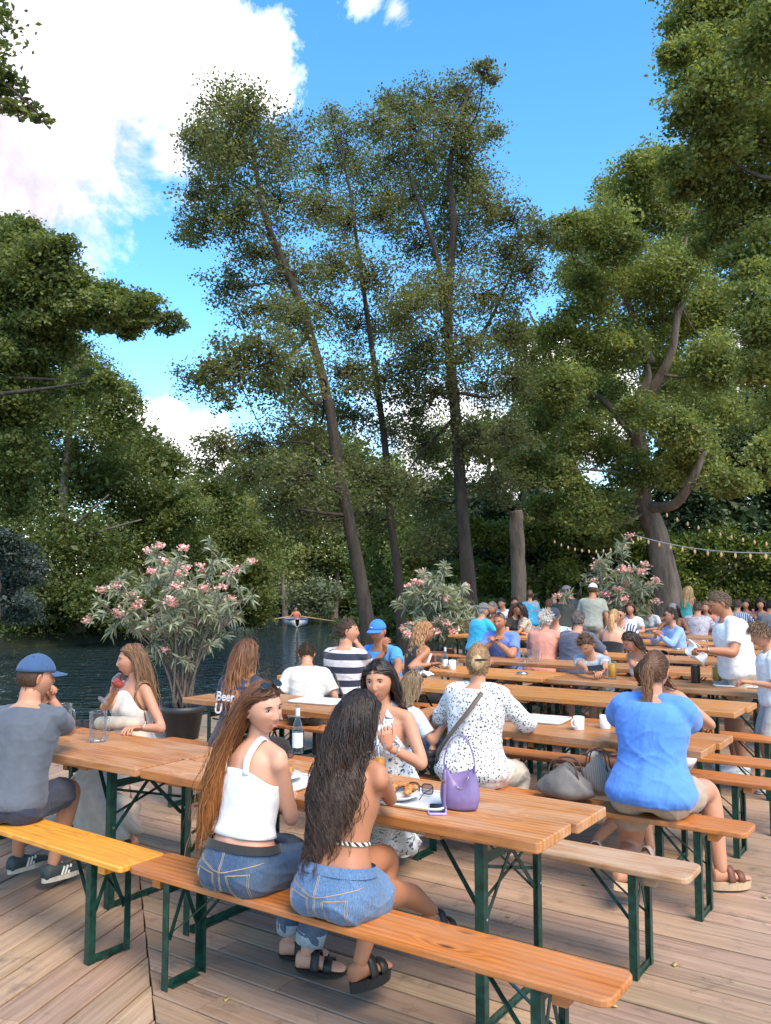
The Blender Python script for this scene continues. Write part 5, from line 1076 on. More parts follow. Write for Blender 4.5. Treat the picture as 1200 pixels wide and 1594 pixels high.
def leaves_mesh(C, size, tone, up=.35, asp=.62):
    n = len(C); N, A, Bq = rot_rand(n, up); s = (size * rng.uniform(.6, 1.3, n))[:, None]
    # a folded, pointed leaf: four points round a raised midrib
    p0 = C - A * s * .5; p2 = C + A * s * .55; p1 = C + Bq * s * asp * .5 + N * s * .12 + A * s * .05; p3 = C - Bq * s * asp * .5 + N * s * .12 + A * s * .02
    V = np.stack([p0, p1, p2, p3], 1).reshape(-1, 3); i = np.arange(n) * 4
    F = np.concatenate([np.stack([i, i + 1, i + 2], 1), np.stack([i, i + 2, i + 3], 1)])
    col = np.repeat(np.clip(tone, 0, 1), 4)[:, None] * np.ones((1, 3)); return V, F, col
def limb(pts, r0, r1, n=8, wob=.0):
    P = spline(np.array(pts), max(6, len(pts) * 4)); k = len(P); L = np.linalg.norm(P[-1] - P[0])
    P = P + np.cumsum(rng.normal(0, wob * L / k, (k, 3)), 0) * np.linspace(0, 1, k)[:, None] * .5
    return tube(P, r0 + (r1 - r0) * np.linspace(0, 1, k) ** .8, n), P
def tree(name, label, trunk_px, dist, rad, blobs, nleaf, lsize, leafm, barkm, group=None, depth=.9, ncl=10, clr=.42, limbs=(), cat='tree', flat=.55, twigs=True, core=0, taper=.72, base=None, distend=None, loose=.62):
    """trunk_px: list of photo points; blobs: (x, y, rx, ry[, dd]) in photo pixels at that distance"""
    tr = []
    for i, p in enumerate(trunk_px):
        d = dist + (p[2] if len(p) > 2 else 0); tr.append(atd(p[0], p[1], d))
    tr = np.array(tr)
    if base is not None: tr[0] = base
    tr[0][2] = min(tr[0][2], -.45)
    root = empty(name, tr[0], 0, label, cat, group); o0 = tr[0].copy()
    mb = MB(); P = spline(tr, len(tr) * 6); k = len(P); s = np.linspace(0, 1, k); rr = taper * rad * (1 - s) ** .75 + rad * (.80 - taper); rr = rr * (1 + .55 * np.exp(-s * 22))
    P = P + np.c_[np.sin(s * 23), np.cos(s * 17), 0 * s] * rad * (.18 if taper > .5 else .05) * s[:, None]
    T_, N_, B_ = frames(P); na = 14; a = np.arange(na) * 2 * math.pi / na
    lump = 1 + .10 * np.sin(3 * a + 1)[None] * np.cos(s * 9)[:, None] + .06 * np.sin(5 * a)[None]
    V = (P[:, None] + (rr[:, None] * lump)[..., None] * (np.cos(a)[None, :, None] * N_[:, None] + np.sin(a)[None, :, None] * B_[:, None])).reshape(-1, 3)
    mb.add(V - o0, ringfaces(k, na))
    skel = [P]; srad = [rr]
    for lm in limbs:
        pts = [atd(p[0], p[1], dist + (p[2] if len(p) > 2 else 0)) for p in lm[0]]
        (V, F), Q = limb(pts, lm[1], lm[2], 9, .02); mb.add(V - o0, F); skel.append(Q); srad.append(lm[1] + (lm[2] - lm[1]) * np.linspace(0, 1, len(Q)))
    S = np.concatenate(skel); SR = np.concatenate(srad)
    C, sz, tone = [], [], []; tot = sum(b[2] * b[3] for b in blobs)
    for bl in blobs:
        bx, by, rx, ry = bl[:4]; dd = bl[4] if len(bl) > 4 else rng.normal(0, depth)
        c = atd(bx, by, dist + dd); pm = (dist + dd) / FPX; RX, RZ = rx * pm, ry * pm; RY = (RX + RZ) * .5
        if twigs:
            dlt = S - c; sc = np.linalg.norm(dlt, axis=1) + np.where(dlt[:, 2] > 0, dlt[:, 2] * 1.3, 0) + np.where(SR < .02, .8, 0); j = int(np.argmin(sc)); a0 = S[j]; r0 = min(max(.012, .35 * SR[j]), .02 + .022 * np.linalg.norm(c - a0))
            mid = (a0 + c) / 2 + np.array([0, 0, -.1 * np.linalg.norm(c - a0)]) + rng.normal(0, .08, 3) * np.linalg.norm(c - a0)
            (V, F), Q = limb([a0, mid, c], r0, .012, 6, .05); mb.add(V - o0, F)
        m = max(3, int(ncl * (rx * ry / (tot / len(blobs))) ** .5))
        q = rng.normal(size=(m, 3)); q /= np.linalg.norm(q, axis=1)[:, None]; q *= (rng.uniform(.05, 1.55, m) ** .5)[:, None]
        cc = c + q * np.array([RX, RY, RZ]) * .93
        if twigs:
            for e in cc:
                b0 = c + (e - c) * .05 + rng.normal(0, .05, 3); (V, F), _ = limb([b0, (b0 + e) / 2 + rng.normal(0, .12, 3) * np.linalg.norm(e - b0), e], .011 + .004 * dist / 15, .004, 4, .06); mb.add(V - o0, F)
        nl = int(nleaf * rx * ry / tot); w_ = rng.dirichlet(np.full(m, 2.2)); cnt = (w_ * nl).astype(int)
        for e, n in zip(cc, cnt):
            if n < 1: continue
            R0 = clr * (RX * RZ) ** .5 * rng.uniform(.7, 1.3); g_ = rng.normal(size=(n, 3)) * np.where(rng.random(n) < loose, 1.9, 1.0)[:, None]; g_ = g_ / (1 + .22 * np.linalg.norm(g_, axis=1))[:, None] * 1.15
            g_ = g_ * np.array([R0, R0, R0 * flat]); g_[:, 2] -= .18 * (np.abs(g_[:, 0]) + np.abs(g_[:, 1]))
            C.append(e + g_); sz.append(np.full(n, lsize)); tone.append(np.full(n, rng.normal(.45, .16)) + rng.normal(0, .18, n))
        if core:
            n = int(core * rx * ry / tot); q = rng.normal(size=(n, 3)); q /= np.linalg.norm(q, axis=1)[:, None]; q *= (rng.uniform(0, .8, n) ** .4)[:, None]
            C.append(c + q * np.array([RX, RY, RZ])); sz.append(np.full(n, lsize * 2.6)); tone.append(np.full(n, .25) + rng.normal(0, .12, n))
    C = np.concatenate(C); sz = np.concatenate(sz); tone = np.concatenate(tone)
    mb.build('trunk', barkm, root, smooth=True)
    V, F, col = leaves_mesh(C - o0, sz, tone); link('crown', mesh(V, F, leafm, False, col=col), root)
    return root
GA = 'tall alders on the river bank'
tree('alder_tree', 'leaning alder with a dark bare trunk, leftmost of the riverside alders', [(582, 1010), (566, 930), (545, 820), (525, 720), (512, 640), (495, 560), (470, 480), (440, 410), (415, 340), (398, 260), (380, 190), (370, 150)], 20, .20,
     [(350, 165, 62, 38), (395, 175, 50, 40), (330, 235, 48, 40), (385, 245, 55, 45), (440, 225, 45, 45), (310, 200, 30, 30), (320, 345, 48, 28), (375, 330, 50, 38), (350, 290, 30, 25), (435, 310, 48, 50), (400, 395, 60, 32), (355, 445, 42, 30), (450, 430, 50, 38), (405, 480, 50, 34), (310, 590, 42, 26), (360, 565, 52, 36), (420, 545, 52, 35), (455, 500, 45, 35), (340, 620, 26, 18), (425, 600, 50, 30), (470, 585, 45, 40), (345, 700, 38, 34), (400, 690, 50, 30), (455, 660, 50, 34), (385, 740, 36, 26), (440, 735, 45, 30), (490, 640, 40, 50), (480, 740, 50, 36), (470, 800, 50, 36), (430, 780, 36, 28), (340, 250, 26, 60), (290, 360, 24, 20), (300, 300, 26, 24)],
     64000, .080, L_ALDER, B_ALDER, GA, 1.3, 34, .27, flat=.7, limbs=[([(415, 340), (395, 300), (350, 270), (330, 240)], .05, .015), ([(440, 410), (400, 350), (345, 350)], .045, .015), ([(482, 520), (440, 560), (380, 575), (330, 590)], .06, .018), ([(525, 720), (480, 690), (420, 690)], .05, .015), ([(398, 260), (430, 215)], .03, .012)])
tree('alder_tree', 'slim alder rising between its two thicker neighbours, second of the riverside alders', [(628, 1000), (620, 900), (606, 790), (598, 690), (586, 590), (572, 500), (560, 400), (545, 310), (530, 225)], 22.5, .15,
     [(525, 215, 40, 35), (505, 260, 38, 36), (555, 265, 42, 38), (495, 325, 40, 40), (545, 345, 45, 42), (595, 330, 34, 36), (520, 415, 46, 42), (575, 430, 46, 42), (500, 480, 38, 36), (555, 510, 50, 38), (615, 500, 38, 36), (530, 580, 44, 38), (590, 590, 46, 40), (635, 570, 34, 40), (550, 650, 44, 36), (610, 670, 44, 36), (560, 730, 44, 34), (620, 760, 46, 38), (570, 800, 44, 34), (650, 640, 34, 36), (520, 180, 26, 22)],
     40000, .084, L_ALDER, B_ALDER, GA, 1.3, 34, .27, flat=.7)
tree('alder_tree', 'tallest alder with a straight dark trunk and its crown tip against the blue sky', [(733, 1000), (730, 920), (722, 830), (715, 740), (708, 650), (702, 570), (697, 490), (700, 420), (708, 340), (700, 260), (712, 190), (740, 120)], 22, .24,
     [(752, 108, 28, 16), (715, 135, 40, 26), (670, 155, 40, 30), (610, 165, 36, 26), (590, 190, 34, 34), (640, 195, 44, 36), (695, 190, 48, 40), (740, 170, 30, 30), (610, 245, 44, 40), (665, 250, 48, 42), (720, 245, 46, 42), (765, 210, 30, 20), (740, 290, 44, 34), (640, 310, 46, 40), (690, 320, 48, 40), (760, 320, 44, 32), (600, 300, 34, 40), (800, 345, 40, 26), (650, 380, 46, 38), (720, 390, 52, 40), (790, 395, 50, 34), (840, 360, 26, 30), (690, 450, 48, 40), (760, 460, 54, 40), (820, 430, 38, 34), (640, 470, 44, 38), (660, 540, 48, 38), (730, 530, 52, 38), (790, 520, 44, 34), (680, 610, 46, 36), (750, 600, 50, 40), (800, 590, 36, 36), (660, 690, 40, 36), (740, 680, 44, 36), (790, 670, 40, 34), (660, 770, 42, 36), (770, 750, 40, 36), (680, 840, 40, 34)],
     80000, .080, L_ALDER, B_ALDER, GA, 1.4, 34, .27, flat=.7, limbs=[([(697, 490), (680, 400), (650, 310), (620, 220)], .1, .02), ([(702, 570), (750, 520), (790, 440), (810, 380)], .07, .018), ([(708, 650), (660, 700), (630, 740)], .06, .015)])
tree('oak_tree', 'broad old oak with a thick leaning trunk and a broken grey branch stub', [(1045, 975), (1040, 930), (1030, 870), (1015, 815), (1000, 770), (993, 700), (990, 640), (1000, 600), (1012, 565)], 25, .52,
     [(905, 410, 40, 44), (880, 360, 30, 28), (940, 360, 44, 44), (990, 330, 48, 44), (960, 300, 36, 30), (1040, 340, 50, 44), (1000, 270, 44, 40), (1050, 270, 44, 44), (1090, 390, 50, 48), (930, 450, 46, 40), (985, 420, 52, 44), (1040, 430, 50, 44), (880, 520, 40, 36), (950, 530, 50, 40), (1010, 500, 50, 40), (1080, 500, 48, 44), (880, 600, 44, 34), (940, 610, 44, 34), (1060, 580, 50, 36), (1110, 560, 44, 44), (850, 650, 44, 30), (910, 680, 44, 30), (1010, 640, 44, 26), (1060, 660, 50, 30), (830, 710, 36, 26), (880, 740, 44, 26), (1000, 730, 44, 26), (1060, 725, 46, 26), (1130, 745, 46, 22), (1090, 700, 40, 24), (860, 790, 44, 24), (930, 790, 50, 26), (960, 700, 36, 30), (960, 830, 40, 20), (830, 580, 40, 36), (1140, 640, 40, 40), (820, 530, 30, 34), (1010, 560, 44, 34), (1120, 470, 40, 40)],
     190000, .105, L_OAK, B_OAK, None, 1.8, 34, .27, flat=.7, limbs=[([(990, 650), (1020, 600, -.5), (1045, 550, -.8), (1055, 490, -1), (1080, 420, -1), (1135, 370, -1), (1140, 300)], .19, .02), ([(1012, 565), (985, 490), (960, 450), (900, 405)], .15, .04), ([(1005, 790), (1050, 785, -1), (1078, 745, -1.4), (1097, 700, -1.5)], .17, .10), ([(1000, 790), (985, 740, -.5), (960, 735, -1), (860, 727, -1.2)], .10, .02), ([(1055, 490, -1), (1060, 430), (1075, 330)], .12, .03), ([(995, 690), (935, 620, .5), (880, 600, .8), (850, 540, 1), (820, 480, 1)], .12, .03)])
tree('tree_stump', 'tall bare broken tree stump standing left of the old oak', [(808, 960), (807, 920), (806, 870), (804, 820), (803, 796)], 23, .26, [(825, 806, 8, 5)], 60, .1, L_OAK, B_OAK, None, .1, 3, .3, taper=.15, cat='tree stump')
tree('broadleaf_tree', 'towering leafy tree filling the upper right corner', [(1330, 1000), (1320, 700), (1290, 400), (1260, 200), (1230, 20), (1200, -100)], 16, .4,
     [(1130, 20, 70, 50), (1080, 95, 44, 40), (1110, 150, 60, 44), (1180, 90, 60, 60), (1100, 215, 48, 40), (1160, 210, 60, 50), (1070, 250, 36, 30), (1110, 290, 54, 40), (1175, 310, 50, 50), (1090, 20, 44, 40), (1060, 80, 26, 24), (1130, 350, 44, 36), (1190, 400, 44, 50), (1215, 500, 44, 60), (1190, 560, 34, 40), (1230, 620, 40, 50), (1170, 470, 34, 34), (1240, 200, 70, 80), (1250, 20, 80, 80), (1120, -60, 80, 60), (1215, 700, 34, 40)],
     130000, .085, L_OAK, B_ALDER, None, 1.2, 30, .30)
tree('broadleaf_tree', 'dark overhanging tree reaching in from the left edge over the water', [(-150, 1010), (-130, 800), (-90, 600), (-40, 450), (20, 420), (80, 440)], 15, .35,
     [(30, 370, 50, 36), (-10, 400, 60, 60), (60, 400, 50, 44), (95, 440, 40, 36), (130, 455, 40, 22), (175, 460, 38, 20), (215, 475, 32, 20), (255, 500, 26, 16), (150, 480, 44, 24), (200, 510, 30, 14), (40, 470, 66, 50), (100, 490, 44, 30), (10, 540, 66, 60), (75, 540, 44, 40), (20, 620, 50, 60), (-10, 700, 60, 60), (60, 600, 40, 30), (130, 590, 30, 20), (170, 590, 24, 14), (30, 700, 30, 34), (10, 770, 30, 40)],
     110000, .078, L_LEFT, B_ALDER, None, 1.0, 26, .31, limbs=[([(-40, 450), (60, 470), (150, 475), (255, 495)], .09, .015)])
tree('broadleaf_tree', 'leafy branch ends hanging into the top left corner', [(-420, 1100), (-380, 700), (-300, 300), (-200, 60), (-100, 40)], 7, .2,
     [(15, 130, 30, 14), (45, 165, 24, 14), (68, 188, 14, 10), (0, 15, 22, 10), (-10, 90, 24, 26), (-40, 50, 50, 60), (10, 165, 18, 14), (-30, 140, 40, 30)],
     2600, .06, L_LEFT, B_ALDER, None, .3, 9, .34, limbs=[([(-100, 40), (-40, 100), (20, 140), (70, 185)], .03, .006)])
GW = 'wooded bank across the water'
left = [('big green tree on the left bank with a bare grey limb showing', [(120, 985), (110, 900), (100, 780), (110, 650), (120, 560)], 36, [(60, 640, 70, 60), (130, 600, 60, 50), (110, 550, 40, 36), (170, 640, 60, 50), (60, 740, 80, 70), (150, 730, 80, 60), (30, 850, 70, 80), (110, 850, 80, 70), (60, 930, 90, 50), (150, 930, 70, 40), (20, 965, 60, 24), (90, 968, 60, 22), (150, 970, 50, 18)], L_LEFT, 60000, 3.0),
        ('rounded green tree sloping down behind the pink oleander', [(230, 985), (235, 900), (220, 780), (210, 700)], 40, [(210, 690, 50, 40), (180, 740, 56, 50), (250, 730, 50, 44), (230, 800, 70, 56), (180, 830, 60, 56), (275, 790, 40, 44), (220, 890, 80, 60), (290, 870, 50, 60), (250, 940, 70, 34), (200, 966, 50, 20), (270, 964, 50, 20)], L_LEFT, 46000, 3.0),
        ('darker green tree beside the rounded left bank tree', [(345, 975), (340, 900), (330, 800)], 46, [(310, 760, 36, 34), (350, 780, 40, 40), (320, 830, 50, 50), (375, 840, 44, 50), (340, 900, 56, 50), (390, 910, 36, 44), (320, 940, 60, 28), (380, 945, 40, 20), (330, 962, 50, 14), (385, 962, 34, 12)], L_LEFT, 30000, 2.0),
        ('blue-green bush trailing over the water at the left edge', [(-20, 985), (-10, 930), (0, 880)], 24, [(5, 850, 36, 30), (20, 890, 36, 34), (5, 940, 46, 34)], L_BLUE, 12000, .8)]
for lb, tp, d, bl, lm, nl, r_ in left:
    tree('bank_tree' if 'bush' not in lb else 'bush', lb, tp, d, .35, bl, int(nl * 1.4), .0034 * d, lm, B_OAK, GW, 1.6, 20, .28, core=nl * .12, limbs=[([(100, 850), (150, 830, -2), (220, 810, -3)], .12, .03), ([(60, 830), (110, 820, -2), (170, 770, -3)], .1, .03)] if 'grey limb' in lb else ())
far = [('tall pale tree on the far shore, left of the leaning alder', [(430, 972), (430, 880), (435, 780)], 62, [(400, 730, 46, 44), (450, 740, 46, 44), (370, 790, 40, 40), (420, 820, 50, 46), (470, 830, 40, 44), (440, 890, 60, 46)], L_LIME, 20000),
       ('drooping silvery willow dipping into the far shore', [(445, 975), (442, 930), (440, 890)], 56, [(430, 890, 36, 30), (465, 900, 36, 28), (440, 935, 56, 26), (490, 930, 36, 26)], L_SILVER, 14000),
       ('dense green tree on the far shore behind the rowing boat', [(520, 972), (525, 880), (520, 800)], 60, [(500, 790, 46, 44), (550, 800, 46, 44), (520, 860, 56, 46), (560, 900, 46, 46), (520, 935, 56, 26), (495, 700, 44, 40), (545, 720, 44, 44)], L_LEFT, 26000),
       ('bushy tree behind the second alder', [(610, 975), (610, 880), (600, 800)], 44, [(570, 860, 34, 34), (610, 830, 46, 46), (640, 780, 44, 44), (600, 900, 46, 46), (645, 900, 40, 46), (590, 950, 46, 24), (660, 840, 40, 46), (600, 740, 40, 40)], L_OAK, 26000),
       ('pale feathery tree glowing behind the old oak', [(890, 940), (890, 760), (885, 620)], 44, [(890, 570, 50, 44), (850, 610, 44, 36), (930, 590, 40, 44), (890, 640, 56, 36), (960, 640, 40, 36), (1040, 600, 46, 46), (1090, 620, 46, 46), (830, 680, 40, 40)], L_LIME, 22000),
       ('light green tree between the tallest alder and the stump', [(760, 940), (760, 800), (760, 700)], 36, [(700, 700, 50, 46), (760, 680, 50, 46), (810, 720, 46, 46), (700, 780, 46, 46), (760, 770, 40, 40), (700, 850, 46, 46), (650, 860, 40, 44), (820, 650, 44, 40)], L_OAK, 26000),
       ('slender tree with thin grey stem right of the tallest alder', [(845, 940), (845, 800), (845, 740), (840, 650)], 34, [(840, 640, 40, 36), (800, 690, 36, 30), (870, 700, 40, 30), (830, 760, 30, 26)], L_OAK, 9000)]
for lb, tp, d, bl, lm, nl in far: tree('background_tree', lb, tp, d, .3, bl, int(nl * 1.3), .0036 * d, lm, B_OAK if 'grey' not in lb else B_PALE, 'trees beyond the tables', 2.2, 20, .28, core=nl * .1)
# dark evergreen wood and the clipped hedge at the back
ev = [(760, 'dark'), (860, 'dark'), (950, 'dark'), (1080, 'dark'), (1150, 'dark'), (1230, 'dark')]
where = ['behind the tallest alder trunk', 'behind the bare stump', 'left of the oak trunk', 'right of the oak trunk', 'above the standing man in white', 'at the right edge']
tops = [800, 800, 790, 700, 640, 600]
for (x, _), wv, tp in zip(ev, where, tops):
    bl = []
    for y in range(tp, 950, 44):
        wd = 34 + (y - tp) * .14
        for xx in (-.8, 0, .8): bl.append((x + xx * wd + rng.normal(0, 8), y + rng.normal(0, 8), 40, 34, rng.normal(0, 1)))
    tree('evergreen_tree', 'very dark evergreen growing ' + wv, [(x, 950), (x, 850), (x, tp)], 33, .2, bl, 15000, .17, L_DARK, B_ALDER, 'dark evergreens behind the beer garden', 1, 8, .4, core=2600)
bl = []
for x in range(700, 1260, 36):
    h = 50 if x < 960 else 30
    for y in (880 - h, 915 - h * .3, 945): bl.append((x + rng.normal(0, 6), y + rng.normal(0, 6), 30, 26, rng.normal(0, .3)))
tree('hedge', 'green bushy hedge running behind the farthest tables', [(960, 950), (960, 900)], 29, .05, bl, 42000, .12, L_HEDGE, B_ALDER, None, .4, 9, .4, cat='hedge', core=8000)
bl = [(x, 965 + rng.normal(0, 6), 20, 16, rng.normal(0, .4)) for x in range(545, 720, 16)] + [(x, 935, 20, 18, .4) for x in range(590, 720, 20)]
tree('shrub', 'mixed green shrubs on the bank at the foot of the alders', [(640, 990), (640, 960)], 23.5, .03, bl, 16000, .10, L_LEFT, B_ALDER, None, .4, 8, .4, cat='shrub', core=1500)
# ---------------------------------------------------------------- things on the tables
G_CLEAR = glassy('clear glass', (.96, .98, .97)); G_BEER = plain('pale beer', (.80, .42, .03), .1, 0, .05); G_RED = plain('red ale', (.50, .04, .01), .1, 0, .05); G_DARK = plain('dark beer', (.02, .01, .008), .1); G_OJ = plain('orange juice', (.85, .34, .02), .3); G_BOTTLE = glassy('bottle glass', (.80, .90, .88))
M_FOAM = plain('beer foam', (.75, .70, .60), .9); M_CER = plain('white ceramic', (.74, .74, .73), .18, 0, .03); M_TRAY = plain('off white tray plastic', (.66, .66, .64), .35, 0, .04); M_PAPER = plain('white paper', (.78, .78, .80), .9, bump=.3)
M_FRY = plain('fried chicken crust', (.50, .20, .05), .6, 0, .5, 60, .8); M_FRIES = plain('fries', (.72, .48, .14), .6, 0, .3, 50); M_TOM = plain('tomato', (.6, .03, .01), .25)
def mug(label, pos, r=.042, H=.145, fill=None, liquid=None, dimple=True, handle=0.0, grp=None, foam=False, cat='beer mug', name='beer_mug', wallmat=None):
    o = empty(name, pos, handle or 0, label, cat, grp); n = 24; hs_ = np.linspace(0, H, 14); V = []
    for i, z in enumerate(hs_):
        for j in range(n):
            a = 2 * math.pi * j / n; rr = r * (1 + .03 * math.sin(z / H * 3)); 
            if dimple and .12 < z / H < .82: rr *= 1 - .045 * (.5 + .5 * math.cos(a * 8)) * (.5 + .5 * math.cos(z / H * 25))
            V.append((rr * math.cos(a), rr * math.sin(a), z))
    link('glass_body', mesh(V, ringfaces(14, n)[:-1], wallmat or G_CLEAR), o); V, F = tube([(r * math.cos(a), r * math.sin(a), H) for a in np.linspace(0, 6.2832, 25)], .0022, 6, False); link('rim', mesh(V, F, wallmat or G_CLEAR), o)
    if handle is not None and dimple: mb = MB(); mb.tube(spline([(r * .96, 0, H * .80), (r * 1.55, 0, H * .80), (r * 1.75, 0, H * .5), (r * 1.5, 0, H * .2), (r * .96, 0, H * .2)], 16), .006, 8); mb.build('handle', wallmat or G_CLEAR, o, True)
    if fill:
        V, F = lathe([(0, .017), (r - .006, .017), (r - .006, H * fill), (0, H * fill)], 20); link('drink', mesh(V, F, liquid or G_BEER), o)
        if foam: V, F = lathe([(0, H * fill), (r - .006, H * fill), (r - .006, H * fill + .014), (0, H * fill + .016)], 20); link('foam', mesh(V, F, M_FOAM), o)
    return o
def cup(label, pos, rz=0, r=.036, H=.085, mat=None, handle=True, grp=None):
    o = empty('mug', pos, rz, label, 'mug', grp); V, F = lathe([(0, 0), (r * .9, 0), (r * .95, .004), (r, H), (r - .004, H), (r * .92 - .004, .008), (0, .008)], 24); link('cup_body', mesh(V, F, mat or M_CER), o)
    if handle: mb = MB(); mb.tube(spline([(r * .95, 0, H * .8), (r * 1.6, 0, H * .75), (r * 1.65, 0, H * .4), (r * .95, 0, H * .22)], 12), .0045, 8); mb.build('handle', mat or M_CER, o, True)
    return o
def tray(label, pos, rz, L=.42, Wd=.30, grp='cafeteria trays'):
    V, F = slab(L, Wd, .006, .04, .002); mb = MB(); mb.add(V + (0, 0, .008), F); o = empty('serving_tray', pos, rz, label, 'tray', grp); mb.build('tray_base', M_TRAY, o)
    pts = []
    for cx, cy, a0 in ((L / 2 - .04, Wd / 2 - .04, 0), (-L / 2 + .04, Wd / 2 - .04, 90), (-L / 2 + .04, -Wd / 2 + .04, 180), (L / 2 - .04, -Wd / 2 + .04, 270)):
        for i in range(6): a = R(a0 + 18 * i); pts.append((cx + .04 * math.cos(a), cy + .04 * math.sin(a), .012))
    pts.append(pts[0]); mb = MB(); mb.tube(pts, .006, 6, False); mb.build('rim', M_TRAY, o, True); return o
def plate(label, pos, food, r=.13):
    o = empty('dinner_plate', pos, 0, label, 'plate'); V, F = lathe([(0, .002), (r * .55, .002), (r, .022), (r, .025), (r * .6, .008), (0, .007)], 32); link('plate_rim', mesh(V, F, M_CER), o)
    g_ = np.random.default_rng(5)
    if 'fries' in food:
        mb = MB()
        for k in range(60): a = g_.uniform(0, 6.28); d = g_.uniform(0, .06) ; q = g_.normal(size=3) * (1, 1, .35); q = nz(q) * .028; c = np.array([math.cos(a) * d - .03, math.sin(a) * d - .03, .016 + g_.uniform(0, .03)]); mb.bar(c - q, c + q, .008, .008)
        mb.build('fries', M_FRIES, o)
    if 'chicken' in food:
        mb = MB()
        for k in range(9): a = g_.uniform(0, 6.28); c = np.array([g_.uniform(-.04, .07), g_.uniform(-.02, .07), .03 + .02 * g_.random()]); V, F = ellip(c, (.030, .016, .013), rz3(a), 10, 8); V = V + g_.normal(0, .0018, V.shape); mb.add(V, F)
        mb.build('chicken_strips', M_FRY, o, True)
    if 'tomato' in food:
        mb = MB()
        for k in range(6): V, F = ellip((g_.uniform(-.05, .05), g_.uniform(-.05, .05), .025), (.018, .018, .014), n=10, m=7); mb.add(V, F)
        mb.build('tomato_salad', M_TOM, o, True)
    if 'bread' in food: V, F = ellip((0, 0, .02), (.07, .05, .02)); link('toast', mesh(V, F, M_FRIES), o)
    return o
def bottle(label, pos, H=.27, r=.030, mat=None, lab=(.75, .78, .8), neck=True):
    o = empty('glass_bottle', pos, 0, label, 'bottle'); V, F = lathe([(0, 0), (r, 0), (r, H * .5), (r * .8, H * .6), (r * .42, H * .72), (r * .40, H * .93), (r * .46, H * .94), (r * .46, H * .97), (0, H * .97)], 20); link('bottle_body', mesh(V, F, mat or G_BOTTLE), o)
    V, F = lathe([(r + .0006, H * .12), (r + .0006, H * .42)], 20); link('paper_label', mesh(V, F[:-2], plain('bottle label', lab, .6)), o); V, F = lathe([(r * .43, H * .76), (r * .43, H * .93)], 16); link('neck_label', mesh(V, F[:-2], plain('neck label', (.6, .64, .68), .5)), o); return o
def stemglass(label, pos, tilt=None, fill=None, liquid=None, grp=None, k=1.0, M=None):
    M = np.eye(3) if M is None else M; o = empty('wine_glass', pos, 0, label, 'wine glass', grp)
    V, F = lathe([(0, 0), (.033 * k, .001), (.030 * k, .003), (.005, .006), (.0035, .02), (.0035, .085 * k), (.012 * k, .093 * k), (.034 * k, .115 * k), (.040 * k, .140 * k), (.035 * k, .175 * k)], 24); link('bowl', mesh(V @ M.T, F[:-1], G_CLEAR), o)
    if fill: V, F = lathe([(0, .099 * k), (.031 * k, .118 * k), (.037 * k, .138 * k), (0, .139 * k)], 20); link('drink', mesh(V @ M.T, F, liquid), o)
    return o
TT = .7705
def tp(px, py, z=TT): return at(px, py, z)
mug('half full dimpled beer mug beside the elbow of the man in the blue cap', tp(99, 1138), r=.048, H=.17, fill=.55, handle=R(-20))
mug('empty dimpled beer mug standing in front of the rolled cream bag', tp(152, 1154), handle=R(-25), r=.050, H=.175)
# rolled cream bag
o = empty('cloth_bag', tp(186, 1137), R(-18), 'rolled cream canvas bag lying on the table behind the empty mug', 'bag')
P = spline([(-.17, 0, .035), (-.12, 0, .042), (0, .0, .048), (.1, 0, .045), (.155, 0, .04)], 22); V, F = tube(P, np.interp(np.linspace(0, 1, 22), [0, .05, .15, .85, .95, 1], [.036, .04, .044, .048, .04, .012]), 20); V[:, 2] = np.maximum(V[:, 2] * .95, .001); V = V + (.003 * np.sin(V[:, 0] * 70 + V[:, 1] * 40))[:, None] * np.array([0, 1, .6]); link('bag_body', mesh(V, F, cloth('cream canvas', (.50, .42, .32))), o)
mb = MB(); mb.tube([(.155 + .0, .0, .04), (.18, .02, .06), (.185, -.01, .03), (.16, -.02, .02)], .004, 6); mb.build('drawstring', cloth('cream canvas', (.6, .5, .4)), o, True)
def specs(label, pos, rz, lens=(.09, .07, .09), fcol=(.03, .025, .02), up=0):
    o = empty('sunglasses', pos, rz, label, 'sunglasses'); fr = plain('spectacle frame', fcol, .25); mb = MB()
    for s in (1, -1):
        pts = [(s * .033 + .027 * np.sign(math.cos(a)) * abs(math.cos(a)) ** .6, 0, .025 + .022 * np.sign(math.sin(a)) * abs(math.sin(a)) ** .6) for a in np.linspace(0, 6.2832, 21)]; mb.tube(pts, .0026, 6, False)
        V = np.array(pts[:-1]); link('lens', mesh(V, [list(range(20))], glassy('smoked lens', (.45, .38, .42), .02, 1.1)), o)
        mb.tube([(s * .060, 0, .035), (s * .068, .05, .036), (s * .066, .11, .034), (s * .06, .14, .012)], .0022, 6)
    mb.tube([(-.008, 0, .03), (0, 0, .034), (.008, 0, .03)], .0022, 6); mb.build('frame', fr, o, True); return o
specs('small dark sunglasses left on the table beside the rolled bag', tp(128, 1133), R(30))
specs('large square tinted glasses standing on the tray beside the phone', tp(655, 1236, TT + .016), R(152))
specs('thin black glasses lying behind the plate of chicken and fries', tp(447, 1182), R(60), fcol=(.01, .01, .01))
plate('white plate piled with fried chicken and fries beside the crop top', tp(428, 1213, TT + .012), ('fries', 'chicken'), .13)
tray('tray under the plate of fried chicken and fries', tp(428, 1217), TH, .44, .32)
plate('white plate with a half eaten chicken piece beside the square glasses', tp(618, 1243, TT + .012), ('chicken',), .10)
tray('tray carrying the square glasses and half eaten chicken', tp(642, 1245), TH + R(4), .40, .29)
bottle('clear mineral water bottle between the two women on the near bench', tp(463, 1172), .27)
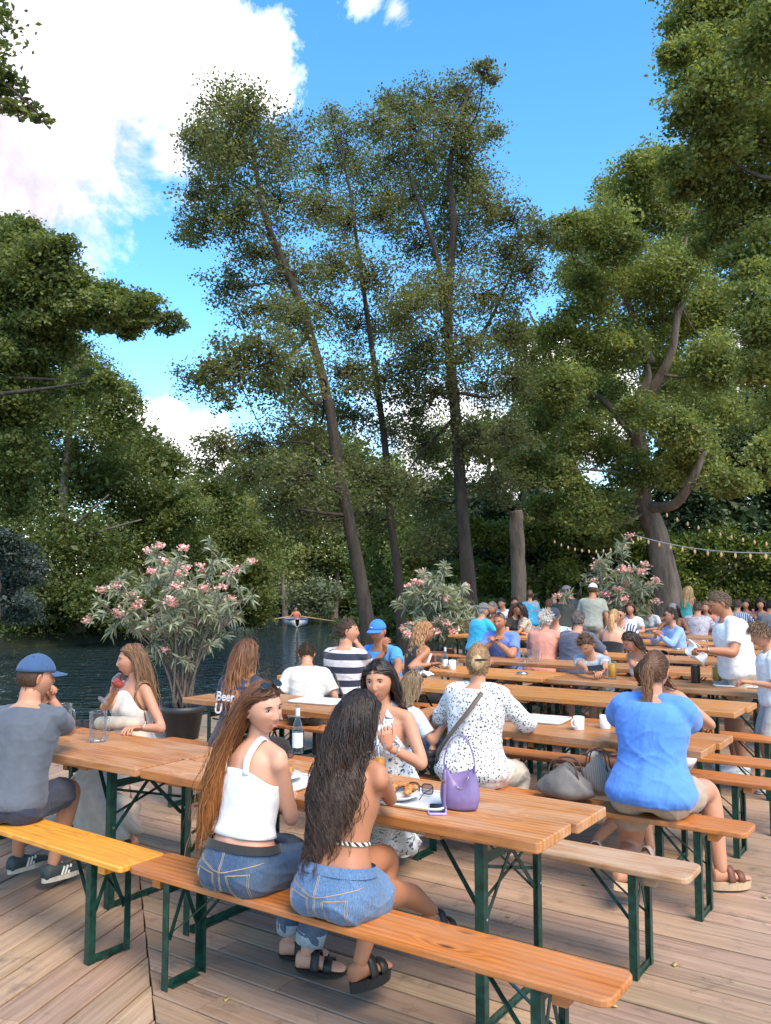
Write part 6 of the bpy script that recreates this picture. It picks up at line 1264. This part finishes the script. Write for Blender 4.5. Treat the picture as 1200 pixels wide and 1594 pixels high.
o = mug('tall glass of orange juice with a white straw', tp(590, 1210), r=.034, H=.16, fill=.6, liquid=G_OJ, dimple=False, cat='glass', name='juice_glass'); mb = MB(); mb.tube([(.01, 0, .02), (-.015, .01, .235)], .003, 6); mb.build('straw', M_PAPER, o, True)
# napkin heaps
def napkin(label, pos, s=.08, rz=0, nm='napkin'):
    g_ = np.random.default_rng(int(pos[0] * 100) % 97); n = 14; V = []
    for i in range(n):
        for j in range(n): x, y = (i / (n - 1) - .5) * 2, (j / (n - 1) - .5) * 2; V.append((x * s, y * s * .8, .004 + s * .42 * abs(math.sin(x * 2.3 + y * 1.1) * math.cos(y * 2.9 - x)) * (1 - .5 * x * x)))
    o = link(nm, mesh(V, [[i * n + j, i * n + j + 1, (i + 1) * n + j + 1, (i + 1) * n + j] for i in range(n - 1) for j in range(n - 1)], M_PAPER), None, pos, rz); o.modifiers.new('t', 'SOLIDIFY').thickness = .0012; return tag(o, label, 'napkin')
napkin('crumpled white napkin behind the hand with the gold bracelet', tp(612, 1180), .06)
napkin('heap of white napkins beside the orange-blonde woman', tp(658, 1052), .11)
# phone
o = empty('smartphone', tp(681, 1262), TH + R(30), 'lilac-cased smartphone lying face up beside the purple handbag', 'phone'); V, F = slab(.155, .078, .010, .012, .003); V = V @ rz3(R(90)).T; link('phone_case', mesh(V + (0, 0, .0105), F, plain('lilac silicone', (.42, .34, .55), .5), False), o); V, F = slab(.143, .067, .001, .009, .0003); V = V @ rz3(R(90)).T; link('screen', mesh(V + (0, 0, .0117), F, plain('phone screen glass', (.012, .014, .016), .05), False), o)
# purple handbag
o = empty('handbag', tp(716, 1260), TH + R(12), 'slouchy purple leather handbag standing on the nearest table', 'handbag'); o.scale = (.66, .75, .84); M_PUR = plain('purple leather', (.19, .135, .30), .42, 0, .08, 30, .2)
n, m = 28, 14; V = []
for i in range(m):
    f = i / (m - 1); z = .005 + .21 * f
    for j in range(n):
        a = 2 * math.pi * j / n; x = math.cos(a); y = math.sin(a); w_ = .135 * (1 - .30 * f ** 2) * (.86 + .14 * math.sin(min(1, f * 3) * 1.57)); d_ = .062 * (1 - .80 * f ** 1.6) * (.8 + .2 * min(1, f * 4)); dip = .095 * f ** 2 * (1 - abs(x) ** 1.5) * 1.0
        V.append((x * w_ + .004 * math.sin(9 * a) * f, y * d_ + .006 * math.sin(x * 16) * f, z - dip + .006 * abs(x)))
link('bag_body', mesh(V, ringfaces(m, n), M_PUR), o)
mb = MB(); Q = spline([(-.10, 0, .19), (-.105, .0, .24), (-.07, .005, .33), (.0, .01, .365), (.06, .005, .33), (.098, 0, .24), (.10, 0, .19)], 26)
V = np.stack([Q + (0, -.013, -.002), Q + (0, .013, -.002), Q + (0, .013, .003), Q + (0, -.013, .003)], 1).reshape(-1, 3); mb.add(V, ringfaces(26, 4)); mb.build('handle', M_PUR, o, True)
mb = MB(); Q = spline([(-.085, -.045, .20), (-.080, -.062, .14), (-.082, -.066, .06), (-.078, -.066, .012)], 14); V = np.stack([Q + (-.012, 0, 0), Q + (.012, 0, 0), Q + (.012, -.004, 0), Q + (-.012, -.004, 0)], 1).reshape(-1, 3); mb.add(V, ringfaces(14, 4)); mb.build('side_strap', M_PUR, o, True)
mb = MB(); mb.box((-.082, -.070, .15), (.034, .005, .008)); mb.build('buckle', plain('pale gold', (.75, .6, .4), .25, 1), o)
mb = MB(); mb.tube(spline([(-.02, -.035, .125), (.03, -.040, .11), (.07, -.03, .17)], 8), .002, 5); mb.build('zip', plain('pale gold', (.7, .6, .4), .3, 1), o, True)
# grey-brown handbags on the bench of the blue blouse
def slouch(label, pos, rz, c, s=1.0, h=.22, kind='plain'):
    o = empty('handbag', pos, rz, label, 'handbag'); mt = plain('bag leather %.2f' % c[0], c, .55, 0, .15, 25, .4) if kind == 'plain' else cloth('striped canvas bag', c, 'vstripes', tuple(x * .6 for x in c), 30); V = []; n, m = 28, 12
    for i in range(m):
        f = i / (m - 1)
        for j in range(n): a = 2 * math.pi * j / n; k = math.sin(min(1, f * 3 + .25) * 1.57) * (1 - .62 * f ** 2.2); V.append((math.cos(a) * .19 * s * k * (1 + .05 * math.sin(5 * a + i)), math.sin(a) * .10 * s * k * (1 + .10 * math.sin(4 * a + f * 5)), .003 + h * s * f * (1 - .25 * abs(math.cos(a)) * f)))
    link('bag_body', mesh(V, ringfaces(m, n), mt), o)
    for y in (-.04, .04): mb = MB(); mb.tube(spline([(-.10 * s, y * s, h * s * .62), (-.07 * s, y * s, h * s * 1.02), (0, y * s * 1.2, h * s * 1.12), (.07 * s, y * s, h * s * 1.02), (.10 * s, y * s, h * s * .62)], 16), .006 * s, 7); mb.build('handle', plain('brown bag strap', (.09, .05, .035), .5), o, True)
    return o
slouch('grey leather handbag on the bench left of the blue blouse', W(-2.02, 4.80, .4755), TH, (.16, .145, .13), .95)
slouch('smaller beige striped bag behind the grey handbag', W(-1.90, 5.00, .4755) , TH, (.38, .30, .24), .7, .34, 'str')
# cups and trays at the middle tables
cup('white mug on the left of the pair beside the blue blouse', tp(901, 1136), R(-150)); cup('white mug half hidden by the arm in the blue blouse', tp(942, 1134), R(60), handle=False)
tray('empty white tray right of the spotted blouse', tp(835, 1121), TH + R(6)); tray('white tray at the corner of the waterside table behind the women', tp(497, 1093), TH + R(8)); tray('white tray on the table in front of the standing boy', tp(1150, 1068), TH + R(10))
plate('plate of tomato salad and toast in front of the child', tp(692, 1122, TT + .004), ('tomato', 'bread'), .11)
mug('glass of yellow beer in front of the boy with the phone', tp(953, 1057), r=.040, H=.17, fill=.88, dimple=False, cat='beer glass', name='beer_glass')
mug('tall dark beer cup with a pale rim on the table', tp(1083, 1063), r=.042, H=.165, fill=.9, liquid=G_DARK, dimple=False, cat='beer glass', name='beer_glass', foam=True, wallmat=plain('dark printed cup', (.02, .016, .014), .25))
mug('dimpled pint mug of pale beer beside the standing man', tp(1117, 1062), r=.048, H=.17, fill=.85, handle=R(40))
mug('empty dimpled mug before the salmon shirt, left of two', tp(819, 1030), handle=R(200)); mug('empty mug right beside its twin before the salmon shirt', tp(834, 1030), handle=R(10))
mug('tall glass with a blue print next to the tattooed arm', tp(744, 1018), r=.04, H=.17, fill=.8, liquid=G_BEER, foam=True, dimple=False, cat='beer glass', name='beer_glass'); mug('glass of dark beer next to the tattooed arm', tp(753, 1020), r=.038, H=.13, fill=.8, liquid=G_DARK, dimple=False, cat='beer glass', name='beer_glass')
bottle('small water bottle with a pale label beside the white cup', tp(693, 1041), .25); mug('empty dimpled glass left of the small water bottle', tp(683, 1040), r=.045, H=.15, handle=None); cup('white paper cup on the amber table', tp(704, 1042), handle=False, r=.04, H=.10)
stemglass('stemmed glass on the left of the pair on the amber table', tp(647, 1068), k=1.0); stemglass('stemmed glass on the right of the pair on the amber table', tp(653, 1066), k=1.0)
mug('empty printed beer glass in front of the man in the blue cap and polo', tp(597, 1054), r=.045, H=.16, dimple=False, handle=None, cat='beer glass', name='beer_glass'); bottle('dark bottle beside the printed beer glass', tp(609, 1052), .2, .028, plain('brown bottle glass', (.02, .012, .01), .1), (.05, .05, .06))
o = empty('ashtray', tp(813, 1050), 0, 'round metal ashtray on the long amber table', 'ashtray'); V, F = lathe([(0, 0), (.06, 0), (.062, .022), (.052, .022), (.045, .006), (0, .006)], 24); link('dish', mesh(V, F, M_STEEL), o); V, F = ellip((.01, .01, .012), (.03, .025, .01)); link('ash', mesh(V, F, plain('ash', (.12, .11, .1), .9)), o)
o = empty('ashtray', tp(1054, 1011), 0, 'small metal ashtray on a table further back', 'ashtray'); V, F = lathe([(0, 0), (.06, 0), (.062, .022), (.052, .022), (.045, .006), (0, .006)], 24); link('dish', mesh(V, F, M_STEEL), o)
mug('orange-coloured beer on the table of the bare-backed woman', tp(965, 1000), r=.042, H=.14, fill=.85, dimple=True, handle=R(0)); mug('amber beer glass beside the turquoise t-shirt', tp(761, 985), r=.045, H=.15, fill=.85, dimple=False, cat='beer glass', name='beer_glass'); mug('amber beer glass left of the white t-shirt below the stump', tp(755, 962), r=.045, H=.16, fill=.85, dimple=False, cat='beer glass', name='beer_glass')
# folded jacket
o = empty('folded_jacket', W(-3.95, 6.55, .476), TH, 'navy jacket folded on the bench behind the child', 'jacket'); V, F = ellip((0, 0, .035), (.24, .11, .04), n=28, m=16); V = V + (.010 * np.sin(V[:, 0] * 40 + V[:, 1] * 60))[:, None] * np.array([0, .3, 1]); V[:, 2] = np.maximum(V[:, 2], 0); link('jacket_body', mesh(V, F, cloth('navy fleece', (.03, .045, .10))), o); V, F = ellip((.12, .02, .06), (.12, .07, .025), n=20, m=10); link('sleeve', mesh(V, F, cloth('navy fleece', (.03, .045, .1))), o)
# things held ---------------------------------------------------------------
def rotto(z): z = nz(z); x = nz(np.cross([0, 1, 0.01], z)); return np.stack([x, np.cross(z, x), z], 1)
d = np.array([.55, -.1, .62]); hp = atd(181, 1066, 5.55); Mg = rotto(d); stemglass('stemmed glass of red beer held to the lips of the long-haired woman', hp - nz(d) * .135, M=Mg, fill=True, liquid=G_RED, k=1.15)
hw = FORK.wor(FORK.Wr[-1]); mouth = FORK.wor(FORK.Hc + FORK.HM @ np.array([0, .10, -.055])); dd = nz(mouth - (hw + np.array([0, 0, .07]))); st0 = hw + np.array([-.02, -.03, .06])
mb = MB(); L = np.linalg.norm(mouth - st0); mb.tube([st0, st0 + (mouth - st0) * .75], .0028, 6); o = empty('fork', st0, 0, 'silver fork held up to the mouth of the dark-haired woman', 'fork'); V, F = mb.arr(); link('shaft', mesh(V - st0, F, M_STEEL), o)
mb = MB(); e = st0 + (mouth - st0) * .75; ds = mouth - e; sd_ = nz(np.cross(ds, [0, 0, 1])); mb.bar(e - ds * .05, e + ds * .3, .020, .003)
for k in (-1.5, -.5, .5, 1.5): mb.tube([e + ds * .28 + sd_ * k * .0055, e + ds * .95 + sd_ * k * .0055], .0016, 5)
V, F = mb.arr(); link('tines', mesh(V - st0, F, M_STEEL), o)
for pr, nm, ww in ((CURL, 'bracelet', 1), (CURL, 'bracelet', 1.14), (FORK, 'bracelet', 1)):
    s = 1 if pr is CURL else -1; a, b = pr.Wr[s], pr.E[s]; d = nz(a - b); c = a - d * .045 * ww ** 3; X_ = nz(np.cross(d, [0, 0, 1])); Y_ = np.cross(d, X_); pts = [c + (X_ * math.cos(t) + Y_ * math.sin(t)) * .034 for t in np.linspace(0, 6.2832, 18)]
    V, F = tube(pts, .004, 6, False); link(nm, mesh(V, F, plain('gold', (.7, .42, .15), .25, 1) if ww > 1 else plain('silver metal', (.7, .7, .7), .2, 1)), pr.root)
hp = PHONEBOY; c = (hp.wor(hp.Wr[1]) + hp.wor(hp.Wr[-1])) / 2 + np.array([0, -.09, .03]); o = empty('smartphone', c, TH + R(20), 'black smartphone held by the boy in the grey t-shirt', 'phone'); mb = MB(); mb.bbox((0, 0, 0), (.15, .075, .009), .003, rx3(R(35)) @ rz3(R(10))); mb.build('phone_case', M_BLACK, o)
c = NAPKIN.wor((NAPKIN.Wr[1] + NAPKIN.Wr[-1]) / 2) + np.array([-.10, -.05, -.02]); n = 16; V = []
for i in range(n):
    for j in range(n): x, y = (i / (n - 1) - .5) * 2, (j / (n - 1) - .5) * 2; V.append((x * .075 + .02 * math.sin(y * 4), .035 * math.sin(x * 5 + y * 2) * (1 - .3 * y), y * .085 - .02 * x * x - .05 * x))
o = link('napkin', mesh(V, [[i * n + j, i * n + j + 1, (i + 1) * n + j + 1, (i + 1) * n + j] for i in range(n - 1) for j in range(n - 1)], M_PAPER), None, c, 0); o.modifiers.new('t', 'SOLIDIFY').thickness = .001; tag(o, 'crumpled white napkin held by the standing man', 'napkin')
c = atd(665, 1027, 9.2); mb = MB(); mb.bbox((0, 0, 0), (.075, .009, .15), .003, rx3(R(-30))); o = mb.build('smartphone', plain('white phone back', (.75, .75, .76), .2), None, False, c, R(-40)); tag(o, 'white smartphone held by the orange-blonde woman', 'phone')
# shoulder bag strap of the spotted blouse
q = [SPOT.at(.93, .085, -.115), SPOT.at(.7, .03, -.165), SPOT.at(.4, -.09, -.16), SPOT.at(.15, -.21, -.07), SPOT.at(.0, -.24, .02)]; Q = spline(q, 22); T_, N_, B_ = frames(Q); O = np.array([nz(a - SPOT.at(.5)) for a in Q]); B_ = np.cross(T_, O); B_ /= np.linalg.norm(B_, axis=1)[:, None]
V = np.stack([Q + B_ * .014, Q - B_ * .014, Q - B_ * .014 + O * .005, Q + B_ * .014 + O * .005], 1).reshape(-1, 3); link('shoulder_strap', mesh(V, ringfaces(22, 4), plain('taupe strap', (.14, .10, .075), .6)), SPOT.root)
# printed letters on the navy shirt
for txt, dz, sz in (('Beer', .0, .088), ('U', -.09, .10)):
    cu = bpy.data.curves.new('t', 'FONT'); cu.body = txt; cu.size = sz; cu.extrude = .001; cu.offset = .002; cu.align_x = 'CENTER'; cu.resolution_u = 3; to = bpy.data.objects.new('tmp', cu); COL.objects.link(to); me = bpy.data.meshes.new_from_object(to.evaluated_get(bpy.context.evaluated_depsgraph_get())); bpy.data.objects.remove(to)
    p = BACKTXT; Rr, Ff, Uu = p.frame(.6); M = Matrix(np.stack([Rr, Uu, -Ff], 1).tolist()).to_4x4(); c = p.at(.62) + Uu * dz - Ff * .158 - (Rr * .05 if txt == 'U' else 0); M.translation = Vector(c); me.transform(M); me.materials.clear(); me.materials.append(plain('white print', (.75, .75, .76), .8)); link('printed_lettering', me, p.root)
# ---------------------------------------------------------------- potted oleanders
L_OLE = leafmat('oleander leaves', (.16, .19, .12), (.42, .44, .33), .3); M_PINK = leafmat('pink oleander blossom', (.75, .34, .38), (.94, .68, .68), .3); M_STEM = bark('oleander stem', (.12, .085, .07), (.30, .24, .20), 20)
def longleaves(C, Dn, L, Wd):
    n = len(C); s = rng.uniform(.7, 1.2, n)[:, None]; a = rng.normal(size=(n, 3)); a -= Dn * (a * Dn).sum(1)[:, None]; a /= np.linalg.norm(a, axis=1)[:, None]; N = np.cross(Dn, a); dr = np.array([0, 0, -.25 * L])
    V = np.stack([C, C + Dn * L * .4 * s + a * Wd * s + N * .2 * Wd, C + Dn * L * .4 * s - a * Wd * s + N * .2 * Wd, C + Dn * L * .75 * s + a * Wd * .7 * s + dr * .4, C + Dn * L * .75 * s - a * Wd * .7 * s + dr * .4, C + Dn * L * s + dr], 1).reshape(-1, 3); i = np.arange(n)[:, None] * 6
    F = np.concatenate([i + np.array(q) for q in ([0, 1, 2], [1, 3, 4], [1, 4, 2], [3, 5, 4])]); return V, F
def oleander(label, pos, potlab, tips, pot='black', pr=.24, ph=.36, scale=1.0, fl=.5, nst=9, dense=1.0):
    pm = plain('charcoal plastic pot', (.028, .031, .036), .5, 0, .15, 8) if pot == 'black' else plain('terracotta', (.42, .15, .085), .8, 0, .15, 12, .2)
    o = empty('plant_pot', pos, 0, potlab, 'plant pot'); V, F = lathe([(0, 0), (pr * .72, 0), (pr * .92, ph * .82), (pr * 1.0, ph * .82), (pr * 1.05, ph * .86), (pr * 1.05, ph), (pr * .97, ph), (pr * .93, ph * .88), (0, ph * .88)], 40); link('pot_wall', mesh(V, F, pm), o); V, F = lathe([(pr * .9, ph * .885), (0, ph * .90)], 24); link('potting_soil', mesh(V, [f for f in F], plain('soil', (.04, .03, .02), .95, bump=1)), o)
    b0 = np.array(pos) + (0, 0, ph * .88); root = empty('oleander', b0, 0, label, 'potted plant'); st_ = MB(); C, Dn = [], []; FC = []
    for tx in tips:
        t = np.array(tx[:3]); base = np.array([rng.uniform(-.4, .4), rng.uniform(-.4, .4), 0]) * pr; t = t - b0; mid = base * .5 + t * .45 + np.array([0, 0, .12 * np.linalg.norm(t[:2])]) - t * [.15, .15, 0]; (V, F), Q = limb([base, mid, t], .016 * scale, .005, 7, .03); st_.add(V, F)
        for s_ in range(6):
            k = rng.uniform(.55, 1); a = Q[min(len(Q) - 1, int(k * len(Q)))]; e = a + nz(rng.normal(size=3) * (1, 1, .6) + (0, 0, .5)) * rng.uniform(.12, .34) * scale; (V, F), Q2 = limb([a, (a + e) / 2 + (0, 0, .02), e], .006, .003, 5, .04); st_.add(V, F); ax = nz(e - a)
            for w_ in range(int(9 * dense)):
                c = a + (e - a) * (.25 + .75 * w_ / (9 * dense)); 
                for q in range(5): d_ = nz(ax * rng.uniform(.3, 1.1) + rng.normal(size=3) * .8); C.append(c); Dn.append(d_)
            if rng.random() < fl and e[2] > t[2] - .5 * scale: FC.append(e + ax * .05)
    st_.build('stems', M_STEM, root, True); C, Dn = np.array(C), np.array(Dn); V, F = longleaves(C, Dn, .125 * scale, .011 * scale); link('foliage', mesh(V, F, L_OLE, False, col=np.repeat(np.clip(rng.normal(.5, .25, len(C)), 0, 1), 6)[:, None] * np.ones((1, 3))), root)
    for c in FC:
        n = 44; q = c + rng.normal(0, .030 * scale, (n, 3)) * (1, 1, .6); V, F, col = leaves_mesh(q, np.full(n, .034 * scale), rng.normal(.5, .25, n), .6, .9); link('blossom_cluster', mesh(V, F, M_PINK, False, col=col), root)
    return root
D1 = 9.7; pos1 = gy(290, D1)
tips = [(*atd(x, y, D1 + dz)[:3],) for x, y, dz in [(150, 935, .1), (185, 905, -.3), (215, 885, .3), (250, 870, -.2), (235, 850, .2), (290, 855, 0), (330, 865, .3), (365, 890, -.2), (395, 915, .1), (385, 935, -.3), (345, 900, .4), (300, 900, -.4), (200, 930, .4), (260, 920, .4), (320, 930, -.2), (175, 950, -.2), (235, 945, -.4), (370, 950, .2), (290, 880, .5), (270, 895, -.5), (210, 960, .2), (340, 935, .3)]]
oleander('large spreading oleander with pink flowers in the black pot', pos1, 'large black plastic plant pot at the deck edge', tips, 'black', .24, .36, 1.0, .42, dense=.7)
D2 = 16.2; pos2 = gy(680, D2)
tips = [(*atd(x, y, D2 + dz)[:3],) for x, y, dz in [(635, 950, .1), (650, 925, -.3), (665, 905, .3), (690, 905, -.2), (715, 915, .2), (735, 935, 0), (640, 975, .3), (720, 960, -.2), (745, 970, .1), (680, 940, .4), (700, 970, -.4), (660, 960, 0), (690, 920, -.5), (715, 985, -.3), (650, 990, -.2)]]
oleander('bushy oleander with pale pink flowers in the terracotta pot', pos2, 'terracotta plant pot beyond the orange-blonde woman', tips, 'terra', .30, .45, 1.5, .3, dense=1.4)
D3 = 16.5; pos3 = gy(962, D3)
tips = [(*atd(x, y, D3 + dz)[:3],) for x, y, dz in [(915, 900, .1), (925, 880, -.2), (950, 868, .2), (970, 885, 0), (990, 905, .3), (1010, 915, -.2), (1005, 935, .1), (940, 915, .3), (965, 925, -.3), (900, 925, .2), (980, 945, 0)]]
oleander('tall oleander with bright pink flowers in front of the oak trunk', pos3, 'grey plant pot hidden among the far tables', tips, 'black', .28, .40, 1.5, .6, dense=.8)
# ---------------------------------------------------------------- string lights
M_BULB = plain('frosted warm bulb', (.70, .42, .18), .25); M_CABLE = plain('pale grey cable', (.45, .45, .44), .6)
def lights(label, a, b, sag, n, r, cab=M_CABLE, cr=.008):
    a, b = np.array(a), np.array(b); o = empty('string_lights', a, 0, label, 'string lights', 'strings of bulbs under the oak'); t = np.linspace(0, 1, 30)[:, None]; P = (b - a) * t; P[:, 2] -= (4 * sag * t * (1 - t))[:, 0]; mb = MB(); mb.tube(P, cr, 6); mb.build('cable', cab, o, True)
    for k in range(n):
        f = (k + .5) / n; c = (b - a) * f; c[2] -= 4 * sag * f * (1 - f); V, F = lathe([(0, -.10), (.5 * r, -.095), (r, -.06 - r * .2), (.8 * r, -.03), (.35 * r, -.01), (.3 * r, 0), (0, 0)], 10); link('bulb', mesh(V + c, F, M_BULB), o)
lights('pale cable with small bulbs crossing in front of the oak trunk', atd(985, 832, 17), atd(1230, 860, 13), .12, 12, .022)
lights('darker string of orange bulbs hanging right of the oak trunk', atd(1030, 795, 20), atd(1240, 848, 18), .15, 12, .026, M_BLACK, .004)
lights('string of small orange bulbs left of the oak trunk', atd(858, 838, 24), atd(1003, 832, 22), .35, 13, .028, M_BLACK, .004)
# ---------------------------------------------------------------- rowing boats
def rowboat(label, pos, rz, hull=(.62, .64, .68)):
    o = empty('rowing_boat', pos, rz, label, 'boat'); n, m = 16, 9; V = []
    for i in range(n):
        y = -1.9 + 3.8 * i / (n - 1); w_ = .68 * max(.04, 1 - abs(y / 1.95) ** 2.6) ** .6
        for j in range(m): a = math.pi * j / (m - 1); V.append((math.cos(a) * w_, y, .42 + .10 * (y / 1.9) ** 2 - math.sin(a) ** .7 * .46))
    h = link('hull', mesh(V, ringfaces(n, m, False)[:], plain('white boat paint %.2f' % hull[2], hull, .4)), o); h.modifiers.new('t', 'SOLIDIFY').thickness = .03
    mb = MB(); mb.tube([(V[i * m][0], V[i * m][1], V[i * m][2]) for i in range(n)], .035, 6); mb.build('gunwale', plain('blue boat trim', (.02, .10, .45), .4), o, True); mb = MB(); mb.tube([(V[i * m + m - 1][0], V[i * m + m - 1][1], V[i * m + m - 1][2]) for i in range(n)], .035, 6); mb.build('gunwale', plain('blue boat trim', (.02, .1, .45), .4), o, True)
    mb = MB(); mb.box((0, 0, .25), (1.1, .25, .03)); mb.build('thwart', M_BENCH, o)
    for s in (-1, 1):
        r_ = empty('oar', np.array(pos) + rz3(rz) @ np.array([s * .6, .1, .5]), rz, 'wooden oar reaching out on the %s side of the rowing boat' % ('right' if s > 0 else 'left'), 'oar'); mb = MB(); mb.tube([(-s * .35, 0, .08), (s * 1.6, 0, -.22)], .04, 6); mb.build('shaft', plain('yellow oar wood', (.55, .38, .16), .6), r_, True); mb = MB(); mb.bar((s * 1.5, 0, -.20), (s * 2.1, 0, -.30), .17, .02); mb.build('blade', plain('yellow oar wood', (.5, .4, .2), .6), r_)
    return o
bp = gy(462, 50); bp[2] = -.92; rowboat('small white and blue rowing boat far out on the river', bp, R(8))
p = Person('person rowing the small boat far out on the river', bp + np.array([0, 0, 0]), R(180), None, 'm', seat=.27, lean=8, q=.03, detail=0, hands=((.30, .38, .62), (-.30, .38, .62)), feet=((.12, .55, .12), (-.12, .55, .12)), hair=BR); p.tank(cloth('coral vest', (.65, .2, .15)), -.05, .9, .012, .01, 0); p.pants(C_NAVY, .9, name='shorts'); p.hair(.04, 150, .01, style='short'); TASKS[:] = [t for t in TASKS if t[0] is p]; finish_people()
# fallen leaves on the boards
for k, (x, y) in enumerate([(903, 1553 - 175), (1050, 1505), (962, 1568), (795, 1425), (1185, 1395), (700, 1505), (350, 1560)]):
    c = at(x, y, .004); V = [(0, 0, 0), (.02, .012, .004), (.045, 0, .002), (.02, -.014, .006)]; o = link('fallen_leaf', mesh(V, [[0, 1, 2, 3]], plain('dry leaf', (.45, .34, .10), .8)), None, c, k * 1.3); o.modifiers.new('t', 'SOLIDIFY').thickness = .0008; tag(o, 'dry yellow leaf lying on the deck boards', 'leaf', 'fallen leaves on the deck')
